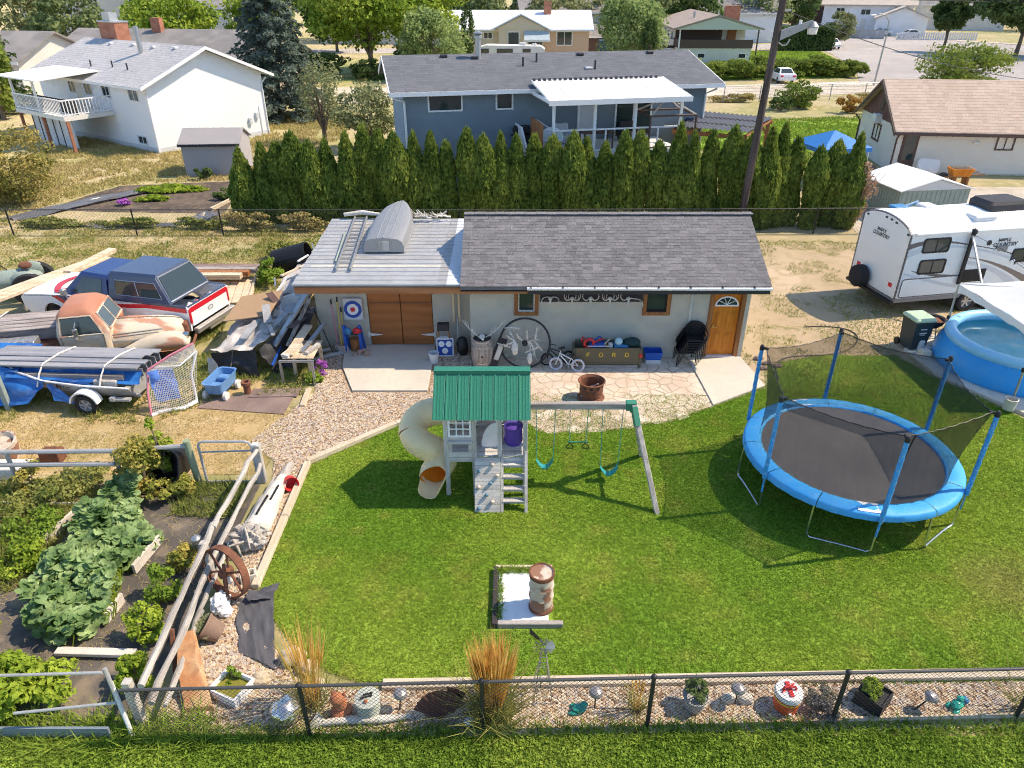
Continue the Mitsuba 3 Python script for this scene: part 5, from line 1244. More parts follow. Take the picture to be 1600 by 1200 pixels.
longtool('yellow handled shovel leaning beside the target', 'shovel', (-4.96, 18.55, .05), (-5.04, 19.0, 1.62), 'm_yellow', 'spade', 'shovel')
longtool('shorter yellow handled shovel nearest the target', 'shovel', (-4.88, 18.58, .05), (-4.96, 19.0, 1.30), 'm_yellow', 'spade', 'shovel')
longtool('dark iron bar leaning at the shed corner', 'tool', (-5.20, 18.5, .03), (-5.72, 18.95, 1.25), 'm_dark', None, 'iron_bar')
t = Th('crutches', 'pair of pale wooden poles hanging on the wall near the corner', 'poles', (-1.60, 18.94, 0))
for x in (-.09, .07):
    t.p('pole', box(x - .03, x + .03, -.02, .02, .86, 1.92, .004), 'm_cream_tool')
t.p('crossbar', box(-.13, .11, -.03, .03, 1.88, 1.98, .008), 'm_dark')
one('iron_rod', 'thin grey iron rod standing in front of the pale poles', 'rod', tube([(-1.56, 18.45, 0), (-1.58, 18.9, 1.0)], .018, 6), 'm_steel')
one('storage_bag', 'black bag slumped between framed panel and barrel', 'bag', blob((-1.44, 18.52, .28), (.16, .16, .32), .3, 3, 2, 8), 'm_black', True)
t = Th('step_stool', 'small wooden step stool with dark top against the shed wall', 'stool', (-1.98, 18.62, .40))
t.p('top', box(-.17, .17, -.10, .12, .36, .56, .01), 'm_dark'); t.p('step', box(-.16, .16, -.16, .02, .12, .16, .006), 'm_white')
for x in (-.16, .16):
    t.p('leg', bar((x, -.14, -.38), (x * .9, .0, .38), .035), 'm_frame_wood'); t.p('leg', bar((x, .22, -.38), (x * .9, .06, .38), .03), 'm_frame_wood')
t = Th('window_fan', 'grey framed panel with three white round discs leaning on the wall', 'panel', (-1.94, 18.40, .02), rx=-14)
t.p('frame', [box(-.25, .25, -.02, .02, 0, .035), box(-.25, .25, -.02, .02, .50, .535), box(-.25, -.215, -.02, .02, .035, .5), box(.215, .25, -.02, .02, .035, .5)], 'm_cgrey'); t.p('panel', box(-.215, .215, .0, .015, .035, .5), 'm_blue')
for x, z in ((-.10, .36), (.11, .36), (.0, .16)):
    t.p('disc', at(lathe([(0, .02), (.085, .015), (.09, 0)], 18), (x, .0, z), rx=90), 'm_white')
one('bucket', 'pale grey plastic bucket on the corner of the concrete pad', 'bucket', lathe([(0, .02), (.11, .0), (.145, .30), (.155, .30), (.155, .32), (.135, .32), (.105, .04), (0, .04)], 22), 'm_cgrey', 30, (-2.22, 17.98, .03))
# on the metal roof
def roof_z(y): return 2.45 + (y - 17.95) * math.tan(sr)
t = Th('rowboat', 'upturned aluminium rowboat lying on the corrugated metal roof', 'boat', (-3.75, .45, .02))
st_ = [(19.62, .58, .40), (20.6, .62, .43), (21.6, .60, .43), (22.6, .47, .37), (23.4, .25, .27), (24.0, .03, .15)]
secs = []
for y, w_, h_ in st_:
    zb = roof_z(min(y, 23)) + .03
    secs.append([(s * w_ * 1.0 if k else s * w_, y, zb) for k, s in ((0, -1),)] + [(-w_ * 1.02, y, zb + h_ * .35), (-w_ * .93, y, zb + h_ * .75), (-w_ * .72, y, zb + h_ * .96), (-w_ * .3, y, zb + h_ * 1.02), (0, y, zb + h_ * 1.08), (w_ * .3, y, zb + h_ * 1.02), (w_ * .72, y, zb + h_ * .96), (w_ * .93, y, zb + h_ * .75), (w_ * 1.02, y, zb + h_ * .35), (w_, y, zb)])
n = len(secs[0])
t.p('hull', quads([p for s in secs for p in s], [(i * n + j, i * n + j + 1, (i + 1) * n + j + 1, (i + 1) * n + j) for i in range(5) for j in range(n - 1)]), 'm_old_alu', 35)
t.p('transom', MS(secs[0], [(0, i, i + 1) for i in range(1, n - 1)]), 'm_old_alu')
t.p('transom_plate', box(-.16, .16, 19.59, 19.61, roof_z(19.6) + .08, roof_z(19.6) + .36), 'm_oldwood')
t.p('gunwale', [tube([s[0] for s in secs], .025, 6), tube([s[-1] for s in secs], .025, 6)], 'm_old_alu')
for a in (-.3, 0, .3):
    t.p('keel_strip', tube([(a * w_ * 1.02, y + .01, roof_z(min(y, 23)) + .03 + h_ * (1.04 if a else 1.10)) for y, w_, h_ in st_[:5]], .016, 5), 'm_steel')
t = Th('ladder', 'aluminium ladder lying up the corrugated roof beside the rowboat', 'ladder')
a0, a1 = A((-4.88, 18.7, roof_z(18.7) + .07)), A((-5.13, 23.0, roof_z(23) + .07))
for d in (0, .40):
    t.p('rail', bar(a0 + (d, 0, 0), a1 + (d * .95, 0, 0), .04, .08), 'm_old_alu')
for i in range(14):
    s = (i + .5) / 14
    p = a0 + (a1 - a0) * s
    t.p('rung', tube([p, p + (.39, 0, 0)], .016, 6), 'm_old_alu')
one('green_pole', 'thin green pole lying beside the ladder on the metal roof', 'pole', tube([(-5.02, 19.3, roof_z(19.3) + .05), (-5.2, 21.6, roof_z(21.6) + .05)], .025, 6), 'm_greymetal')
one('driftwood_pole', 'pale driftwood pole lying at the top of the metal roof', 'pole', tube([(-5.5, 23.0, 2.86), (-4.9, 23.05, 2.92), (-4.3, 22.95, 2.88)], [.06, .08, .05], 7), 'm_bone', True)
t = Th('antler_heap', 'heap of antlers and driftwood at the back of the metal roof', 'antlers', (-2.3, 22.8, 2.78))
for i in range(9):
    t.p('antler', antler(ra, (ra.normal() * .3 - .1, ra.normal() * .12, .05), (ra.normal(), .3 * ra.normal(), .02), .34 + .2 * ra.random(), .035, 3), 'm_bone' if i % 3 else 'm_oldwood', True)
# ------------------------------------------------------------------ the left yard: vehicles
flat('car_white', (.78, .78, .79), .28, 0, .5, .6); flat('car_navy', (.022, .045, .16), .25, 0, .5, .7); flat('car_red', (.58, .015, .03), .3, 0, .5, .5); flat('canopy_navy', (.045, .065, .125), .22, 0, .5, .8)
flat('tyre', (.025, .025, .027), .85); flat('bumper', (.48, .45, .41), .35, .6)
tex('vintage', lambda p, n, uv: mix(mix((.40, .165, .105), (.47, .23, .145), fbm(p.x * 3, p.y * 3, p.z * 3, 3)), mix((.66, .52, .36), (.56, .52, .44), noise(p.x * 7, p.y * 7, p.z * 5)), smoothstep(.52, .66, fbm(p.x * 1.5 + 9.3, p.y * 1.5, p.z * 1.1, 4) - .10 * (p.z - 1.1))), .5)
tex('vintage_hood', lambda p, n, uv: mix(mix((.68, .55, .38), (.58, .55, .48), fbm(p.x * 4, p.y * 4, p.z * 4, 3)), (.46, .21, .13), smoothstep(.50, .62, fbm(p.x * 1.2 + 1.3, p.y * 3.4, p.z * 2, 4)) * .85), .45)
tex('plank_grey', wood((.26, .225, .21), (.40, .36, .345), 0, 10), .85); tex('siding_grey', wood((.22, .225, .25), (.31, .315, .34), 0, 8), .6)
flat('strap', (.70, .66, .62), .8); tex('tarp_blue', nz((.02, .10, .36), (.03, .17, .50), (.20, .34, .60), s=3, s2=6, k2=.35), .5)

def loft(secs, cap=True):
    n = len(secs[0])
    v = [p for s in secs for p in s]
    q = [(i * n + j, i * n + (j + 1) % n, (i + 1) * n + (j + 1) % n, (i + 1) * n + j) for i in range(len(secs) - 1) for j in range(n)]
    m = quads(v, q)
    if cap:
        a = [(0, j + 1, j) for j in range(1, n - 1)]
        b = [(len(v) - n, len(v) - n + j, len(v) - n + j + 1) for j in range(1, n - 1)]
        m = MS(v, np.vstack([m.faces, a, b]))
    return m
def wheel_parts(t, x, y, r, w=.22, hub='m_alu', side=1, name='wheel', spokes=5):
    """a wheel lying in the xz plane at y, its face towards side*y"""
    m = at(lathe([(r * .62, -w / 2), (r * .93, -w / 2), (r, -w * .3), (r, w * .3), (r * .93, w / 2), (r * .62, w / 2), (r * .60, w * .3), (r * .6, -w * .3)], 28), (x, y, r), rx=-90 * side)
    k = t.p(name, m, 'm_tyre', 40)
    h = [lathe([(0, w * .22), (r * .16, w * .22), (r * .17, w * .1), (r * .6, w * .02)], 20), lathe([(r * .55, w * .1), (r * .62, w * .42), (r * .66, w * .42), (r * .62, w * .1)], 28)]
    for i in range(spokes):
        a = 2 * PI * i / spokes
        h.append(bar((r * .12 * math.cos(a), r * .12 * math.sin(a), w * .22), (r * .62 * math.cos(a), r * .62 * math.sin(a), w * .3), r * .14, w * .1))
    t.p('rim', [at(x_, (x, y, r), rx=-90 * side) for x_ in h], hub, 40, under=k)

# pickup with canopy: local x runs from the tailgate to the nose, y towards the camera side
pk = Th('pickup_truck', 'white pickup with blue cab, red stripe and dark canopy over its bed', 'pickup truck', (-9.6, 19.15, 0), 165)
def arch(xc, r, z0, x):
    return [(xc + r * math.cos(a), z0 + r * math.sin(a)) for a in np.linspace(PI, 0, 11)]
side_ = [(-.12, .48)] + arch(1.25, .44, .42, 0) + arch(4.75, .44, .42, 0) + [(5.75, .45), (5.92, .60), (5.95, .92), (5.80, 1.06), (4.25, 1.17), (2.62, 1.20), (2.6, 1.24), (-.10, 1.24), (-.15, 1.18)]
pk.p('body', [prof_y(side_, -.06, 0), prof_y(side_, -1.92, -1.86), prof_y([(2.58, .5), (2.58, 1.2), (4.25, 1.16), (5.80, 1.05), (5.94, .92), (5.9, .6), (5.2, .6), (5.2, .85), (4.25, .85), (4.2, .5)], -1.86, -.06),
              box(-.1, 2.58, -1.86, -.06, .62, .68), box(2.52, 2.58, -1.86, -.06, .68, 1.2)], 'm_car_white', 25)
pk.p('chassis', [box(-.1, 5.7, -1.75, -.17, .34, .60)], 'm_black')
pk.p('hood', [loft([[(x, y, z + (1 - (abs(y + .96) / .96) ** 3) * .07 * (1 if x > 4.3 else .4)) for y in np.linspace(-1.86, -.06, 9)] + [(x, y, z - .06) for y in np.linspace(-.06, -1.86, 3)] for x, z in ((4.22, 1.165), (4.5, 1.15), (5.2, 1.10), (5.7, 1.05), (5.9, .98))])], 'm_car_white', 35)
flat('hoodred', (.52, .02, .03), .3, 0, .5, .5)
pk.p('hood_band', [loft([[(4.26 + .62 * (1 - ((y + .96) / .98) ** 2) + o, y, 1.215 + (1 - (abs(y + .96) / .96) ** 3) * .055 - .026 * (o > .1) - .04 * (1 - ((y + .96) / .98) ** 2)) for y in np.linspace(-1.84, -.08, 11)] for o in (0, .26)], False)], 'm_hoodred', True)
tg_ = pk.p('tailgate', [box(-.16, -.10, -1.84, -.08, .60, 1.22, .02)], 'm_car_white')
pk.p('stripe', box(-.166, -.161, -1.84, -.08, 1.04, 1.20), 'm_car_red', under=tg_)
pk.p('cap', box(-.165, -.09, -1.88, -.04, 1.215, 1.25, .01), 'm_canopy_navy', under=tg_)
el = [(.13 * math.cos(a) - .96, .072 * math.sin(a) + .88) for a in np.linspace(0, 2 * PI, 29)[:-1]]
el2 = [(.105 * math.cos(a) - .96, .052 * math.sin(a) + .88) for a in np.linspace(0, 2 * PI, 29)[:-1]]
pk.p('badge', [prof_x(Polygon(el, [el2]), -.172, -.162)], 'm_steel', under=tg_)
pk.p('badge_plate', [prof_x(Polygon(el2), -.167, -.162)], 'm_cgrey', under=tg_)
for y in (-1.90, -.10):
    pk.p('tail_light', box(-.17, .02, y, y + .08 + .01, .72, 1.16, .015), 'm_car_red')
pk.p('rear_bumper', [box(-.34, -.17, -1.90, -.02, .40, .58, .03), box(-.30, -.1, -1.3, -.6, .30, .42)], 'm_bumper')
pk.p('front_bumper', [box(5.90, 6.06, -1.92, 0, .42, .62, .04)], 'm_chrome'); pk.p('grille', [box(5.90, 5.96, -1.6, -.3, .64, .92)], 'm_black')
for y in (-1.78, -.36):
    pk.p('headlight', box(5.88, 5.97, y, y + .22, .70, .9, .02), 'm_offwhite')
def glass4(pts, mat='m_glass', th=.006):
    p = A(pts, float)
    n = np.cross(p[1] - p[0], p[3] - p[0]); n /= np.linalg.norm(n)
    return hull(np.vstack([p + n * th, p - n * th]))
base = [(2.62, -.03, 1.19), (4.36, -.05, 1.17), (4.36, -1.87, 1.17), (2.62, -1.89, 1.19)]
top = [(2.70, -.22, 1.83), (3.66, -.26, 1.85), (3.66, -1.66, 1.85), (2.70, -1.70, 1.83)]
cabm = hull([tuple(A(b)) for b in base] + [tuple(A(t_) + (0, 0, -.04)) for t_ in top] + [(x * .94 + 3.2 * .06, y * .9 - .096, z + .03) for x, y, z in top])
ck = pk.p('cab', cabm, 'm_car_navy', 25)
def lerp4(a, b, c, d, u0, u1, v0, v1, off):
    f = lambda u, v: (A(a) * (1 - u) + A(b) * u) * (1 - v) + (A(d) * (1 - u) + A(c) * u) * v
    p = [f(u0, v0), f(u1, v0), f(u1, v1), f(u0, v1)]
    n = np.cross(p[1] - p[0], p[3] - p[0]); n /= np.linalg.norm(n)
    return [tuple(q_ + n * off) for q_ in p]
pk.p('side_window', glass4(lerp4(base[0], base[1], top[1], top[0], .14, .80, .14, .86, -.004)), 'm_glass', under=ck)
pk.p('side_window', glass4(lerp4(base[3], base[2], top[2], top[3], .14, .80, .14, .86, .004)), 'm_glass', under=ck)
pk.p('windscreen', glass4(lerp4(base[1], base[2], top[2], top[1], .06, .94, .06, .92, .004)), 'm_glass_blue', under=ck)
# blue door and red band laid on the near side
dv = [(2.66, 1.19), (2.62, .98), (3.10, .86), (3.8, .86), (4.25, .98), (4.52, 1.13), (4.3, 1.16)]
pk.p('door', [prof_y(dv, 0.0, .008)], 'm_car_navy')
rb0 = [(-.1, 1.05), (1.3, 1.07), (2.4, .95), (3.1, .75), (3.75, .74), (4.3, .86), (4.72, 1.09), (4.50, 1.135), (4.20, .97), (3.75, .865), (3.1, .865), (2.5, 1.06), (1.3, 1.19), (-.1, 1.18)]
pk.p('red_band', [prof_y(Polygon(rb0).buffer(.001), .0, .006)], 'm_car_red')
pk.p('bed_rail', [box(-.1, 2.5, -.05, .010, 1.19, 1.26), box(-.1, 2.5, -1.93, -1.87, 1.19, 1.26)], 'm_canopy_navy')
m = meshkit.text_mesh('The Boat Barn', .085, .004, True)
m.apply_translation((0, 0, 0))
pk.p('lettering', at(at(m, rx=90), (4.12, .016, .95), rz=180), 'm_white')
pk.p('mirror', [box(4.02, 4.16, .03, .2, 1.22, 1.42, .02), tube([(4.1, .1, 1.22), (4.0, 0.02, 1.02)], .014, 5)], 'm_steel')
pk.p('wheel_arch', [tube([(xc + .45 * math.cos(a), .004, .42 + .45 * math.sin(a)) for a in np.linspace(0, PI, 15)], .022, 6) for xc in (1.25, 4.75)], 'm_car_white')
pk.p('wheel_well', [box(xc - .42, xc + .42, -.5, -.07, .4, .83) for xc in (1.25, 4.75)], 'm_black')
for xc in (1.25, 4.75):
    wheel_parts(pk, xc, -.12, .37, .24, 'm_chrome', 1); wheel_parts(pk, xc, -1.78, .37, .24, 'm_chrome', -1)
pk.p('panel_gap', [box(2.545, 2.575, -.012, .012, .55, 1.25), tube([(2.70, .010, 1.16), (2.70, .010, .62), (3.9, .010, .60), (4.16, .010, .86), (4.22, .010, 1.14)], .007, 4), tube([(4.24, .004, 1.15), (5.8, .004, 1.0)], .006, 4), tube([(4.26, .004, .9), (4.26, .004, .5)], .006, 4)], 'm_dark')
pk.p('door_handle', box(2.80, 2.98, .008, .03, 1.02, 1.06, .008), 'm_black'); pk.p('fuel_flap', box(2.05, 2.22, .0, .006, .86, 1.0, .002), 'm_offwhite')
# canopy over the bed
cb_ = [(.42, .0, 1.26), (2.56, .0, 1.26), (2.56, -1.9, 1.26), (.42, -1.9, 1.26)]
ct_ = [(.86, -.16, 2.02), (2.50, -.16, 1.99), (2.50, -1.74, 1.99), (.86, -1.74, 2.02)]
cn = hull(cb_ + [tuple(A(p) - (0, 0, .06)) for p in ct_] + [(x * .95 + 1.6 * .05, y * .9 - .095, z + .04) for x, y, z in ct_])
cy = pk.p('canopy', cn, 'm_canopy_navy', 25)
pk.p('window', glass4(lerp4(cb_[0], cb_[1], ct_[1], ct_[0], .10, .86, .20, .72, -.006)), 'm_glass', under=cy)
pk.p('window_frame', [tube(lerp4(cb_[0], cb_[1], ct_[1], ct_[0], .09, .87, .17, .75, -.006), .012, 4, closed=True), tube([A(lerp4(cb_[0], cb_[1], ct_[1], ct_[0], .48, .49, .20, .72, -.01))[i] for i in (0, 3)], .014, 4)], 'm_steel', under=cy)
pk.p('rear_window', glass4(lerp4(cb_[3], cb_[0], ct_[0], ct_[3], .07, .93, .12, .90, -.006)), 'm_glass', under=cy)
pk.p('rear_frame', [tube(lerp4(cb_[3], cb_[0], ct_[0], ct_[3], .04, .96, .06, .95, -.006), .03, 5, closed=True)], 'm_steel', under=cy)
rbx = np.random.default_rng(33)
for i in range(6):
    one('bed_clutter', ['white plastic jug at the tailgate of the pickup bed', 'crumpled white bag in the open pickup bed', 'pinkish box in the open pickup bed', 'dark bottle lying in the open pickup bed', 'pale tin in the open pickup bed', 'grey cloth at the far side of the pickup bed'][i], 'clutter', blob((.10 + .1 * (i % 2), -.35 - .22 * i, .98), (.13, .12, .15), .5, 2, 3, i), ['m_white', 'm_offwhite', 'm_pink', 'm_dark', 'm_cgrey', 'm_steel'][i], True, (-9.6, 19.15, 0), 165)

# rusty vintage truck: local x from nose to tail, y towards the camera side
vt = Th('vintage_truck', 'rusty pale vintage truck cab with rounded hood, parked before the pickup', 'truck', (-9.17, 18.2, 0), 194)
def hood_sec(x, w, zb, zt):
    return [(x, -.86 + w * math.cos(a) * (1.0 if True else 0), zb + (zt - zb) * max(0, math.sin(a)) ** .8) for a in np.linspace(0, PI, 15)]
vt.p('hood', [loft([hood_sec(x, w, .55, zt) for x, w, zt in ((.22, .18, .86), (.30, .34, .98), (.50, .44, 1.05), (1.0, .54, 1.10), (1.6, .64, 1.13), (2.0, .72, 1.14))])], 'm_vintage_hood', True)
for s in (0, 1):
    yc = -.18 if s == 0 else -1.54
    e = [(.02, .20, .50, .62), (.15, .27, .46, .80), (.5, .30, .42, .88), (.9, .30, .42, .85), (1.3, .28, .40, .72), (1.8, .24, .36, .50), (2.1, .20, .34, .42)]
    vt.p('fender', [loft([[(x, yc + w * math.cos(a), zb + (zt - zb) * max(0, math.sin(a)) ** .7) for a in np.linspace(0, PI, 11)] for x, w, zb, zt in e])], 'm_vintage_hood', True)
    hk = vt.p('headlight', at(lathe([(0, .06), (.085, .04), (.095, 0), (.07, -.12), (0, -.16)], 18), (.06, yc, .74), ry=-90), 'm_chrome', 40)
cabb = [[(x, y, z) for x, y, z in sec] for sec in (
    [(2.02, 0, .42), (3.26, 0, .42), (3.26, -1.72, .42), (2.02, -1.72, .42)], [(1.96, .01, 1.10), (3.30, .01, 1.10), (3.30, -1.73, 1.10), (1.96, -1.73, 1.10)],
    [(2.22, -.10, 1.62), (3.22, -.10, 1.62), (3.22, -1.62, 1.62), (2.22, -1.62, 1.62)], [(2.38, -.24, 1.76), (3.12, -.24, 1.78), (3.12, -1.48, 1.78), (2.38, -1.48, 1.76)], [(2.55, -.45, 1.82), (3.0, -.45, 1.83), (3.0, -1.3, 1.83), (2.55, -1.3, 1.82)])]
cm = loft(cabb)
cm = trimesh.Trimesh(cm.vertices, cm.faces, process=True)
cs2 = trimesh.remesh.subdivide_loop(cm.vertices, cm.faces, 2) if False else (cm.vertices, cm.faces)
def rsec(sec, n=8, r=.22):
    P_ = Polygon([(p[0], p[1]) for p in sec]).buffer(-r).buffer(r, quad_segs=3)
    if P_.exterior.is_ccw is False: P_ = shapely.geometry.polygon.orient(P_)
    L = P_.exterior.length
    c = A(P_.exterior.coords)
    st0 = P_.exterior.project(Point(sec[0][0], sec[0][1]))
    return [(*P_.exterior.interpolate((st0 + L * i / 40) % L).coords[0], sec[0][2]) for i in range(40)]
ck = vt.p('cab', [loft([rsec(s_, r=rr_) for s_, rr_ in zip(cabb, (.07, .09, .15, .18, .16))])], 'm_vintage', 50)
vt.p('side_window', glass4([(2.16, .018, 1.12), (3.14, .018, 1.12), (3.08, -.075, 1.58), (2.36, -.08, 1.58)]), 'm_glass', under=ck)
vt.p('window_frame', tube([(2.12, .02, 1.10), (3.18, .02, 1.10), (3.11, -.078, 1.61), (2.34, -.084, 1.61)], .02, 5, closed=True), 'm_vintage_hood', under=ck)
vt.p('windscreen', glass4([(1.985, -.20, 1.16), (1.985, -1.52, 1.16), (2.20, -1.46, 1.58), (2.20, -.26, 1.58)]), 'm_glass_blue', under=ck)
vt.p('windscreen_frame', [tube([(1.965, -.17, 1.13), (1.965, -1.55, 1.13), (2.20, -1.50, 1.61), (2.20, -.22, 1.61)], .026, 5, closed=True), tube([(1.965, -.86, 1.13), (2.20, -.86, 1.61)], .014, 4)], 'm_vintage_hood', under=ck)
vt.p('door', [prof_y(Polygon([(2.12, .46), (3.16, .46), (3.18, 1.08), (2.10, 1.08)]).buffer(-.02).buffer(.02), .004, .018)], 'm_vintage', under=ck)
vt.p('mirror', [box(2.68, 2.80, .10, .18, 1.02, 1.36, .02), tube([(2.72, .02, 1.48), (2.72, .16, 1.42), (2.72, .16, 1.0), (2.66, .02, .95)], .014, 5)], 'm_chrome')
vt.p('hood_trim', [bar((.7, -.30, .93), (1.95, -.12, .96), .03, .03), bar((.8, -.27, .86), (1.95, -.10, .89), .02, .03)], 'm_steel')
vt.p('panel_gap', [tube([(2.12, .03, 1.08), (2.14, .03, .48), (3.14, .03, .46), (3.18, .03, 1.08)], .009, 4), tube([(.26, -.86, .98), (.5, -.86, 1.055), (1.0, -.86, 1.105), (2.0, -.86, 1.145)], .012, 4), tube([(2.0, -.14, .80), (2.0, -.30, 1.02), (2.0, -.86, 1.15), (2.0, -1.42, 1.02), (2.0, -1.58, .80)], .014, 4)], 'm_trim_brown')
vt.p('door_handle', tube([(2.22, .03, 1.0), (2.34, .06, 1.0)], .016, 5), 'm_chrome'); vt.p('grille', [box(.14, .30, -1.02, -.70, .48, .86, .03)] + [box(.12, .15, -1.0, -.72, z, z + .02) for z in (.54, .62, .70, .78)], 'm_rust'); vt.p('bumper', box(-.05, .02, -1.45, -.27, .34, .42, .02), 'm_rust')
vt.p('running_board', box(1.7, 3.3, -.12, .16, .30, .36, .01), 'm_rust')
for y, s in ((-.16, 1), (-1.56, -1)):
    wheel_parts(vt, .62, y, .36, .2, 'm_rust', s, spokes=6)
vt.p('flatbed', [box(3.34, 6.6, -1.85, -.05, .62, .74), box(3.34, 6.6, -.05, .0, .60, .82), box(3.4, 6.6, -1.3, -.6, .34, .6)], 'm_rust')
wheel_parts(vt, 5.4, -.25, .36, .24, 'm_rust', 1); wheel_parts(vt, 5.4, -1.6, .36, .24, 'm_rust', -1)
LD = dict(loc=(-9.17, 18.2, 0), rz=194)
for i in range(6):
    one('siding_plank', ['farthest', 'fifth', 'fourth', 'third', 'second', 'nearest'][i] + ' grey siding plank on the vintage truck bed', 'plank', [box(3.42 + .05 * (i % 2), 6.6, -1.80 + i * .20, -1.61 + i * .20, 1.20 - .02 * abs(i - 2), 1.23 - .02 * abs(i - 2), .004), box(3.45, 6.6, -1.80 + i * .20, -1.78 + i * .20, .76, 1.19)], 'm_plank_grey', group='planks on the truck bed', **LD)
one('tool_chest', 'silver chequered tool chest on the near edge of the truck bed', 'chest', [box(3.9, 6.2, -.54, -.10, .75, 1.0, .02)] + [box(4.0 + i * .18, 4.12 + i * .18, -.50 + .02 * (i % 2), -.14, 1.0, 1.018, .006) for i in range(12)], 'm_alu', **LD)
one('load_strap', 'white strap over the planks on the vintage truck', 'strap', [bar((5.4, .02, .8), (5.3, -.45, 1.26), .04, .012), bar((5.3, -.45, 1.26), (5.0, -1.85, 1.26), .04, .012)], 'm_strap', **LD)

# boat on its trailer with siding piled on it
BO = dict(loc=(-9.55, 15.35, 0), rz=177)
bt = Th('motor_boat', 'flat bottomed aluminium boat on a trailer, bow under blue tarpaulin', 'boat', **BO)
def bsec(x, w, zk, zg):
    return [(x, -.72 + w, zg), (x, -.72 + w * .86, zg - .22), (x, -.72 + w * .7, zk + .03), (x, -.72, zk), (x, -.72 - w * .7, zk + .03), (x, -.72 - w * .86, zg - .22), (x, -.72 - w, zg)]
ss = [bsec(0, .72, .30, .68), bsec(1.2, .74, .32, .74), bsec(2.2, .68, .40, .82), bsec(3.0, .44, .52, .93), bsec(3.6, .10, .80, 1.05)]
n = 7
bt.p('hull', quads([p for s in ss for p in s], [(i * n + j, i * n + j + 1, (i + 1) * n + j + 1, (i + 1) * n + j) for i in range(4) for j in range(n - 1)]), 'm_galv2', 40)
bt.p('transom', MS(ss[0], [(0, i, i + 1) for i in range(1, 6)]), 'm_galv2')
bt.p('gunwale', [tube([s[0] for s in ss], .028, 6), tube([s[-1] for s in ss], .028, 6)], 'm_white')
m = meshkit.text_mesh('TV-81-14', .09, .004, True)
bt.p('registration', at(at(m, rx=78), (2.15, -.03, .62), rz=182), 'm_trim_brown')
bt.p('thwart', [box(.7, 1.0, -1.3, -.14, .58, .62), box(1.9, 2.2, -1.25, -.2, .66, .70)], 'm_oldwood')
for i in range(5):
    one('siding_plank', ['farthest', 'fourth', 'middle', 'second', 'nearest'][i] + ' blue grey siding plank of the boat load', 'plank', [box(-.28 + .1 * (i % 3), 3.9, -1.35 + i * .22, -1.14 + i * .22, 1.02 + .06 * (4 - abs(i - 2)) * .5, 1.06 + .06 * (4 - abs(i - 2)) * .5, .004), box(-.2, 3.8, -1.35 + i * .22, -1.32 + i * .22, .8, 1.02)], 'm_siding_grey', group='planks on the boat', **BO)
one('siding_plank', 'lower grey plank along the near side of the boat load', 'plank', [box(.2, 2.9, -.30, -.20, .80, .92, .004)], 'm_plank_grey', group='planks on the boat', **BO)
for x in (2.35, .75):
    one('load_strap', ['white strap over the siding near the boat stern', 'white strap over the siding near the boat bow'][x > 1], 'strap', tube([(x, .0, .66), (x - .05, -.14, .95), (x - .1, -.32, 1.15), (x - .25, -.8, 1.21), (x - .35, -1.3, 1.15), (x - .35, -1.45, .8)], .022, 5), 'm_strap', **BO)
tr_ = Th('boat_trailer', 'galvanised boat trailer with white wheel guard in the weeds', 'trailer', **BO)
tr_.p('frame', [bar((-.1, -.25, .34), (3.0, -.6, .42), .06), bar((-.1, -1.2, .34), (3.0, -.84, .42), .06), bar((3.0, -.72, .42), (4.6, -.72, .40), .07), bar((1.1, .12, .30), (1.1, -1.56, .30), .05)], 'm_galv')
wheel_parts(tr_, 1.1, .14, .28, .17, 'm_galv', 1); wheel_parts(tr_, 1.1, -1.58, .28, .17, 'm_galv', -1)
tr_.p('mudguard', [loft([[(1.1 + r * math.cos(a), y, .30 + r * math.sin(a)) for y, r in ((.26, .33), (.26, .37), (.0, .37), (.0, .34))] for a in np.linspace(.15, PI - .15, 13)])], 'm_white', 40)
tr_.p('tail_light', [box(.0, .5, -.02, .1, .36, .42), box(.38, .5, .0, .12, .36, .46)], 'm_galv')
rtp = np.random.default_rng(71)
def sheet_cloth(corners, nu, nv, amp, fr, seed, sag=0.0):
    a, b, c, d = [A(p, float) for p in corners]
    u, v = np.meshgrid(np.linspace(0, 1, nu), np.linspace(0, 1, nv), indexing='ij')
    p = (a * ((1 - u) * (1 - v))[..., None] + b * (u * (1 - v))[..., None] + c * (u * v)[..., None] + d * ((1 - u) * v)[..., None])
    f = meshkit.fbm(np.stack([u * fr, v * fr, np.full_like(u, seed * 5.0)], -1), 3, seed) - .5
    g = meshkit.fbm(np.stack([u * fr, v * fr, np.full_like(u, seed * 5.0 + 9)], -1), 3, seed + 4) - .5
    nn = np.cross(b - a, d - a); nn /= np.linalg.norm(nn)
    p = p + nn * (f * 2 * amp - sag * (u * (1 - u) * v * (1 - v) * 16))[..., None] + (b - a) / np.linalg.norm(b - a) * (g * amp)[..., None]
    q = [(i * nv + j, (i + 1) * nv + j, (i + 1) * nv + j + 1, i * nv + j + 1) for i in range(nu - 1) for j in range(nv - 1)]
    return quads(p.reshape(-1, 3), q)
t = Th('tarpaulin', 'blue tarpaulin draped over the boat bow and the planks behind it', 'tarpaulin', **BO)
t.p('cover', [sheet_cloth([(2.1, -.03, .80), (3.9, -.45, 1.15), (4.2, .1, .05), (2.6, .12, .22)], 22, 16, .09, 4, 1), sheet_cloth([(3.0, -1.5, 1.1), (4.4, -1.5, 1.1), (4.3, -.3, .9), (2.9, -.2, .95)], 14, 14, .06, 3, 2)], 'm_tarp_blue', True)
t.p('inner_fold', [sheet_cloth([(-.2, -.12, .72), (3.2, -.12, .84), (3.2, -.5, .98), (-.2, -.5, .98)], 30, 8, .05, 6, 3), sheet_cloth([(.9, -.06, .70), (1.9, -.06, .78), (1.8, .0, .86), (1.0, .0, .8)], 10, 5, .05, 4, 5)], 'm_tarp_blue', True)
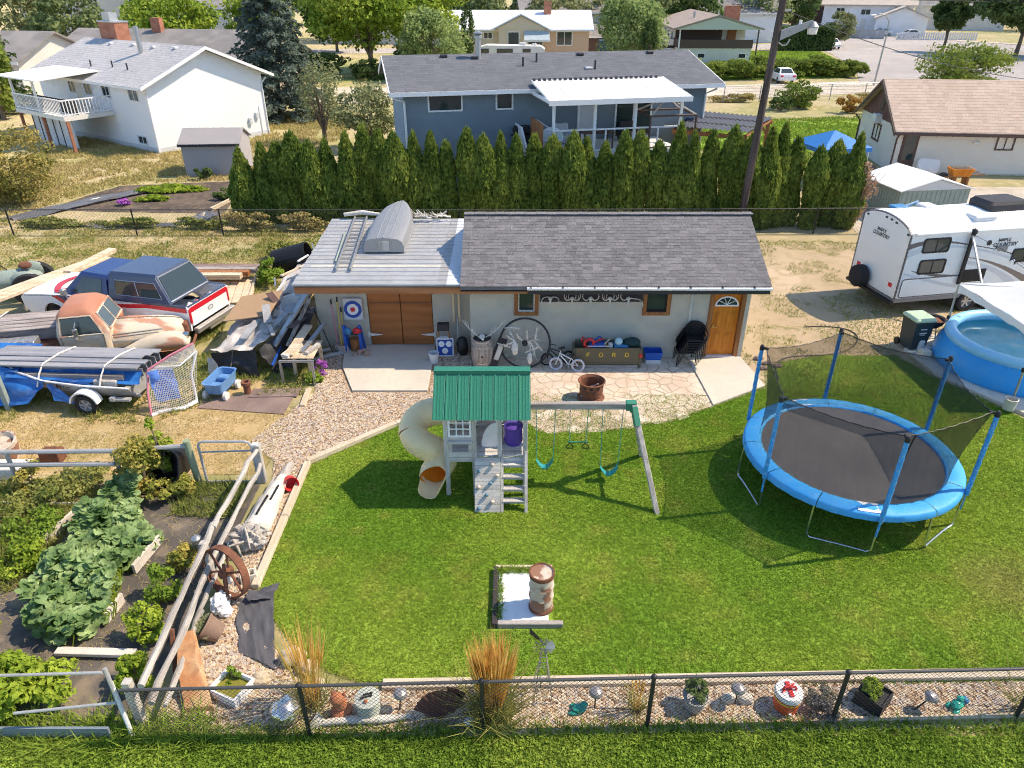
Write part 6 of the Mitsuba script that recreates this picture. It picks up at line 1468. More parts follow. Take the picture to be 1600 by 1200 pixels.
t.p('corner', [sheet_cloth([(2.1, .0, .74), (1.9, .02, .76), (1.3, .12, .24), (1.9, .14, .36)], 8, 8, .04, 3, 8)], 'm_tarp_blue', True)
one('box', 'pale box in the boat stern under the strap', 'box', box(.35, .95, -.45, -.1, .64, .82, .02), 'm_oldwood', **BO)
# hockey net
hn = Th('hockey_net', 'hockey net with red posts and white padded base tipped on its side', 'goal', (0, 0, 0))
pA, pB, pC, pD = A((-9.03, 15.12, .03)), A((-9.05, 15.55, 1.10)), A((-8.05, 16.15, 1.55)), A((-8.12, 15.75, .08))
pE, pF = A((-8.60, 15.9, 1.28)), A((-8.75, 15.45, .05))
hn.p('post', tube([pA, (pA + pB) / 2 + (-.05, 0, 0), pB], .030, 8), 'm_pink', True)
hn.p('crossbar', tube([pB, pB * .5 + pC * .5 + (0, 0, .04), pC], .030, 8), 'm_pink', True)
hn.p('top_frame', tube([pB + (.05, .1, .0), (pB + pC) / 2 + (.25, -.15, -.18), pC + (.1, -.15, -.15)], .022, 7), 'm_white', True)
hn.p('base', tube([pA, pA * .5 + pF * .5, pF + (.15, -.05, 0), (-8.35, 15.45, .05), pD], .055, 9), 'm_white', True)
hn.p('back_bar', tube([pD, (pC + pD) / 2 + (-.06, -.1, 0), pC + (.1, -.15, -.15)], .03, 7), 'm_white', True)
def netting(a, b, c, d, nu, nv, r=.006):
    a, b, c, d = map(A, (a, b, c, d))
    out = []
    for i in range(nu + 1):
        u = i / nu
        out.append(bar(a * (1 - u) + b * u, d * (1 - u) + c * u, r))
    for j in range(nv + 1):
        v = j / nv
        out.append(bar(a * (1 - v) + d * v, b * (1 - v) + c * v, r))
    return out
hn.p('netting', netting(pA, (-8.35, 15.45, .08), (-8.45, 15.60, 1.10), pB, 17, 20) + netting((-8.35, 15.45, .08), pD, pC + (.1, -.15, -.15), (-8.45, 15.60, 1.10), 8, 20) + netting(pB, (-8.45, 15.60, 1.10), pC + (.1, -.15, -.15), pC, 14, 6), 'm_strap', kind='stuff')
one('blue_sheet', 'crumpled blue sheet hanging inside the hockey net', 'sheet', sheet_cloth([(-9.0, 15.42, 1.12), (-8.50, 15.70, 1.10), (-8.45, 15.65, .22), (-8.9, 15.35, .30)], 12, 14, .07, 4, 11), flat('sheetblue', (.10, .22, .62), .6) or 'm_sheetblue', True)
# wagon, pots, plates
flat('wagon_blue', (.12, .26, .50), .4)
wg = Th('toy_wagon', 'blue plastic toy wagon with pale wheels on the dirt', 'wagon', (-7.66, 16.3, 0), 82)
ro = [(x, y) for x, y in Polygon([(-.48, -.26), (.48, -.26), (.48, .26), (-.48, .26)]).buffer(-.12).buffer(.12, quad_segs=4).exterior.coords][:-1]
wg.p('tub', [loft([[(x * s, y * s, z) for x, y in ro] for s, z in ((.86, .20), (1.0, .50), (1.06, .52), (.95, .515), (.84, .27))], True), ], 'm_wagon_blue', 30)
wg.p('seat', [box(.12, .36, -.17, .17, .27, .40, .03), box(-.36, -.12, -.17, .17, .27, .40, .03)], 'm_wagon_blue')
for x in (-.33, .33):
    for y in (-.28, .28):
        wg.p('wheel', at(lathe([(0, -.04), (.12, -.04), (.12, .04), (0, .04)], 16), (x, y, .12), rx=90), 'm_strap', 40)
wg.p('handle', tube([(.45, 0, .3), (.75, .05, .5), (.95, .05, .8)], .02, 6), 'm_black')
one('clay_pipe', 'short rusty flanged pipe standing on the brown board', 'pipe', lathe([(.09, 0), (.09, .26), (.13, .28), (.13, .36), (.09, .37), (.07, .36), (.07, .05)], 18), 'm_rust', 30, (-6.98, 16.25, .02))
tex('brown_board', nz((.20, .145, .13), (.26, .19, .165), s=2), .9)
for i, (pts, lab) in enumerate((([(-8.02, 15.5), (-8.02, 16.05), (-5.72, 16.3), (-5.75, 15.2)], 'large brown board lying on the dirt in front of the clay pipe'), ([(-6.9, 16.0), (-6.9, 16.45), (-5.62, 16.5), (-5.65, 16.05)], 'smaller brown board lying beyond the large one'))):
    one('ground_board', lab, 'board', prism(Polygon(pts), .01, .035 + .02 * i), 'm_brown_board')
one('edging_plank', 'short pale plank on edge between dirt and gravel path', 'plank', bar((-5.36, 15.55, .05), (-5.42, 16.45, .05), .14, .08, b=.01), 'm_timber')
one('rusty_block', 'rusty square block standing before the scrap pile', 'block', box(-7.65, -7.35, 17.3, 17.55, 0, .32, .01), 'm_rust')
# work table of odds and ends
wt = Th('work_table', 'rough timber table with odds and ends outside the metal roofed shed', 'table')
wt.p('top', [box(-6.22, -5.30, 16.80, 16.86, .64, .70)], 'm_steel')
for x, y in ((-6.20, 16.82), (-5.32, 16.74)):
    wt.p('leg', box(x - .03, x + .03, y - .03, y + .03, 0, .68), 'm_steel')
for x, y in ((-5.95, 17.2), (-5.50, 17.1), (-5.35, 17.75)):
    wt.p('leg', box(x - .04, x + .04, y - .04, y + .04, 0, .70), 'm_lumber')
for i in range(4):
    wt.p('plank', box(-6.15 + i * .21, -5.96 + i * .21, 16.9, 17.9 + .1 * (i % 2), .70, .73, .005), 'm_lumber')
for i, (p, q, w_, h_, mat, lab) in enumerate([((-6.0, 17.0, .78), (-5.75, 18.3, 1.05), .24, .05, 'm_lumber', 'yellowish board on the rough work table'), ((-5.7, 17.2, .76), (-5.35, 18.6, 1.0), .12, .06, 'm_steel', 'grey metal channel on the rough work table'), ((-6.1, 16.95, .76), (-5.85, 17.6, .80), .22, .08, 'm_bone', 'pale box on the front of the rough work table'), ((-5.55, 17.1, .76), (-5.32, 17.6, .80), .12, .10, 'm_oldwood', 'grey timber offcut on the rough work table')]):
    one('offcut', lab, 'offcut', bar(p, q, w_, h_), mat)
flat('violet', (.36, .09, .44), .6)
shrub('flowering_plant', 'violet flowers and strap leaves beside the rough work table', 'plant', -5.25, 17.3, .45, .55, 'm_violet', 200, 10, 260, .035)
shrub('weed_clump', 'green weeds at the legs of the rough work table', 'weeds', -5.35, 16.95, .3, .6, 'm_clover', 201, 12, 600, .04)
# scrap pile along the shed side
tex('scrap', nz((.40, .36, .32), (.24, .215, .20), (.58, .54, .48), s=2.2, s2=6, k2=.7), .85)
tex('plastic_sheet', nz((.52, .48, .44), (.36, .33, .31), (.68, .66, .62), s=1.8, s2=5, k2=.7), .5)
flat('tarp_dark', (.03, .032, .036), .6)
t = Th('scrap_pile', 'scrap metal and timber heaped under a grey sheet beside the shed', 'scrap pile')
t.p('sheet', [sheet_cloth([(-8.3, 17.6, .55), (-6.9, 17.3, .75), (-6.05, 20.3, 1.25), (-8.2, 20.2, .9)], 26, 30, .22, 4, 21), sheet_cloth([(-7.6, 20.2, .95), (-6.1, 20.2, 1.2), (-6.3, 25.0, .75), (-7.9, 25.0, .5)], 20, 30, .16, 4, 22)], 'm_plastic_sheet', True)
t.p('dark_sheet', [sheet_cloth([(-8.35, 17.55, .55), (-7.0, 17.3, .78), (-6.9, 17.1, .0), (-8.2, 17.3, .0)], 16, 12, .08, 4, 23), sheet_cloth([(-6.9, 17.3, .78), (-6.1, 19.0, 1.15), (-5.85, 18.9, .05), (-6.5, 17.3, .0)], 14, 12, .10, 4, 25)], 'm_tarp_dark', True)
rs_ = np.random.default_rng(81)
for i in range(26):
    x, y = -7.6 + 1.6 * rs_.random(), 17.6 + 6.6 * rs_.random()
    L = .5 + 1.5 * rs_.random()
    a = PI / 2 + .5 * rs_.normal()
    z = .85 + .35 * rs_.random()
    t.p(['timber', 'sheet_strip', 'pipe'][i % 3], bar((x, y, z), (x + L * math.cos(a), y + L * math.sin(a), z + .12 * rs_.normal()), *[(.10, .04), (.22, .015), (.05, .05)][i % 3]), ['m_oldwood', 'm_galv2', 'm_steel', 'm_lumber', 'm_trim_brown', 'm_cgrey'][i % 6])
t.p('flap', sheet_cloth([(-8.42, 17.45, .50), (-8.1, 17.2, .55), (-8.0, 17.1, .05), (-8.35, 17.2, .08)], 8, 8, .05, 3, 27), 'm_bone', True)
one('plywood_sheet', 'brown plywood sheet lying on top of the scrap pile', 'sheet', glass4([(-8.28, 18.62, 1.02), (-7.0, 18.82, 1.12), (-7.05, 20.5, 1.22), (-8.25, 20.25, 1.12)], th=.012), flat('ply', (.36, .24, .14), .8) or 'm_ply')
for i, (p, q, w_, h_, mat, lab) in enumerate([((-6.6, 17.7, .7), (-5.75, 18.75, 1.9), .16, .06, 'm_steel', 'long grey channel leaning on the shed corner'), ((-6.3, 17.9, .6), (-5.8, 18.9, 1.6), .10, .05, 'm_oldwood', 'weathered post leaning on the shed corner'), ((-6.9, 18.0, .95), (-6.0, 19.6, 1.5), .20, .05, 'm_galv2', 'pale metal trough leaning over the scrap pile'), ((-6.2, 17.4, .2), (-5.85, 18.8, 1.2), .3, .03, 'm_board_dark', 'dark panel leaning on the shed wall'), ((-6.6, 17.3, .3), (-6.3, 18.9, 1.1), .05, .05, 'm_royal', 'blue tube among the scrap')]):
    one('leaning_scrap', lab, 'scrap', bar(p, q, w_, h_), mat)
one('metal_basin', 'grey metal basin on the scrap beneath the roof edge', 'basin', lathe([(0, .02), (.20, 0), (.28, .12), (.30, .12), (.21, -.02), (0, 0)], 20), 'm_galv', 30, (-6.25, 18.6, 1.45), rx=25)
one('crumpled_pipes', 'grey pipes lying at the foot of the shed wall', 'pipes', [tube([(-5.9, 17.9, .06), (-5.3, 18.3, .1), (-4.95, 18.55, .06)], .06, 7), tube([(-6.0, 18.3, .14), (-5.3, 18.6, .16)], .05, 7)], 'm_galv2')
one('culvert', 'short black culvert pipe in the weeds behind the scrap pile', 'pipe', [at(lathe([(.42, 0), (.46, 0), (.46, 1.3), (.42, 1.3), (.42, 0)], 20), (-8.75, 25.2, .42), rx=0, ry=75)], 'm_black')
# lumber
for i in range(7):
    one('lumber_plank', ['top', 'upper', 'third', 'fourth', 'fifth', 'lower', 'lowest'][i] + ' brown plank stacked behind the pickup canopy', 'plank', box(-12.6 + .2 * (i % 3), -9.3 + .18 * ((i * 5) % 4) - .3, 23.7 + .30 * (i % 4), 23.97 + .30 * (i % 4), .42 - .09 * (i // 4) - .0, .50 - .09 * (i // 4)), ['m_lumber', 'm_frame_wood', 'm_oldwood_x', 'm_trim_brown'][i % 4] if i % 4 != 3 else 'm_brown_board', group='planks behind the pickup')
t = Th('pallet', 'pale timber pallet platform leaning behind the pickup tailgate', 'pallet', (-9.85, 22.0, .05), 12)
for i in range(6):
    t.p('plank', box(-.6 + i * .26, -.36 + i * .26, 0, 2.4, .04, .08, .005), 'm_lumber')
t.p('bearer', [box(-.6, .96, y, y + .08, 0, .04) for y in (.1, 1.15, 2.2)], 'm_oldwood')
t.p('edge', box(.98, 1.06, 0, 2.4, .0, .14), 'm_lumber')
for i in range(3):
    one('long_timber', ['leftmost', 'middle', 'rightmost'][i] + ' pale timber of the pile across the pickup nose', 'timber', bar((-16.5 + .24 * i, 19.9 - .02 * i, 1.0 - .02 * i), (-14.75 + .22 * i, 24.2, .95), .20, .10, b=.01), 'm_lumber', group='timbers by the pickup nose')
one('long_timber', 'single pale beam running behind the pickup cab', 'timber', bar((-14.9, 22.6, 1.0), (-14.45, 24.8, 1.05), .30, .14), 'm_lumber')
t = Th('tractor', 'old grey tractor with dark steering wheel at the left edge', 'tractor', (-16.9, 22.6, 0), 20)
t.p('body', [blob((.1, .0, .75), (.95, .36, .34), .1, 3, 1), box(-.9, .2, -.25, .25, .4, .8, .05)], 'm_greymetal', True)
for y in (-.55, .55): t.p('fender', blob((.55, y, .85), (.42, .14, .32), .05, 2, 1), 'm_greymetal', True)
t.p('steering_wheel', [at(tube([(.19 * math.cos(a), .19 * math.sin(a), 0) for a in np.linspace(0, 2 * PI, 21)[:-1]], .016, 6, closed=True), (-.3, 0, 1.45), rx=30, ry=40), tube([(.0, 0, 1.1), (-.3, 0, 1.45)], .02, 6)], 'm_black', True)
t.p('seat', blob((.55, 0, 1.2), (.2, .2, .12), .1, 2), 'm_rust', True)
for y, s in ((.62, -1), (-.62, 1)):
    wheel_parts(t, .65, y, .55, .25, 'm_rust', -s, spokes=6)
one('fence_post', 'short weathered post at the left edge before the boat', 'post', box(-12.86, -12.72, 15.38, 15.5, 0, 1.12, .01), 'm_greymetal')
one('planter', 'white rusty barrel planter with soil at the left edge', 'planter', [lathe([(.30, 0), (.36, .50), (.38, .52), (.33, .52), (.30, .42), (0, .42)], 20)], 'm_drum', 30, (-11.55, 13.35, 0), rx=12)
one('planter', 'white box planter below the upper garden rail', 'planter', box(-11.4, -10.6, 12.5, 12.9, 0, .30, .02), 'm_offwhite')
one('brick_block', 'reddish block standing behind the garden rails', 'block', box(-10.65, -10.2, 13.1, 13.4, 0, .3, .02), 'm_rust')
one('water_trough', 'black plastic water trough tipped behind the garden gate post', 'trough', [loft([[(x, y, z) for x, y in A(Polygon([(-.62, -.35), (.62, -.35), (.62, .35), (-.62, .35)]).buffer(-.2).buffer(.2, quad_segs=4).exterior.coords)[:-1] * s] for s, z in ((.9, 0), (1.0, .55), (.95, .55), (.86, .06))])], 'm_black', 30, (-7.55, 12.75, .42), -8, rx=70)
# ------------------------------------------------------------------ garden fences and the things along the gravel
for i, (p, q, lab) in enumerate([((-13, 12.1, 1.0), (-8.2, 12.2, 1.0), 'upper grey pipe rail at the back of the vegetable garden'), ((-13, 12.05, .72), (-8.3, 12.12, .72), 'lower grey pipe rail at the back of the vegetable garden'), ((-13, 11.7, .06), (-8.0, 11.6, .08), 'thin white rail lying low at the back of the garden'), ((-8.3, 12.2, 1.0), (-6.85, 12.38, 1.0), 'short pipe rail between berry bush and gate post')]):
    one('pipe_rail', lab, 'rail', tube([p, q], .05 if i != 2 else .03, 8), 'm_galv2' if i != 2 else 'm_strap')
for x, y in ((-12.9, 12.1), (-10.5, 12.14), (-8.3, 12.2)):
    one('rail_post', {-12.9: 'leftmost', -10.5: 'middle', -8.3: 'rightmost'}[x] + ' grey post carrying the garden pipe rails', 'post', tube([(x, y, 0), (x, y, 1.02)], .045, 8), 'm_galv2', group='posts of the pipe rails')
one('gate_post', 'greenish timber post beside the tubular garden gate', 'post', tube([(-6.80, 12.40, 0), (-6.84, 12.40, 1.12)], .075, 10), flat('greenpost', (.26, .31, .20), .85) or 'm_greenpost', 40)
t = Th('garden_gate', 'grey tubular metal gate with rounded top corners', 'gate')
gz = [(-6.62, .02), (-6.62, .98), (-6.58, 1.06), (-6.5, 1.09), (-5.62, 1.09), (-5.54, 1.06), (-5.50, .98), (-5.50, .02)]
t.p('frame', tube([(x, 12.41, z) for x, z in gz], .028, 8), 'm_galv'); t.p('bar', tube([(-6.62, 12.41, .82), (-5.5, 12.41, .86)], .022, 6), 'm_galv2'); t.p('bar', tube([(-6.62, 12.41, .05), (-5.5, 12.41, .05)], .025, 6), 'm_galv2')
one('gate_post', 'dark steel post at the back end of the wooden rail fence', 'post', box(-5.50, -5.38, 12.40, 12.52, 0, 1.0), 'm_cgrey')
wf = Th('rail_fence', 'weathered split rail fence along the right of the vegetable garden', 'fence')
for i, (p, q, w_) in enumerate([((-5.17, 6.55, .96), (-5.42, 10.0, .92), .10), ((-5.40, 9.9, .93), (-5.40, 12.6, .88), .10), ((-5.16, 6.6, .52), (-5.34, 9.3, .50), .10), ((-5.34, 9.25, .52), (-5.36, 12.5, .52), .09), ((-5.0, 6.65, .40), (-5.28, 8.6, .22), .09), ((-5.30, 8.4, .22), (-5.34, 10.3, .24), .08)]):
    r_ = np.random.default_rng(300 + i)
    pts = [A(p) * (1 - s) + A(q) * s + (.012 * r_.normal(), 0, .008 * r_.normal()) for s in np.linspace(0, 1, 9)]
    wf.p('rail', tube(pts, w_ * .5 * (1 + .08 * r_.normal(size=9)), 7), 'm_oldwood_y', 50)
for y in (6.62, 9.45, 12.45):
    wf.p('post', box(-5.46, -5.34, y - .06, y + .06, 0, .98, .01), 'm_oldwood')
one('fence_pump', 'grey metal pipe cap standing inside the rail fence', 'pipe', lathe([(.05, 0), (.05, .55), (.09, .56), (.09, .66), (.05, .70), (0, .71)], 14), 'm_steel', 30, (-5.85, 10.05, -.12))
t = Th('driftwood_log', 'large bleached split driftwood log on the gravel', 'log')
def logm(pts, rs, seed, n=12):
    m = tube(pts, rs, n)
    f = meshkit.fbm(m.vertices * 5, 3, seed)
    c = m.vertices - A(pts).mean(0)
    m.vertices = m.vertices + m.vertex_normals * (f[:, None] - .5) * .10
    return m
lp_ = lambda a, b, k=12: [A(a) * (1 - s) + A(b) * s for s in np.linspace(0, 1, k)]
t.p('trunk', logm(lp_((-5.0, 10.6, .16), (-4.96, 12.4, .16)), np.r_[.26, .25, .24, .23, .22, .21, .2, .19, .17, .15, .12, .10], 1), 'm_bone', True)
t.p('limb', logm(lp_((-4.98, 12.2, .14), (-4.92, 12.85, .16), 8), np.linspace(.12, .08, 8), 2), 'm_oldwood_y', True)
t.p('crack', [bar((-5.02, 10.9, .40), (-4.98, 11.5, .385), .035, .03), bar((-4.90, 11.4, .36), (-4.88, 11.9, .34), .03, .03)], 'm_black')
one('driftwood_log', 'thin weathered log lying beside the large driftwood', 'log', logm(lp_((-5.24, 10.5, .12), (-5.12, 12.3, .14)), np.linspace(.11, .08, 12), 3), 'm_oldwood_y', True)
rr_ = np.random.default_rng(91)
one('root_wad', 'tangled grey root wad at the near end of the driftwood', 'root', [blob((-5.06, 10.42, .22), (.30, .2, .24), .9, 3, 5, 9), blob((-4.92, 10.36, .2), (.2, .16, .2), .9, 3, 5, 4)] + [tube([(-5.06 + .2 * rr_.normal(), 10.4 + .1 * rr_.normal(), .2 + .1 * rr_.normal()), (-5.06 + .28 * rr_.normal(), 10.3 + .16 * rr_.normal(), .25 + .14 * rr_.normal()), (-5.06 + .3 * rr_.normal(), 10.25 + .2 * rr_.normal(), .22 + .16 * rr_.normal())], [.05, .035, .015], 5) for _ in range(9)], 'm_oldwood', True)
t = Th('rusty_flywheel', 'rusty flat rimmed iron wheel standing on the gravel', 'wheel', (-5.0, 9.2, .52), -28, rx=-8)
t.p('rim', at(lathe([(.47, -.07), (.50, -.07), (.50, .07), (.47, .07), (.47, -.07)], 40), rx=90), 'm_rust', 40)
for i in range(6):
    a = i * PI / 3 + .4
    t.p('spoke', tube([(.06 * math.cos(a), -.05 * (-1) ** i, .06 * math.sin(a)), (.47 * math.cos(a), 0, .47 * math.sin(a))], .022, 6), 'm_rust')
t.p('hub', at(lathe([(0, -.12), (.07, -.12), (.09, 0), (.07, .12), (0, .12)], 14), rx=90), 'm_rust', 40)
one('iron_bar', 'rusty bar leaning on the iron wheel', 'bar', bar((-4.92, 8.85, .0), (-4.98, 9.15, .75), .05, .05), 'm_rust')
one('white_rock', 'white gnarled rock at the foot of the iron wheel', 'rock', [blob((-5.05, 8.85, .14), (.16, .2, .17), .5, 3, 3, 6), blob((-4.92, 8.70, .08), (.12, .1, .09), .4, 2, 3, 2), blob((-5.0, 9.25, .4), (.07, .07, .22), .4, 2, 3, 3)], flat('whiterock', (.78, .78, .78), .8) or 'm_whiterock', True)
t = Th('cinder_block', 'pale concrete block on the gravel by the lawn timber', 'block', (-4.78, 9.52, 0), 20)
t.p('block', [box(-.14, .14, -.10, -.07, 0, .19), box(-.14, .14, .07, .10, 0, .19), box(-.14, -.10, -.07, .07, 0, .19), box(.10, .14, -.07, .07, 0, .19), box(-.02, .02, -.07, .07, 0, .19)], 'm_concrete')
one('red_bucket', 'red plastic watering can lying by the driftwood', 'bucket', [at(lathe([(0, 0), (.13, 0), (.16, .24), (.15, .24), (.12, .03)], 18), (0, 0, .14), rx=75), tube([(-.1, -.1, .2), (-.28, -.1, .28)], .03, 6)], 'm_red', 30, (-4.80, 12.30, 0), 30)
shrub('pot_plant', 'dry thyme spilling from the half buried brown pot', 'plant', -5.02, 8.28, .36, .55, 'm_herb', 210, 14, 1200, .022)
one('flower_pot', 'half buried brown pot lying on the gravel', 'pot', lathe([(.0, 0), (.15, .0), (.20, .26), (.22, .27), (.22, .31), (.17, .31), (.14, .05)], 22), flat('pot', (.23, .15, .11), .8) or 'm_pot', 30, (-4.82, 8.22, .1), ry=-55)
one('weed_fabric', 'rumpled black weed barrier fabric lying on the gravel', 'fabric', [sheet_cloth([(-4.86, 9.05, .05), (-4.25, 9.2, .06), (-3.75, 7.55, .05), (-4.42, 7.9, .05)], 26, 18, .055, 4, 41), sheet_cloth([(-4.7, 9.15, .08), (-4.15, 9.3, .12), (-4.2, 9.0, .16), (-4.6, 8.9, .12)], 12, 10, .07, 3, 42)], flat('fabric', (.085, .085, .095), .75) or 'm_fabric', True)
tex('rust_stone', nz((.44, .20, .085), (.55, .36, .20), (.28, .12, .06), s=3.5, s2=7, k2=.6), .85)
one('stone_slab', 'long rust orange stone slab leaning by the rail fence', 'stone', hull([(-5.34, 7.95, .42), (-5.12, 8.0, .44), (-5.30, 7.95, .30), (-5.1, 8.0, .32), (-4.86, 6.82, .10), (-4.46, 6.86, .12), (-4.86, 6.8, .0), (-4.46, 6.84, .0), (-5.16, 7.4, .34), (-4.88, 7.45, .34)]), 'm_rust_stone')
one('wood_plank', 'thin rusty bar beside the orange stone slab', 'bar', bar((-5.32, 7.55, .0), (-5.36, 7.85, .62), .06, .05), 'm_rust')
t = Th('wash_tub', 'square white tub with mossy soil by the orange slab', 'tub', (-4.28, 7.18, 0), -24)
t.p('rim', [box(-.26, .26, -.22, -.19, 0, .20), box(-.26, .26, .19, .22, 0, .20), box(-.26, -.23, -.19, .19, 0, .20), box(.23, .26, -.19, .19, 0, .20)], 'm_white'); t.p('soil', box(-.23, .23, -.19, .19, .0, .12), flat('moss', (.20, .19, .03), .95) or 'm_moss')
shrub('tub_plant', 'green seedlings in the square white tub', 'plant', -4.32, 7.35, .34, .3, 'm_clover', 211, 8, 300, .03)
tex('white_board', nz((.66, .62, .56), (.56, .50, .43), s=2, s2=8), .85)
for i, (p, q, lab) in enumerate([((-9.02, 10.46, .12), (-8.80, 11.42, .12), 'long white board edging at the left bed'), ((-6.92, 9.65, .14), (-6.80, 10.5, .14), 'white board edging right of the squash'), ((-6.88, 8.5, .12), (-6.82, 9.0, .12), 'short white board edging right of the squash front'), ((-7.35, 7.86, .10), (-6.05, 7.82, .10), 'pale plank across the front of the garden bed')]):
    one('bed_board', lab, 'board', bar(p, q, .06 if i < 3 else .14, .22 if i < 3 else .07, b=.006), 'm_white_board')
t = Th('front_rail', 'grey pipe frame at the front of the vegetable garden', 'rail')
t.p('rail', tube([(-9.5, 6.55, 1.08), (-5.72, 6.66, 1.10)], .021, 8), 'm_galv'); t.p('rail', tube([(-7.0, 6.42, .55), (-5.62, 6.55, .60)], .021, 8), 'm_galv')
t.p('post', tube([(-5.70, 6.70, 1.14), (-5.50, 6.46, .0)], .03, 8), 'm_galv2'); t.p('post', tube([(-5.66, 6.66, .9), (-5.46, 6.42, .0)], .03, 8), 'm_cgrey')
one('kick_board', 'blue grey board along the foot of the front rail', 'board', box(-9.5, -5.75, 6.38, 6.42, 0, .26), flat('kick', (.18, .22, .25), .7) or 'm_kick')

# ------------------------------------------------------------------ black chain link fence in front
flat('fence_black', (.022, .023, .025), .5); flat('fence_grey', (.065, .066, .07), .55)
cf = Th('chain_link_fence', 'low black chain link fence across the front of the yard', 'fence')
def fy(x): return 6.44 + (x + 3) * .028
xs = [-5.35, -2.92, -.42, 1.97, 4.70, 7.45, 10.1]
for i, x in enumerate(xs):
    if i == 0: continue
    cf.p('post', tube([(x, fy(x), -.05), (x, fy(x), 1.10)], .032 if i else .03, 8), 'm_fence_black')
    cf.p('post_cap', blob((x, fy(x), 1.12), (.042, .042, .035), 0, 2), 'm_fence_black', True)
cf.p('top_rail', tube([(-5.35, fy(-5.35), 1.10)] + [(x, fy(x), 1.10) for x in np.linspace(-5, 10.1, 31)], .024, 8), 'm_fence_grey', True)
def chain_mesh(x0, x1, fy, z0, z1, pitch, r):
    out = []
    n = int((x1 - x0 + (z1 - z0)) / pitch)
    for s in (1, -1):
        for i in range(-int((z1 - z0) / pitch) - 1, n + 1):
            xa = x0 + i * pitch if s == 1 else x0 + i * pitch + (z1 - z0)
            xb = xa + s * (z1 - z0)
            p, q = A((xa, 0, z0)), A((xb, 0, z1))
            lo, hi = sorted((xa, xb))
            if hi < x0 or lo > x1: continue
            for lim in (x0, x1):
                for e in (0, 1):
                    pt = (p, q)[e]
                    if (lim == x0 and pt[0] < x0) or (lim == x1 and pt[0] > x1):
                        u = (lim - p[0]) / (q[0] - p[0])
                        w_ = p + (q - p) * u
                        if e == 0: p = w_
                        else: q = w_
            if np.linalg.norm(q - p) < .02: continue
            p[1], q[1] = fy(p[0]) + .03 + .006 * s, fy(q[0]) + .03 + .006 * s
            d = (q - p) / np.linalg.norm(q - p)
            a = np.cross(d, (0, 1, 0)) * r
            b = A((0, r, 0))
            out.append(MS([p + a, p - a * .5 + b, p - a * .5 - b, q + a, q - a * .5 + b, q - a * .5 - b], [(0, 1, 4), (0, 4, 3), (1, 2, 5), (1, 5, 4), (2, 0, 3), (2, 3, 5)]))
    return cat(out)
cf.p('wire_mesh', chain_mesh(-5.35, 10.1, fy, .04, 1.09, .075, .0028), 'm_fence_black', kind='stuff')
# ornaments in the stone bed
t = Th('gazing_ball', 'crumpled silver foil ball behind the first fence post', 'ball', (-3.32, 6.72, .20))
t.p('ball', blob((0, 0, 0), (.22, .22, .20), .16, 3, 3, 4), flat('foil', (.75, .77, .80), .18, .9) or 'm_foil', 30)
tex('terracotta', nz((.50, .19, .09), (.40, .15, .075), s=5), .8)
t = Th('garden_figure', 'small terracotta squirrel like figure on the stones', 'figure', (-2.52, 6.80, .02), sc=1.3)
t.p('body', [blob((0, 0, .06), (.12, .11, .07), .15, 2), blob((0, 0, .17), (.075, .07, .10), .15, 2), blob((-.02, -.03, .29), (.085, .075, .08), .12, 2), hull([(-.09, -.02, .33), (-.04, -.02, .35), (-.06, .02, .33), (-.08, 0, .42)]), hull([(.03, -.02, .35), (.08, -.02, .33), (.06, .02, .33), (.07, 0, .41)])], 'm_terracotta', True)
t = Th('milk_churn', 'grey green pot with a painted face lid on the stones', 'pot', (-2.12, 6.80, .02))
t.p('body', lathe([(0, 0), (.15, .0), (.17, .1), (.17, .24), (.15, .30), (.19, .33), (.19, .36), (0, .40)], 24), flat('churn', (.44, .47, .42), .6) or 'm_churn', 30)
t.p('brow', [at(box(-.09, .09, -.012, .012, 0, .015), (-.01, -.02, .395), 18), at(box(-.07, .07, -.012, .012, 0, .015), (.01, .03, .398), 18)], 'm_black'); t.p('nose', blob((0, -.09, .40), (.03, .03, .025), .1, 2), 'm_terracotta', True)
flat('solar', (.30, .29, .30), .35, .3)
def solar(label, x, y, lean=0):
    t = Th('solar_lamp', label, 'lamp', (x, y, .02), 0, 'solar lamps in the stone bed', ry=lean)
    t.p('stake', tube([(0, 0, 0), (0, 0, .30)], .012, 6), 'm_black')
    t.p('lamp_head', lathe([(0, .27), (.05, .27), (.105, .33), (.105, .35), (.085, .39), (.04, .415), (0, .42)], 20), 'm_solar', 30)
    t.p('lamp_glass', lathe([(.04, .25), (.06, .30), (.04, .33)], 12), 'm_cgrey')
solar('solar lamp between the painted face pot and the rusty shell', -1.68, 6.88, 6); solar('solar lamp beside the first teal ornament', 1.24, 6.90); solar('solar lamp standing over two pale stones', 3.36, 6.96); solar('leaning solar lamp near the right end of the bed', 6.02, 6.86, 30)
rsx = np.random.default_rng(101)
t = Th('metal_shell', 'dark rusty ribbed scallop shaped ornament on the stones', 'ornament', (-1.06, 6.70, .02), 8, rx=-18)
for i in range(9):
    a0, a1 = math.radians(-62 + i * 13.8), math.radians(-62 + (i + 1) * 13.8)
    am = (a0 + a1) / 2
    L = .42 + .05 * math.cos(am * 1.5)
    t.p('rib', hull([(0, 0, 0), (L * math.sin(a0), .02, L * math.cos(a0)), (L * math.sin(a1), .02, L * math.cos(a1)), (L * 1.05 * math.sin(am), -.025, L * 1.05 * math.cos(am)), (.02, .03, .02)]), flat('shell', (.115, .045, .038), .7) or 'm_shell')
t = Th('metal_shell', 'second dark ribbed part standing behind the scallop', 'ornament', (-.86, 6.86, .02), -20, rx=-14)
t.p('fan', hull([(0, 0, 0), (-.16, .02, .34), (.16, .02, .34), (0, -.03, .40), (0, .04, .05)]), 'm_shell')
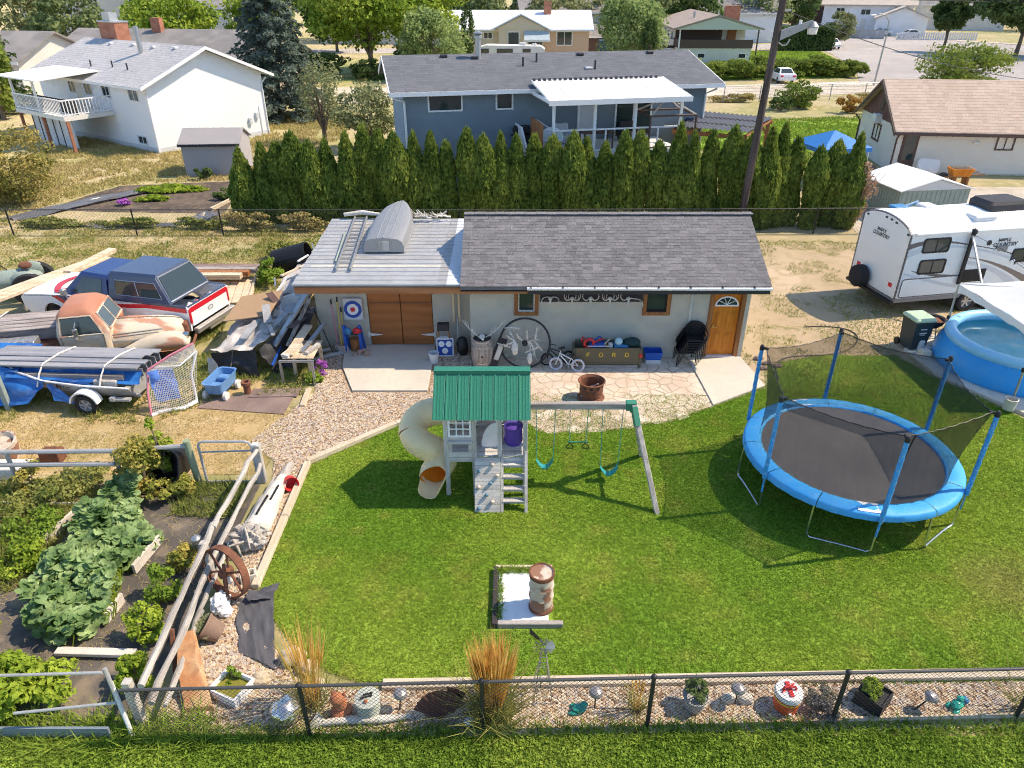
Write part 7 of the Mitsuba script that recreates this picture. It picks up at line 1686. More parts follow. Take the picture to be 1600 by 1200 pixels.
one('driftwood_stick', 'pale driftwood plank lying at the foot of the fence', 'stick', [tube([(-2.86, 6.60, .06), (-2.4, 6.64, .09), (-1.9, 6.66, .08), (-1.5, 6.72, .07)], [.05, .06, .06, .035], 7), hull([(-2.98, 6.5, .06), (-2.7, 6.60, .12), (-2.84, 6.72, .2), (-2.75, 6.56, .03)])], 'm_bone', True)
for i, (x, y, s) in enumerate([(-3.50, 7.75, .20), (-3.22, 7.55, .16), (-3.9, 7.35, .15), (-3.0, 7.3, .10)]):
    one('boulder', ['tan boulder beside the thin golden grass', 'smaller tan boulder in front of the thin golden grass', 'flat grey stone right of the white tub', 'small pale stone at the foot of the golden grass'][i], 'boulder', blob((x, y, s * .6), (s, s * .8, s * .75), .3, 3, 2, i + 3), flat('boulder', (.52, .42, .29), .9) or 'm_boulder', 40)
for i, (x, y) in enumerate(((3.28, 7.02), (3.52, 7.0))):
    one('stone', ['left pale stone under the solar lamp', 'right pale stone under the solar lamp'][i], 'stone', blob((x, y, .07), (.12, .08, .09), .3, 3, 2, 20 + i), 'm_concrete', 40)
t = Th('garden_windmill', 'small thin wire garden windmill tower on the lawn edge', 'windmill', (.46, 7.1, 0))
for x in (-.15, .15):
    for y in (-.15, .15):
        t.p('leg', tube([(x, y, 0), (x * .15, y * .15, 1.05)], .009, 5), 'm_steel')
t.p('brace', [tube([(-s, -s, z), (s, -s, z), (s, s, z), (-s, s, z)], .006, 4, closed=True) for s, z in ((.115, .28), (.075, .58), (.045, .82))] + [tube([(-.115, -.115, .28), (.075, -.075, .58)], .006, 4), tube([(.075, -.075, .58), (-.045, -.045, .82)], .006, 4)], 'm_steel')
for i in range(10):
    a = i * PI / 5
    t.p('blade', at(quads([(.03, 0, -.012), (.16, 0, -.035), (.16, .03, .03), (.03, .015, .01)], [(0, 1, 2, 3)]), (0, -.06, 1.16), ry=math.degrees(a)), 'm_steel')
t.p('vane', hull([(0, .02, 1.14), (0, .02, 1.17), (-.2, .24, 1.10), (-.2, .24, 1.24), (-.19, .245, 1.17)]), 'm_dark')
for i, (x, y) in enumerate(((1.0, 6.84), (6.66, 6.90))):
    t = Th('frog_ornament', ['teal frog shaped ornament beside the small grass tuft', 'teal frog shaped ornament near the right end of the bed'][i], 'ornament', (x, y, .02), 30 * i, sc=.72)
    t.p('body', [blob((0, 0, .09), (.15, .10, .09), .3, 3, 2, 5), blob((.10, .02, .18), (.08, .07, .07), .2, 2, 2, 6), blob((-.12, -.08, .04), (.09, .05, .04), .3, 2, 2, 7), blob((-.1, .1, .04), (.08, .05, .04), .3, 2, 2, 8)], flat('teal2', (.02, .34, .27), .35) or 'm_teal2', True)
    if i: one('blue_ball', 'small grey blue ball beside the right teal ornament', 'ball', trimesh.creation.icosphere(subdivisions=2, radius=.06), 'm_midblue', True, (x + .16, y + .08, .08))
one('zinc_pot', 'zinc pot of green plants right of the third fence post', 'pot', lathe([(0, 0), (.13, 0), (.18, .28), (.19, .28), (.16, .26), (0, .25)], 22), 'm_galv2', 30, (2.72, 6.9, .02))
shrub('pot_plant', 'round green plant filling the zinc pot', 'plant', 2.72, 6.92, .30, .40, 'm_darktree', 220, 16, 1300, .025, z=.24)
t = Th('drinks_cooler', 'orange drinks cooler with white lid and red handle on the stones', 'cooler', (4.10, 6.92, .02), 0, sc=1.0)
flat('cooler_orange', (.72, .105, .02), .4)
t.p('body', lathe([(0, 0), (.165, 0), (.175, .03), (.185, .27), (.19, .28), (0, .28)], 28), 'm_cooler_orange', 30); t.p('band', lathe([(.188, .215), (.192, .215), (.192, .245), (.188, .245)], 28), 'm_yellow')
t.p('lid', lathe([(.20, .28), (.205, .33), (.19, .37), (0, .385)], 28), 'm_white', 30); t.p('handle', [tube([(-.10, 0, .38), (-.08, 0, .44), (.08, 0, .44), (.10, 0, .38)], .02, 6), box(-.03, .03, -.13, .13, .38, .40), tube([(-.12, -.05, .39), (.1, .1, .39)], .014, 5)], 'm_red')
t.p('tap', box(-.02, .02, -.21, -.17, .04, .08), 'm_white')
leafmat('lavender', (.17, .16, .19), (.27, .27, .20), s=4, cell=22)
shrub('lavender', 'grey green lavender at the fourth fence post', 'plant', 4.62, 6.86, .34, .62, 'm_lavender', 221, 20, 1600, .02)
t = Th('square_planter', 'black square planter turned cornerwise with a green plant', 'planter', (5.42, 6.98, .02), 42)
t.p('planter', [box(-.20, .20, -.20, -.18, 0, .26), box(-.20, .20, .18, .20, 0, .26), box(-.20, -.18, -.18, .18, 0, .26), box(.18, .20, -.18, .18, 0, .26), box(-.18, .18, -.18, .18, 0, .21)], 'm_black')
shrub('pot_plant', 'yellow green plant in the black square planter', 'plant', 5.42, 6.98, .26, .38, 'm_vine', 222, 14, 900, .022, z=.2)
one('white_pebble', 'white quartz lump at the foot of the middle fence post', 'stone', blob((-.62, 6.62, .07), (.08, .07, .07), .3, 2, 2, 7), 'm_white', 30)
t = Th('low_timber', 'pale timber edging at the foot of the fence at right', 'timber'); t.p('board', [bar((4.9, 6.68, .03), (9.5, 6.80, .03), .08, .06)], 'm_timber_x')
# ------------------------------------------------------------------ right: trailer, pool, canopy
flat('rv_white', (.80, .80, .79), .35, 0, .5, .3); flat('rv_grey', (.40, .37, .385), .5); flat('rv_roof', (.82, .82, .82), .6); flat('rv_skirt', (.25, .235, .235), .5); flat('rv_decal', (.155, .135, .13), .4); flat('rv_pale', (.62, .63, .65), .4); flat('rv_brown', (.24, .19, .165), .4)
rv = Th('travel_trailer', 'white travel trailer with grey swooshes and spare wheel on its rear', 'travel trailer', (12.25, 21.2, 0), 11)
RL, RW, Z0, Z1 = 8.2, 2.35, .62, 2.74
roof_arc = [(RW * s, Z1 + .34 * math.sin(PI * min(1, s * .92 + .0)) ** .85 * 1.0) for s in np.linspace(0, 1, 13)]
roof_arc = [(RW * s, Z1 + .30 * (1 - (2 * s - 1) ** 2) ** .75 + .06 * s) for s in np.linspace(0, 1, 13)]
body = [(0, Z0), (RW, Z0)] + roof_arc[::-1]
rv.p('body', prof_x(body, 0, RL), 'm_rv_white')
rv.p('rear_panel', prof_x(Polygon(body).buffer(-.03), -.012, .0), 'm_rv_white')
rv.p('trim', [tube([(-.01, y, z) for y, z in body], .022, 5, closed=True), tube([(.0, -.01, Z0), (.0, -.01, Z1)], .03, 5)], 'm_rv_decal')
rv.p('roof', prof_x([(y, z + .006) for y, z in roof_arc] + [(y, z + .03) for y, z in roof_arc[::-1]], .02, RL), 'm_rv_roof')
rv.p('awning', [tube([(.1, -.06, Z1 + .02), (RL, -.06, Z1 + .02)], .055, 10), ], 'm_rv_white', 40)
rv.p('skirt', [box(.0, RL, -.014, .2, .50, .64), box(.0, RL, RW - .2, RW + .01, .5, .64), box(.0, .1, .0, RW, .5, .62)], 'm_rv_skirt')
rv.p('bumper', [box(-.12, .0, .0, RW, .44, .54)], 'm_black')
rv.p('undercarriage', [box(.3, RL - .2, .3, RW - .3, .34, .56)], 'm_dark')
Fy = ('y', 0, -1)
def rrect(a0, a1, z0, z1, r=.08):
    return Polygon(rect(a0, a1, z0, z1)).buffer(-r).buffer(r, quad_segs=4)
for a0, a1, z0, z1 in ((.50, 1.45, 2.12, 2.60), (.55, 1.50, 1.42, 1.90), (3.88, 4.85, 1.60, 2.06), (5.5, 6.8, 1.5, 2.1)):
    k = rv.p('window', prof_y(rrect(a0, a1, z0, z1).difference(rrect(a0 + .05, a1 - .05, z0 + .05, z1 - .05, .05)), -.03, .0), 'm_black')
    rv.p('pane', prof_y(rrect(a0 + .05, a1 - .05, z0 + .05, z1 - .05, .05), -.016, -.004), 'm_glass', under=k)
    rv.p('bar', box((a0 + a1) / 2 - .015, (a0 + a1) / 2 + .015, -.026, -.016, z0 + .05, z1 - .05), 'm_black', under=k)
dd = rrect(.10, 2.26, .66, 1.30, .10)
k = rv.p('storage_door', prof_y(dd, -.012, .0), 'm_rv_white')
rv.p('seal', prof_y(dd.difference(dd.buffer(-.03)), -.02, -.002), 'm_rv_decal', under=k)
def swoosh(top, bot, mat, d=.006, name='swoosh'):
    t_, b_ = spl(A(top), 20), spl(A(bot), 20)
    rv.p(name, prof_y(Polygon(np.vstack([t_, b_[::-1]])).buffer(0), -d, -.001), mat)
swoosh([(.03, 2.44), (1.2, 2.50), (2.2, 2.32), (3.4, 2.05), (4.6, 1.65)], [(.03, 2.26), (1.2, 2.42), (2.2, 2.28), (3.4, 2.02), (4.6, 1.63)], 'm_rv_decal')
swoosh([(.03, 2.22), (1.2, 2.36), (2.4, 2.20), (3.6, 1.90), (4.9, 1.50)], [(.03, 1.95), (1.2, 2.26), (2.4, 2.12), (3.6, 1.80), (4.9, 1.30)], 'm_rv_pale', .005)
swoosh([(2.2, 1.90), (3.2, 1.68), (4.2, 1.32), (5.2, .85)], [(2.2, 1.88), (3.2, 1.60), (4.0, 1.25), (4.8, .80)], 'm_rv_brown')
swoosh([(2.2, 1.78), (3.2, 1.52), (3.9, 1.22), (4.5, .85)], [(2.2, 1.68), (3.1, 1.42), (3.6, 1.18), (4.0, .85)], 'm_rv_pale', .005)
swoosh([(.35, 1.56), (1.1, 1.42), (2.25, 1.30)], [(.35, 1.54), (1.1, 1.34), (2.25, 1.16)], 'm_rv_decal')
swoosh([(.1, 1.50), (.8, 1.32), (1.6, 1.10), (2.2, .98)], [(.1, 1.44), (.8, 1.22), (1.6, .98), (2.2, .86)], 'm_rv_pale', .014)
for y_, txt, hh, dx, z in ((0, 'MAPLE', .10, .14, 2.34), (0, 'COUNTRY', .13, 0, 2.17)):
    m = meshkit.text_mesh(txt, hh, .004, True)
    rv.p('lettering', at(at(m, rx=90), (3.05 + dx, -.008, z)), 'm_black')
for txt, hh, dy, z in (('MAPLE', .10, .16, 2.46), ('COUNTRY', .12, 0, 2.30)):
    m = meshkit.text_mesh(txt, hh, .004, True)
    m = at(at(m, rx=90), rz=-90)
    m.apply_translation((-.018, 1.72 - dy, z))
    rv.p('lettering', m, 'm_black')
rv.p('vent', [box(2.30, 3.10, -.02, .0, 1.04, 1.46)] + [box(2.33, 3.07, -.035, -.02, z, z + .02) for z in (1.10, 1.18, 1.26, 1.34, 1.42)], 'm_black')
rv.p('speaker', [at(lathe([(0, .03), (.08, .02), (.09, 0)], 18), (2.88, 0, 2.32), rx=90)], 'm_dark'); rv.p('outlet', [box(3.18, 3.62, -.03, .0, 2.02, 2.2, .01)], 'm_rv_skirt')
rv.p('awning_arm', [bar((2.10, -.10, Z1 + .05), (2.13, -.09, 1.02), .09, .08)], 'm_black'); rv.p('awning_strut', [bar((2.06, -.12, Z1 - .1), (1.72, -2.05, .62), .05, .05)], 'm_alu')
rv.p('awning_end', blob((2.10, -.10, Z1 + .02), (.1, .1, .1), .1, 2), 'm_black')
k = rv.p('spare_wheel', [at(lathe([(0, .2), (.28, .2), (.35, .16), (.37, .08), (.37, -.1), (0, -.1)], 28), (-.2, 1.60, .86), ry=-90)], 'm_tyre', 40)
for y, z in ((2.06, 1.12), (.36, 1.0)):
    rv.p('tail_light', box(-.03, .0, y - .12, y + .06, z - .07, z + .07, .015), 'm_car_red')
for y in (.12, .75, 1.0, 1.25, 2.15):
    zz = Z1 + .30 * (1 - (2 * y / RW - 1) ** 2) ** .75 + .06 * y / RW - .12
    rv.p('marker_light', box(-.04, -.01, y - .05, y + .05, zz - .03, zz + .03, .01), 'm_dark')
wheel_parts(rv, 2.72, .05, .36, .24, 'm_alu', -1, spokes=6); wheel_parts(rv, 3.6, .05, .36, .24, 'm_alu', -1, spokes=6)
ac = rv.p('air_conditioner', [loft([[(x, y, z) for x, y in A(Polygon([(3.25, .75), (4.75, .75), (4.75, 1.75), (3.25, 1.75)]).buffer(-.15).buffer(.15, quad_segs=4).exterior.coords)[:-1] * s + A((4.0, 1.25)) * (1 - s)] for z, s in ((3.02, 1.0), (3.26, 1.0), (3.36, .86))])], 'm_dark', 25)
rv.p('roof_vent', [box(2.35, 3.15, .25, .75, 2.95, 3.10, .04)], 'm_cgrey'); rv.p('roof_hatch', [box(1.5, 2.0, 1.5, 2.0, 3.05, 3.14, .03)], 'm_cgrey')
rv.p('antenna', [tube([(.9, 1.9, 3.0), (1.6, 2.0, 3.16)], .05, 6), box(.6, 1.1, 1.7, 2.1, 3.02, 3.10, .02)], 'm_midblue')
# pool
tex('pool_blue', nz((.04, .36, .80), (.045, .32, .72), (.10, .40, .74), s=1.2, s2=4, k2=.5), .4); flat('pool_ring', (.26, .56, .80), .3, 0, .5, .4); flat('pool_liner', (.05, .36, .55), .5)
tex('pool_floor', nz((.22, .62, .74), (.10, .48, .64), (.60, .78, .82), s=1.5, s2=3, k2=.3), .6)
PX, PY, PR = 14.05, 17.70, 1.72
pl = Th('swimming_pool', 'round bright blue inflatable ring swimming pool full of water', 'pool', (PX, PY, .09))
pl.p('wall', lathe([(PR + .22, 0), (PR + .30, .12), (PR + .24, .45), (PR + .06, .74), (PR - .06, .74), (PR - .02, .3), (PR - .02, .02)], 64), 'm_pool_blue', True)
pl.p('ring', tube([((PR - .02) * math.cos(a), (PR - .02) * math.sin(a), .80) for a in np.linspace(0, 2 * PI, 65)[:-1]], .155, 14, closed=True), 'm_pool_ring', True)
pl.p('liner', lathe([(0, .03), (PR - .1, .03), (PR - .06, .7)], 64), 'm_pool_floor')
scene['m_water'] = {'type': 'bumpmap', 'arbitrary': proc(lambda p, n, uv: fbm(p.x * 3, p.y * 3, 0, 3), 5e-3), 'scale': .02, 'bsdf': {'type': 'thindielectric', 'int_ior': 1.33}}
scene['m_water'] = {'type': 'dielectric', 'int_ior': 1.33, 'ext_ior': 1.0, 'specular_transmittance': {'type': 'rgb', 'value': [.85, .97, .99]}}
u_, w__ = np.meshgrid(np.linspace(0, 2 * PI, 73)[:-1], np.linspace(0, PR - .10, 30), indexing='ij')
zz = .66 + .012 * (meshkit.fbm(np.stack([w__ * np.cos(u_) * 4, w__ * np.sin(u_) * 4, u_ * 0], -1), 3, 3) - .5)
v = np.stack([w__ * np.cos(u_), w__ * np.sin(u_), zz], -1).reshape(-1, 3)
pl.p('water', quads(v, [(i * 30 + j, i * 30 + j + 1, ((i + 1) % 72) * 30 + j + 1, ((i + 1) % 72) * 30 + j) for i in range(72) for j in range(29)]), 'm_water', True)
# white canopy over the pool
scene['m_canvas'] = {'type': 'principledthin', 'base_color': {'type': 'rgb', 'value': [.82, .82, .84]}, 'roughness': .8, 'diff_trans': .6}
cp = Th('gazebo', 'white fabric canopy on thin grey posts over the blue pool', 'canopy')
c4 = [A((12.55, 18.75, 2.12)), A((12.70, 15.55, 2.12)), A((17.6, 15.5, 2.12)), A((17.6, 19.2, 2.12))]
apex = A((15.1, 17.3, 2.75))
for i in range(4):
    a, b = c4[i], c4[(i + 1) % 4]
    g = []
    for s in np.linspace(0, 1, 13):
        for t_ in np.linspace(0, 1, 13):
            p = (a * (1 - s) + b * s) * (1 - t_) + apex * t_
            g.append(p - A((0, 0, 1)) * (.22 * (1 - t_) * math.sin(PI * s) * 0 + .10 * math.sin(PI * t_) + .02 * math.sin(s * 17 + t_ * 5) * (1 - t_) - .0))
    cp.p('roof_panel', quads(g, [(j * 13 + k, j * 13 + k + 1, (j + 1) * 13 + k + 1, (j + 1) * 13 + k) for j in range(12) for k in range(12)]), 'm_canvas', True)
    n0 = [a * (1 - s) + b * s for s in np.linspace(0, 1, 17)]
    vv = [p - A((0, 0, .0 if k == 0 else .20 + .02 * math.sin(j * 1.9))) for j, p in enumerate(n0) for k in (0, 1)]
    cp.p('valance', quads(vv, [(j * 2, j * 2 + 1, j * 2 + 3, j * 2 + 2) for j in range(16)]), 'm_canvas', True)
    cp.p('post', tube([(a[0] + (.04 if a[0] < 15 else -.04), a[1], .09), (a[0], a[1], 2.1)], .028, 8), 'm_steel')
    cp.p('joint', tube([(a[0], a[1], 1.05), (a[0], a[1], 1.15)], .04, 8), 'm_black')
rsl = np.random.default_rng(111)
t = Th('string_lights', 'string of clear bulbs hung from the trailer awning to the canopy', 'string lights')
pts_ = spl(A([(14.25, 21.45, 2.7), (15.0, 20.3, 2.35), (14.2, 19.2, 2.62), (14.4, 18.2, 2.50), (15.6, 19.4, 2.45), (16.6, 21.6, 2.5)]), 40)
t.p('wire', tube(pts_, .007, 4), 'm_black')
scene['m_bulb'] = {'type': 'principled', 'base_color': {'type': 'rgb', 'value': [.75, .75, .72]}, 'roughness': .08, 'specular': .7}
for i in range(2, 40, 4):
    p = pts_[i]
    k = t.p('socket', tube([p, p - (0, 0, .07)], .022, 6), 'm_black')
    t.p('bulb', blob(p - A((0, 0, .12)), (.035, .035, .05), 0, 2), 'm_bulb', True, under=k)
# bin, barbecue, bits
flat('bin_dark', (.032, .048, .055), .55); flat('bin_lid', (.42, .55, .40), .5)
bn = Th('wheelie_bin', 'dark wheelie bin with pale green lid beside the pool patio', 'bin', (11.86, 18.95, .02), 8)
bn.p('body', hull([(x * s, y * s, z) for s, z in ((.80, .06), (1.0, .96)) for x in (-.29, .29) for y in (-.32, .32)]), 'm_bin_dark'); bn.p('rim', [box(-.31, .31, -.34, .34, .90, .97, .01)], 'm_bin_dark')
bn.p('lid', [loft([[(x * s, y * s, z) for x, y in A(Polygon([(-.32, -.35), (.32, -.35), (.32, .36), (-.32, .36)]).buffer(-.06).buffer(.06).exterior.coords)[:-1]] for s, z in ((1.0, .97), (1.0, 1.02), (.86, 1.07))]), box(-.2, .2, -.37, -.33, .98, 1.03)], 'm_bin_lid', 30)
for x in (-.26, .26):
    bn.p('wheel', at(lathe([(0, -.03), (.11, -.03), (.11, .03), (0, .03)], 16), (x, .33, .11), ry=90), 'm_black')
m = [box(-.10, .10, -.318, -.306, .72, .75), box(-.12, .12, -.312, -.302, .60, .63), box(-.08, .08, -.31, -.300, .55, .57)]
bn.p('sticker', m, 'm_cgrey')
fg = Th('charcoal_grill', 'rusty round charcoal grill on thin legs behind the bin', 'grill', (12.38, 19.15, .09), 15)
fg.p('bowl', lathe([(0, .52), (.18, .54), (.30, .66), (.34, .78), (.36, .79), (.36, .81), (.31, .79), (.27, .68), (0, .60)], 26), 'm_dark', 30); fg.p('ash', blob((0, 0, .72), (.27, .27, .06), .5, 3, 4), 'm_rust')
for i in range(3):
    a = i * 2.1 + .5
    fg.p('leg', tube([(.2 * math.cos(a), .2 * math.sin(a), .6), (.34 * math.cos(a), .34 * math.sin(a), 0)], .018, 6), 'm_steel')
fg.p('side_table', [box(-.75, -.40, -.2, .2, .70, .73), tube([(-.7, -.18, .7), (-.75, -.2, 0)], .015, 5), tube([(-.7, .18, .7), (-.75, .2, 0)], .015, 5), tube([(-.75, -.2, .25), (.2, -.25, .25)], .012, 5)], 'm_oldwood')
t = Th('planter_pot', 'pale concrete pot standing on the pool patio at the right edge', 'pot', (12.55, 15.35, .09)); t.p('pot', lathe([(0, 0), (.13, 0), (.15, .28), (.16, .30), (.13, .30), (.12, .2), (0, .2)], 22), 'm_concrete', 30)
one('concrete_block', 'concrete block on the far edge of the pool patio', 'block', box(11.72, 11.98, 18.1, 18.36, .09, .32, .01), 'm_concrete')
one('pool_pump', 'small grey white pump beside the grill on the patio', 'pump', [lathe([(0, 0), (.10, 0), (.10, .26), (.07, .30), (0, .31)], 16), tube([(.08, 0, .1), (.3, -.1, .08), (.5, -.3, .08)], .03, 6)], 'm_cgrey', 30, (11.98, 18.72, .09))
one('garden_hose', 'thin dark hose lying across the sandy yard', 'hose', tube(spl(A([(7.3, 17.0, .03), (8.4, 18.4, .03), (9.6, 18.6, .03), (10.6, 19.8, .03), (9.2, 20.4, .03)]), 40), .018, 5), 'm_dark')
for i, (x, y) in enumerate([(7.05, 17.6), (7.25, 17.9), (7.5, 17.75), (7.1, 18.2), (7.4, 21.6)]):
    one('scrap_wood', ['dark lump at the workshop corner', 'second dark lump at the workshop corner', 'brown offcut by the workshop corner', 'dark chip beside the workshop door frame', 'brown stick on the sandy yard'][i], 'offcut', blob((x, y, .06), (.14, .07, .06), .5, 2, 4, i), 'm_brown_board')
# ------------------------------------------------------------------ right neighbour
for i, (x, y, lab) in enumerate(((0, 0, ''),)):
    t = Th('popup_canopy', 'blue popup canopy beside the cream house, behind the hedge', 'canopy', (16.9, 38.9, 0), 12)
    flat('canopy_blue', (.035, .20, .55), .6)
    for x in (-1.3, 1.3):
        for y in (-1.3, 1.3):
            t.p('leg', tube([(x, y, 0), (x, y, 2.05)], .03, 6), 'm_white')
    for j, (a, b) in enumerate((((-1.4, -1.4), (1.4, -1.4)), ((1.4, -1.4), (1.4, 1.4)), ((1.4, 1.4), (-1.4, 1.4)), ((-1.4, 1.4), (-1.4, -1.4)))):
        t.p('roof_panel', MS([(*a, 2.06), (*b, 2.06), (0, 0, 2.75)], [(0, 1, 2)]), 'm_canopy_blue'); t.p('valance', quads([(*a, 2.06), (*b, 2.06), (*b, 1.84), (*a, 1.84)], [(0, 1, 2, 3)]), 'm_canopy_blue')
wb_ = Th('wheelbarrow', 'orange brown wooden wheelbarrow before the cream house', 'wheelbarrow', (23.9, 38.7, 0), -5)
wb_.p('tray', hull([(-.35, -.3, .45), (.45, -.3, .45), (-.35, .3, .45), (.45, .3, .45), (-.5, -.38, .85), (.65, -.38, .85), (-.5, .38, .85), (.65, .38, .85)]), 'm_orange_door'); wb_.p('soil', box(-.4, .55, -.3, .3, .85, .87), 'm_darksoil')
for x in (-.2, .45):
    wb_.p('leg', box(x - .05, x + .05, -.3, .3, 0, .5), 'm_frame_wood')
wb_.p('wheel', at(lathe([(0, -.05), (.26, -.05), (.26, .05), (0, .05)], 18), (-.75, 0, .35), rx=90), 'm_dark'); wb_.p('handle', [bar((-.8, -.25, .4), (1.2, -.3, .6), .05), bar((-.8, .25, .4), (1.2, .3, .6), .05)], 'm_frame_wood')
one('white_board', 'white rounded board leaning by the brown door of the cream house', 'board', [at(prof_y(rrect(-.55, .55, 0, .75, .2), -.04, .04), (0, 0, .22), rx=-15), box(-.45, -.40, -.2, .2, 0, .6), box(.1, .14, -.2, .1, 0, .5)], 'm_white', loc=(23.1, 40.3, 0), rz=-30)
t = Th('garden_chair', 'dark chair under the blue canopy by the cream house', 'chair', (19.3, 38.6, 0), 20)
t.p('seat', box(-.28, .28, -.26, .26, .40, .46), 'm_dark'); t.p('backrest', box(-.28, .28, .22, .28, .46, .95), 'm_dark')
for x in (-.25, .25):
    for y in (-.22, .24): t.p('leg', tube([(x, y, 0), (x, y, .42)], .02, 5), 'm_black')
# ------------------------------------------------------------------ behind the hedge
t = Th('pergola', 'timber pergola with dark wavy roof sheets right of the blue house', 'pergola', (7.9, 35.7, 0), 23)
flat('perg_roof', (.030, .035, .055), .5); t.p('post', box(.3, .48, .3, .48, 0, 3.3), 'm_frame_wood'); t.p('post', box(3.0, 3.18, .3, .48, 0, 3.3), 'm_frame_wood'); t.p('post', box(.3, .48, 2.9, 3.08, 0, 3.5), 'm_frame_wood'); t.p('post', box(3.0, 3.18, 2.9, 3.08, 0, 3.5), 'm_frame_wood')
t = Th('pergola', 'timber pergola with dark wavy roof sheets right of the blue house', 'pergola', (0, 0, 0))
for k in [k for k in list(scene) if k.startswith('pergola__')]: del scene[k]
del labels['pergola'], labels[t.k]
t = Th('pergola', 'timber pergola with dark wavy roof sheets right of the blue house', 'pergola')
c_ = [A((7.75, 36.0, 3.40)), A((10.9, 34.3, 3.40)), A((12.95, 37.2, 3.62)), A((9.75, 39.1, 3.62))]
nx_, ny_ = 64, 9
for r in range(3):
    v = []
    for i in range(nx_ + 1):
        s = i / nx_
        for w_ in (r / 3, (r + 1.04) / 3):
            p = (c_[0] * (1 - s) + c_[1] * s) * (1 - w_) + (c_[3] * (1 - s) + c_[2] * s) * w_
            v.append(p + (0, 0, .035 * math.sin(i * PI / 2) + .05 * (2 - r) * 0 - .03 * (w_ > (r + .5) / 3) + .05))
    t.p('roof_sheet', quads(v, [(i * 2, i * 2 + 1, i * 2 + 3, i * 2 + 2) for i in range(nx_)]), 'm_perg_roof')
for a, b in ((c_[0], c_[1]), (c_[3], c_[2]), ((c_[0] + c_[3]) / 2, (c_[1] + c_[2]) / 2)):
    t.p('beam', bar(a - (0, 0, .2), b - (0, 0, .2), .10, .18), 'm_frame_wood')
for s in (.02, .25, .5, .75, .98):
    t.p('rafter', bar(c_[0] * (1 - s) + c_[1] * s - (0, 0, .12), c_[3] * (1 - s) + c_[2] * s - (0, 0, .12), .07, .12), 'm_frame_wood')
for p in c_:
    q = p * .92 + (c_[0] + c_[1] + c_[2] + c_[3]) / 4 * .08
    t.p('post', bar((q[0], q[1], 0), (q[0], q[1], p[2] - .1), .15), 'm_frame_wood')
    t.p('brace', bar((q[0], q[1], p[2] - .8), tuple(q * .8 + (c_[0] + c_[1] + c_[2] + c_[3]) / 4 * .2 + A((0, 0, -.1))), .09), 'm_frame_wood')
t = Th('bare_gazebo', 'bare brown metal gazebo frame before the blue house right end', 'frame', (7.1, 34.7, 0), 12)
for x in (-1.1, 1.1):
    for y in (-.9, .9): t.p('post', tube([(x, y, 0), (x, y, 4.25)], .05, 6), 'm_trim_brown')
t.p('ring', tube([(-1.1, -.9, 4.25), (1.1, -.9, 4.25), (1.1, .9, 4.25), (-1.1, .9, 4.25)], .045, 6, closed=True), 'm_trim_brown')
for x in (-1.1, 1.1):
    for y in (-.9, .9): t.p('rafter', tube([(x, y, 4.25), (.1 * x, .1 * y, 4.85)], .04, 6), 'm_oldwood')
t.p('rail', [tube([(-1.1, -.9, z), (-1.1, .9, z)], .035, 5) for z in (2.9, 3.6)] + [tube([(-1.1, -.9, z), (1.1, -.9, z)], .035, 5) for z in (2.9,)], 'm_trim_brown')
t = Th('basketball_hoop', 'basketball hoop with clear fan shaped backboard above the hedge', 'basketball hoop', (1.76, 33.0, 0))
fan = [(.50 * math.cos(a), 3.45 + .42 * math.sin(a)) for a in np.linspace(-.35, PI + .35, 19)]
t.p('backboard', prof_y(Polygon(fan), -.02, .02), flat('acrylic', (.55, .66, .72), .15, 0, .6) or 'm_acrylic'); t.p('border', tube([(x, -.025, z) for x, z in fan], .025, 5, closed=True), 'm_white')
t.p('marking', [tube([(-.16, -.03, 3.42), (-.16, -.03, 3.64), (.16, -.03, 3.64), (.16, -.03, 3.42)], .012, 4, closed=True)], 'm_white')
t.p('hoop', tube([(.22 * math.cos(a), -.30 + .22 * math.sin(a), 3.32) for a in np.linspace(0, 2 * PI, 21)[:-1]], .015, 5, closed=True), 'm_red'); t.p('post', [tube([(0, .5, 0), (0, .3, 2.9), (0, .03, 3.45)], .06, 8)], 'm_red')
one('privacy_screen', 'brown timber privacy screen at the stair side of the deck', 'screen', box(5.65, 5.72, -3.4, -1.4, 2.2, 4.1), 'm_frame_wood', loc=(-4.95, 34.54, 0), rz=12.3)
bf = Th('chain_link_fence', 'thin dark chain link fence behind the workshop and the grassy lane', 'fence')
def by(x): return 29.75 + (0 if x < 0 else .015 * x)
for x in [-26.5, -21.4, -16.1, -12.4, -7.2, -2.2, 3, 8, 13, 16]:
    bf.p('post', tube([(x, by(x), 0), (x, by(x), 1.15)], .035, 6), 'm_fence_black')
bf.p('top_rail', tube([(x, by(x), 1.12) for x in np.linspace(-26.5, 16, 20)], .022, 6), 'm_fence_grey')
bf.p('wire_mesh', chain_mesh(-26.5, 16, by, .05, 1.10, .16, .0035), 'm_fence_grey', kind='stuff')
# fence along the gravel lane
lf = Th('lane_fence', 'thin wire fence along the gravel lane by the rounded shrub', 'fence')
for i in range(7):
    x, y = 19 + i * 3.4, 68.2 + i * .55
    lf.p('post', tube([(x, y, 0), (x, y, 1.4)], .05, 6), 'm_steel')
lf.p('rail', tube([(19, 68.2, 1.38), (39.4, 71.5, 1.38)], .035, 5), 'm_steel'); lf.p('wire', [tube([(19, 68.2, z), (39.4, 71.5, z)], .012, 4) for z in (.3, .6, .9, 1.15)], 'm_steel')
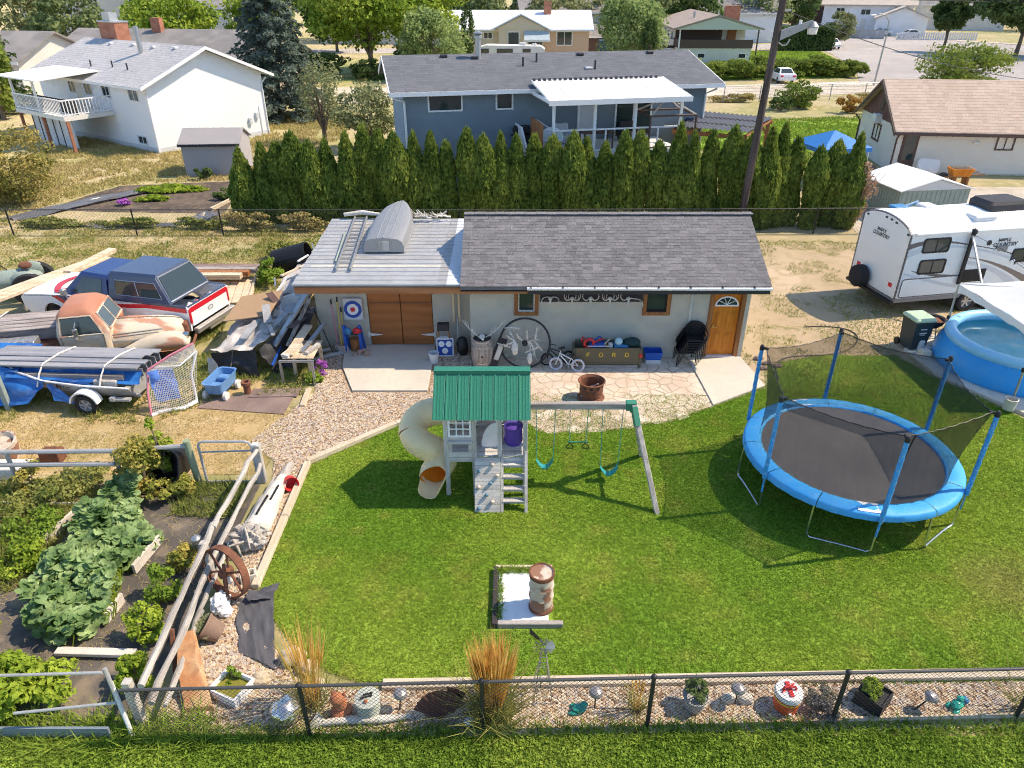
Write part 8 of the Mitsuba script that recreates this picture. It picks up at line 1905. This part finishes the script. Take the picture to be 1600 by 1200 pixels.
# utility pole and its lamp
up = Th('utility_pole', 'dark leaning timber utility pole with a grey street light arm', 'utility pole')
tex('pole_wood', wood((.055, .042, .038), (.11, .088, .08), 2, 8), .9)
pb, pt = A((9.85, 30.2, 0)), A((10.22, 30.2, 11.5))
pz = lambda z: pb + (pt - pb) * z / 11.5
up.p('pole', tube([pb - (0, 0, .2), pz(4), pz(8), pt], [.165, .15, .135, .115], 12), 'm_pole_wood', 40)
up.p('lamp_arm', [loft([[tuple(pz(7.72) + A((.1 + 1.15 * s, -.1, .42 * s)) + A((0, a * (.09 - .03 * s), b * (.17 - .07 * s)))) for a, b in ((-1, -1), (1, -1), (1, 1), (-1, 1))] for s in np.linspace(0, 1, 5)])], 'm_old_alu', 30)
up.p('photocell', tube([pz(7.72) + A((.8, -.1, .36)), pz(7.72) + A((.8, -.1, .52))], .06, 8), 'm_white')
up.p('lamp_head', [lathe([(0, .12), (.08, .10), (.22, -.06), (.22, -.10), (0, -.10)], 16).apply_translation(pz(7.72) + A((1.3, -.1, .36)))], 'm_old_alu', 30); up.p('lens', lathe([(.2, -.10), (.17, -.32), (0, -.34)], 16).apply_translation(pz(7.72) + A((1.3, -.1, .36))), 'm_offwhite', 30)
up.p('insulator', [tube([pz(8.55) + A((.12, -.05, 0)), pz(8.55) + A((.34, -.1, .02))], .035, 6), tube(spl(A([tuple(pz(7.5) + A((.1, -.1, -.02))), tuple(pz(7.5) + A((.35, -.12, -.12))), tuple(pz(7.5) + A((.5, -.12, .1)))]), 8), .03, 5)], 'm_alu')
def wire(name, label, p, q, sag, r=.016):
    s = np.linspace(0, 1, 25)
    pts = [A(p) * (1 - t_) + A(q) * t_ - A((0, 0, 4 * sag * t_ * (1 - t_))) for t_ in s]
    one(name, label, 'cable', tube(pts, r, 5), 'm_dark')
wire('cable', 'service cable from the utility pole down to the cream house', pz(8.5) + A((.3, -.1, 0)), (31.5, 42.6, 4.6), .55)
for i, (p, q) in enumerate([((40, 95, 13.5), (95, 88, 9.0)), ((40, 97, 12.5), (96, 90, 8.2)), ((36, 120, 8.0), (95, 100, 7.2))]):
    wire('cable', ['upper overhead cable crossing before the far white house', 'lower overhead cable crossing before the far white house', 'overhead cable running to the large dark tree'][i], p, q, .5, .05)
# street lamp by the road
t = Th('street_lamp', 'tall thin street lamp with curved arm beside the road', 'street lamp', (38.0, 80.5, 0))
t.p('pole', tube([(0, 0, 0), (.15, 0, 5.2), (.05, 0, 6.0), (-.4, 0, 6.55), (-1.0, 0, 6.7), (-1.5, 0, 6.62)], [.10, .08, .07, .06, .05, .05], 8), 'm_steel', True); t.p('lamp_head', blob((-1.65, 0, 6.58), (.35, .14, .09), 0, 2), 'm_white', True)
# ------------------------------------------------------------------ cars
def car(label, loc, rz, paint, name='parked_car'):
    t = Th(name, label, 'car', loc, rz)
    prof = [(-2.2, .35), (-2.25, .62), (-2.15, .92), (-1.6, .98), (.85, .92), (1.9, .78), (2.2, .62), (2.22, .36)]
    lo = [(-2.22, .36)] + arch(-1.35, .36, .32, 0) + arch(1.35, .36, .32, 0) + [(2.22, .36), (2.2, .62), (1.95, .78), (.95, .93), (-1.55, .99), (-2.12, .95), (-2.24, .66)]
    t.p('body', [prof_y(lo, -.86, -.78), prof_y(lo, .78, .86), prof_y([(-2.18, .36), (2.18, .36), (2.16, .62), (1.92, .80), (.95, .96), (-1.55, 1.0), (-2.1, .97), (-2.2, .66)], -.78, .78)], paint, 30)
    b4 = [(-1.75, .80, .97), (.98, .80, .93), (.98, -.80, .93), (-1.75, -.80, .97)]
    t4 = [(-1.05, .58, 1.42), (.12, .58, 1.43), (.12, -.58, 1.43), (-1.05, -.58, 1.42)]
    k = t.p('cabin', hull(b4 + t4 + [(-.5, .5, 1.47), (-.5, -.5, 1.47)]), paint, 20)
    for nm, q, off in (('side_window', (b4[0], b4[1], t4[1], t4[0]), .006), ('side_window', (b4[3], b4[2], t4[2], t4[3]), -.006), ('windscreen', (b4[1], b4[2], t4[2], t4[1]), .006), ('rear_window', (b4[3], b4[0], t4[0], t4[3]), .006)):
        for o in ((off,) if nm != 'side_window' else (off, -off)):
            pass
        n = np.cross(A(q[1]) - A(q[0]), A(q[3]) - A(q[0])); c0 = A(q).mean(0) - A((-.4, 0, 1.1))
        s_ = 1 if n @ c0 > 0 else -1
        t.p(nm, glass4(lerp4(*q, .08, .92, .10, .90, s_ * .008)), 'm_glass', under=k)
    for x in (-1.35, 1.35):
        for y, s in ((.74, -1), (-.74, 1)): wheel_parts(t, x, y, .31, .2, 'm_alu', -s if y > 0 else -s)
    for y in (-.78, .50):
        t.p('tail_light', box(-2.27, -2.15, y, y + .28, .70, .86, .02), 'm_car_red'); t.p('headlight', box(2.05, 2.22, y, y + .28, .60, .74, .02), 'm_offwhite')
    t.p('plate', box(-2.27, -2.25, -.25, .25, .62, .74), 'm_offwhite')
    return t
car('white sedan parked at the juniper bank above the gravel lane', (29.2, 83.4, 0.03), 88, 'm_car_white')
car('white sedan on the driveway of the far white house', (73.6, 158, .03), 200, 'm_car_white')
car('pale grey car behind the grey picket fence', (76.5, 152.5, .03), 185, 'm_cgrey')
car('white car by the carport of the far white house', (67.5, 174, .03), 230, 'm_car_white')
car('white car half hidden by the clipped dark hedge', (52.2, 128, .03), 260, 'm_car_white')
car('dark car parked in the shade under the broad maple', (-14.6, 103, .03), 185, 'm_dark')
car('white car under the trees left of the beige house', (-9.5, 106, .03), 170, 'm_car_white')
# ------------------------------------------------------------------ far houses
def far_house(label, x, y, rz, L, D, h, rise, wall, roof, wins=(), ov=.6, name='house', chim=None, extra=None):
    t = Th(name, label, 'house', (x, y, 0), rz)
    t.p('wall', walls_gable(L, D, h, rise), wall)
    t.p('roof', gable_roof(L, D, h + .02, rise, ov, ov, .16), roof)
    t.p('fascia', box(-ov, L + ov, -ov - .06, -ov, h - rise / (D / 2) * ov - .05, h - rise / (D / 2) * ov + .16), 'm_white')
    for a0, a1, z0, z1 in wins: window(t, ('y', 0, -1), a0, a1, z0, z1, w=.12, d=.08)
    if chim:
        cx_, cy_, ct = chim
        t.p('chimney', box(cx_ - .5, cx_ + .5, cy_ - .35, cy_ + .35, h, ct), 'm_brick')
    return t
# beige house with front gable
bg = far_house('beige house with pale roof, small front gable and brick chimney', -9.8, 107, 0, 20.2, 9, 4.0, 1.9, 'm_cream', 'm_roof_white', [(5.9, 7.2, 2.7, 3.6)], chim=(14.7, 3.6, 7.2))
bg.p('front_gable', [prof_y([(7.6, 4.0), (14.4, 4.0), (11.0, 5.55)], -1.2, 2.0), box(8.0, 14.0, -1.1, .0, 0, 4.0)], 'm_cream'); bg.p('gable_roof', [prof_y([(7.0, 3.8), (11.0, 5.65), (15.0, 3.8), (15.0, 3.98), (11.0, 5.85), (7.0, 3.98)], -1.7, 3.2)], 'm_roof_white')
bg.p('side_wall', box(14.05, 20.22, -.10, 0, 0, 4.0), 'm_peach'); window(bg, ('y', -.1, -1), 15.8, 18.0, 1.9, 3.7, w=.12, d=.06); window(bg, ('y', -1.1, -1), 9.2, 10.8, 1.8, 3.7, w=.1, mull=0, d=.06)
bg.p('siding_panel', [box(9.0, 11.2, -1.16, -1.10, 1.0, 1.75)], 'm_cgrey'); bg.p('awning', prof_x([(-1.15, 3.7), (-2.6, 2.7), (-2.6, 2.78), (-1.15, 3.78)], 11.4, 14.8), flat('awn', (.42, .50, .56), .6) or 'm_awn'); bg.p('awning_edge', box(11.3, 14.9, -2.66, -2.6, 2.55, 2.8), 'm_white')
window(bg, ('y', -1.1, -1), 11.9, 14.0, 1.8, 2.9, w=.1, d=.05)
cmx = Th('camper', 'old white camper parked behind the blue house roof', 'camper', (-3.7, 88, 0), -2)
cmx.p('body', prof_y(Polygon([(0, .6), (7.4, .6), (7.4, 2.9), (6.9, 3.2), (.8, 3.3), (-.3, 3.0), (-.3, 2.3), (0, 2.2)]).buffer(-.1).buffer(.1), 0, 2.3), 'm_offwhite'); cmx.p('stripe', box(.1, 7.3, -.02, .0, 2.25, 2.4), 'm_trim_brown')
for a0, a1 in ((.2, 1.1), (2.0, 3.8), (4.9, 5.8)): window(cmx, ('y', 0, -1), a0, a1, 2.45, 2.95, 'm_trim_brown', 'm_glass', mull=0, w=.06)
cmx.p('roof_vent', [box(4.5, 5.3, .8, 1.5, 3.25, 3.5, .05), box(5.9, 6.5, .8, 1.3, 3.2, 3.4, .05)], 'm_cgrey')
for xw in (1.6, 5.6): wheel_parts(cmx, xw, .1, .38, .24, 'm_steel', -1)
one('garden_shed', 'blue grey corrugated shed right of the beige house', 'shed', [box(11.2, 13.2, 100, 102, 0, 3.0), box(13.25, 14.2, 100.2, 102, 0, 2.9)], flat('shedblue', (.055, .085, .12), .6) or 'm_shedblue')
far_house('small dark brown hut beside the beige house', 10.9, 112, 0, 4.5, 5, 2.8, 1.2, 'm_trim_brown', 'm_roof_far', ov=.4)
# brown carport house: gable end faces the camera
bc = Th('house', 'cream house with brown roof and dark railed carport deck', 'house', (21.9, 103, 0), -3)
bc.p('wall', [box(0, 9.4, 4.5, 22, 0, 4.3), box(0, 9.4, 0, 4.5, 0, 1.9)], 'm_stucco_cream')
bc.p('roof', prof_y([(-1.0, 4.05), (4.7, 5.6), (10.6, 4.05), (10.6, 4.25), (4.7, 5.82), (-1.0, 4.25)], -.6, 22.5), flat('roofbrown', (.30, .245, .205), .9) or 'm_roofbrown'); bc.p('gable', prof_y([(-.8, 4.1), (10.2, 4.1), (4.7, 5.55)], -.5, -.4), flat('gablegreen', (.50, .52, .44), .7) or 'm_gablegreen')
bc.p('deck_wall', [box(0, 9.5, -.1, .0, 1.9, 2.9), box(-.1, .0, -.1, 4.4, 1.9, 2.9)], 'm_trim_brown'); bc.p('inner_wall', [box(.1, 6.3, 4.42, 4.5, 1.9, 4.2)], 'm_trim_brown'); bc.p('inner_door', box(7.0, 8.2, 4.4, 4.5, 1.9, 4.0), 'm_frame_wood')
for xx in (-.05, 10.0): bc.p('post', box(xx - .08, xx + .08, -.2, -.05, 0 if xx > 5 else 1.9, 4.1), 'm_trim_brown' if xx > 5 else 'm_white')
bc.p('chimney', box(7.4, 9.4, 9, 10.2, 4.6, 6.6), 'm_brick'); bc.p('flue', tube([(2.6, 6, 5), (2.6, 6, 6.0)], .16, 8), 'm_steel')
for a in (2.5, 7.8): window(bc, ('y', 0, -1), a, a + 1.0, .7, 1.3, 'm_white', 'm_black', mull=0)
for a in (6, 9.5, 13): window(bc, ('x', 0, -1), a, a + 1.6, 2.4, 3.6, w=.1)
bc.p('side_stairs', [box(-2.0, -.1, 3.0, 5.0, 1.7, 1.9), tube([(-2, 3, 1.9), (-2, 3, 2.9), (-.1, 3, 2.9)], .05, 5), tube([(-2, 3, 2.9), (-2, 5, 2.9)], .05, 5)] + [box(-2.02, -1.96, 3 + i * .2, 3.06 + i * .2, 1.9, 2.9) for i in range(10)], 'm_black')
# far white house at the top right
fw = Th('house', 'far white house with tan roof and double garage beside the road', 'house', (66, 170, 0), -22)
fw.p('wall', walls_gable(17, 10, 5.4, 2.0), 'm_stucco_white'); fw.p('roof', gable_roof(17, 10, 5.42, 2.0, .7, .7, .2), flat('rooftan2', (.48, .42, .36), .9) or 'm_rooftan2')
fw.p('garage', [prof_y([(10.5, 0), (19.5, 0), (19.5, 3.2), (15, 5.0), (10.5, 3.2)], -7, 0)], 'm_stucco_white'); fw.p('garage_roof', prof_y([(9.9, 3.0), (15, 5.1), (20.1, 3.0), (20.1, 3.2), (15, 5.32), (9.9, 3.2)], -7.6, .2), 'm_rooftan2')
fw.p('garage_door', box(11.2, 13.8, -7.08, -7.0, .1, 2.5), 'm_white'); fw.p('door', box(7.6, 8.6, -.1, 0, .6, 2.8), 'm_offwhite')
for a0, a1, z0, z1 in ((2.4, 4.2, 3.4, 4.8), (7.2, 9.2, 3.4, 4.6), (2.4, 4.2, .7, 1.6)): window(fw, ('y', 0, -1), a0, a1, z0, z1, w=.14)
fw.p('carport', [box(-4.5, 0, 1, 1.2, 4.6, 4.9), box(-4.4, -4.1, .8, 1.1, 0, 4.6), box(-4.4, 0, 8, 8.1, 0, 4.6)], 'm_trim_brown')
gf = Th('yard_fence', 'low grey board fence curving along the road before the far house', 'fence')
flat('fence_board', (.36, .38, .40), .8)
fp_ = [(56.5, 176), (61.5, 160), (66.5, 151), (70.5, 149.5)]
for (xa, ya), (xb, yb) in zip(fp_[:-1], fp_[1:]):
    n_ = int(math.hypot(xb - xa, yb - ya) / 1.2)
    for i in range(n_):
        s0, s1 = i / n_, (i + .96) / n_
        gf.p('board', bar((xa + (xb - xa) * s0, ya + (yb - ya) * s0, .8), (xa + (xb - xa) * s1, ya + (yb - ya) * s1, .8), .08, 1.6), 'm_fence_board')
pf_ = Th('picket_fence', 'low white picket fence before the far garage', 'fence')
for i in range(34):
    pf_.p('picket', box(72.0 + i * .42, 72.28 + i * .42, 147.6 - i * .04, 147.7 - i * .04, 0, 1.3), 'm_cgrey')
# more distant houses
far_house('long white apartment house behind the white house at top left', -92, 150, -6, 44, 12, 8.5, 1.5, 'm_stucco_cream', 'm_roof_far', [(a, a + 2.0, z, z + 1.4) for a in (6, 14, 22, 30, 38) for z in (2.0, 5.4)])
far_house('cream house with upper windows behind the white house roof', -58, 128, -8, 14, 9, 6.0, 1.5, 'm_offwhite', 'm_roof_far', [(2, 3.6, 3.4, 5.0), (6, 7.6, 3.4, 5.0), (10, 11.6, 3.4, 5.0)])
far_house('house with broad dark grey roof behind the white house', -46, 78, -10, 22, 11, 3.0, 2.1, 'm_cream', 'm_roof_far', [(3, 5, 1, 2.4)], chim=(9, 5, 6.3))
far_house('low grey roofed house at far left behind the white house', -62, 74, -10, 17, 10, 3.2, 2.0, 'm_stucco_cream', 'm_roof_far', [(12, 14, 1.0, 2.2)])
far_house('white house half hidden behind the spruce', -33, 138, -5, 13, 9, 5.4, 1.8, 'm_offwhite', 'm_roof_far', [(3, 5, 3.0, 4.4), (8, 10, 3.0, 4.4)])
far_house('pale house behind the maples', -16, 132, 0, 14, 9, 3.4, 1.6, 'm_stucco_white', 'm_roof_far', [(3, 5, 1.2, 2.6)])
far_house('grey house beyond the beige house roof', 2, 152, 4, 16, 10, 4.4, 1.8, 'm_cgrey', 'm_roof_far', [(4, 6, 2, 3.4)])
far_house('pale house between beige house and carport house in the distance', 17, 168, -4, 15, 10, 4.6, 1.8, 'm_stucco_cream', 'm_roof_far', [(4, 6, 2, 3.4)])
far_house('white walled house behind the carport house', 34, 142, -8, 13, 9, 4.8, 1.8, 'm_stucco_white', 'm_roof_far', [(3, 5, 2.2, 3.6)])
far_house('distant house right of the carport house chimney', 50, 200, -6, 16, 10, 5.0, 2.0, 'm_stucco_white', 'm_roof_far', [(4, 6, 2, 3.6)])
far_house('distant cream house at the top right behind the shade tree', 92, 180, -18, 17, 10, 5.2, 2.0, 'm_stucco_cream', 'm_roof_far', [(3, 5, 2.2, 3.8)])
far_house('tan roofed house at the right edge beyond the cream house', 40, 52, -7, 14, 8, 2.6, 1.8, 'm_siding', 'm_roof_tan', [(3, 5, 1, 2.2)])
# back garden bits
flat('black_plastic', (.12, .125, .14), .3, 0, .7)
for i, (pts, lab) in enumerate((([(-23.6, 32.0, .05), (-22.3, 31.9, .06), (-18.6, 36.9, .05), (-19.6, 37.6, .05)], 'long crumpled black plastic sheet beside the back garden bed'), ([(-15.3, 31.4, .05), (-13.9, 31.5, .05), (-13.6, 33.0, .05), (-14.6, 33.2, .05)], 'small crumpled black plastic sheet at the right of the back garden'), ([(-20.8, 31.0, .04), (-14.8, 30.8, .04), (-14.8, 31.3, .05), (-20.8, 31.5, .05)], 'low dark plastic strip along the chain link fence'))):
    one('plastic_sheet', lab, 'sheet', sheet_cloth(pts, 30, 12, .13, 7, 51 + i), 'm_black_plastic', True)
one('bed_board', 'pale board edging the right side of the back garden bed', 'board', bar((-14.3, 33.5, .08), (-13.2, 39.0, .08), .12, .16), 'm_timber')
shrub('lettuce_bed', 'bright green low vegetables in the back garden bed', 'plant', -17.5, 37.2, .32, 4.2, 'm_vine', 230, 26, 3200, .07, d=1.6)
shrub('lettuce_bed', 'second bright green vegetable row in the back garden bed', 'plant', -17.9, 35.4, .28, 2.2, 'm_vine', 231, 16, 1300, .07, d=.9)
shrub('purple_plant', 'small purple flowering plant in the back garden bed', 'plant', -18.9, 34.5, .35, .7, 'm_violet', 232, 10, 300, .06)
shrub('garden_bush', 'dark green leafy plant against the grey garden shed', 'plant', -17.0, 39.7, .7, 1.1, 'm_darktree', 233, 14, 900, .07)
shrub('garden_bush', 'dark plant at the right of the back garden bed', 'plant', -14.5, 35.6, .5, 1.2, 'm_darktree', 234, 14, 900, .06)
shrub('dry_weeds', 'tall dry weeds at the hedge foot beside the chain link fence', 'weeds', -11.6, 30.4, .9, 2.6, 'm_dry_blade', 235, 20, 1600, .06, d=.7)
shrub('dry_weeds', 'dry weeds at the hedge foot further right of the fence corner', 'weeds', -9.0, 30.4, .8, 2.4, 'm_dry_blade', 236, 20, 1500, .06, d=.7)
shrub('green_weeds', 'green weed clump in the lane right of the pickup', 'weeds', -8.6, 26.6, .7, 2.6, 'm_weed', 237, 22, 2400, .06, d=1.4)
shrub('green_weeds', 'tall green weeds beside the black culvert pipe', 'weeds', -8.7, 24.2, .9, 1.0, 'm_clover', 238, 16, 1500, .05, d=1.8)
for i, (x, y, h, w) in enumerate([(-24, 31.0, .6, 3.4), (-20.5, 30.9, .5, 3.4), (-17, 30.8, .55, 3.2), (-13.6, 30.6, .6, 2.6)]):
    shrub('fence_weeds', ['green weeds at the fence foot, far left', 'green weeds at the fence foot under the plastic strip', 'green weeds at the fence foot right of the middle post', 'green weeds at the fence foot beside the hedge'][i], 'weeds', x, y, h, w, 'm_weed', 240 + i, 22, 1800, .06, d=.7)
for i, (x, y, h, w) in enumerate([(20, 68.4, .8, 5), (25, 67.6, .7, 4), (33, 69.6, .7, 5)]):
    shrub('dry_weeds', ['dry golden weeds along the lane fence, left', 'dry golden weeds along the lane fence, middle', 'dry golden weeds along the lane fence, right'][i], 'weeds', x, y, h, w, 'm_dry_blade', 250 + i, 20, 1600, .10, d=1.2)
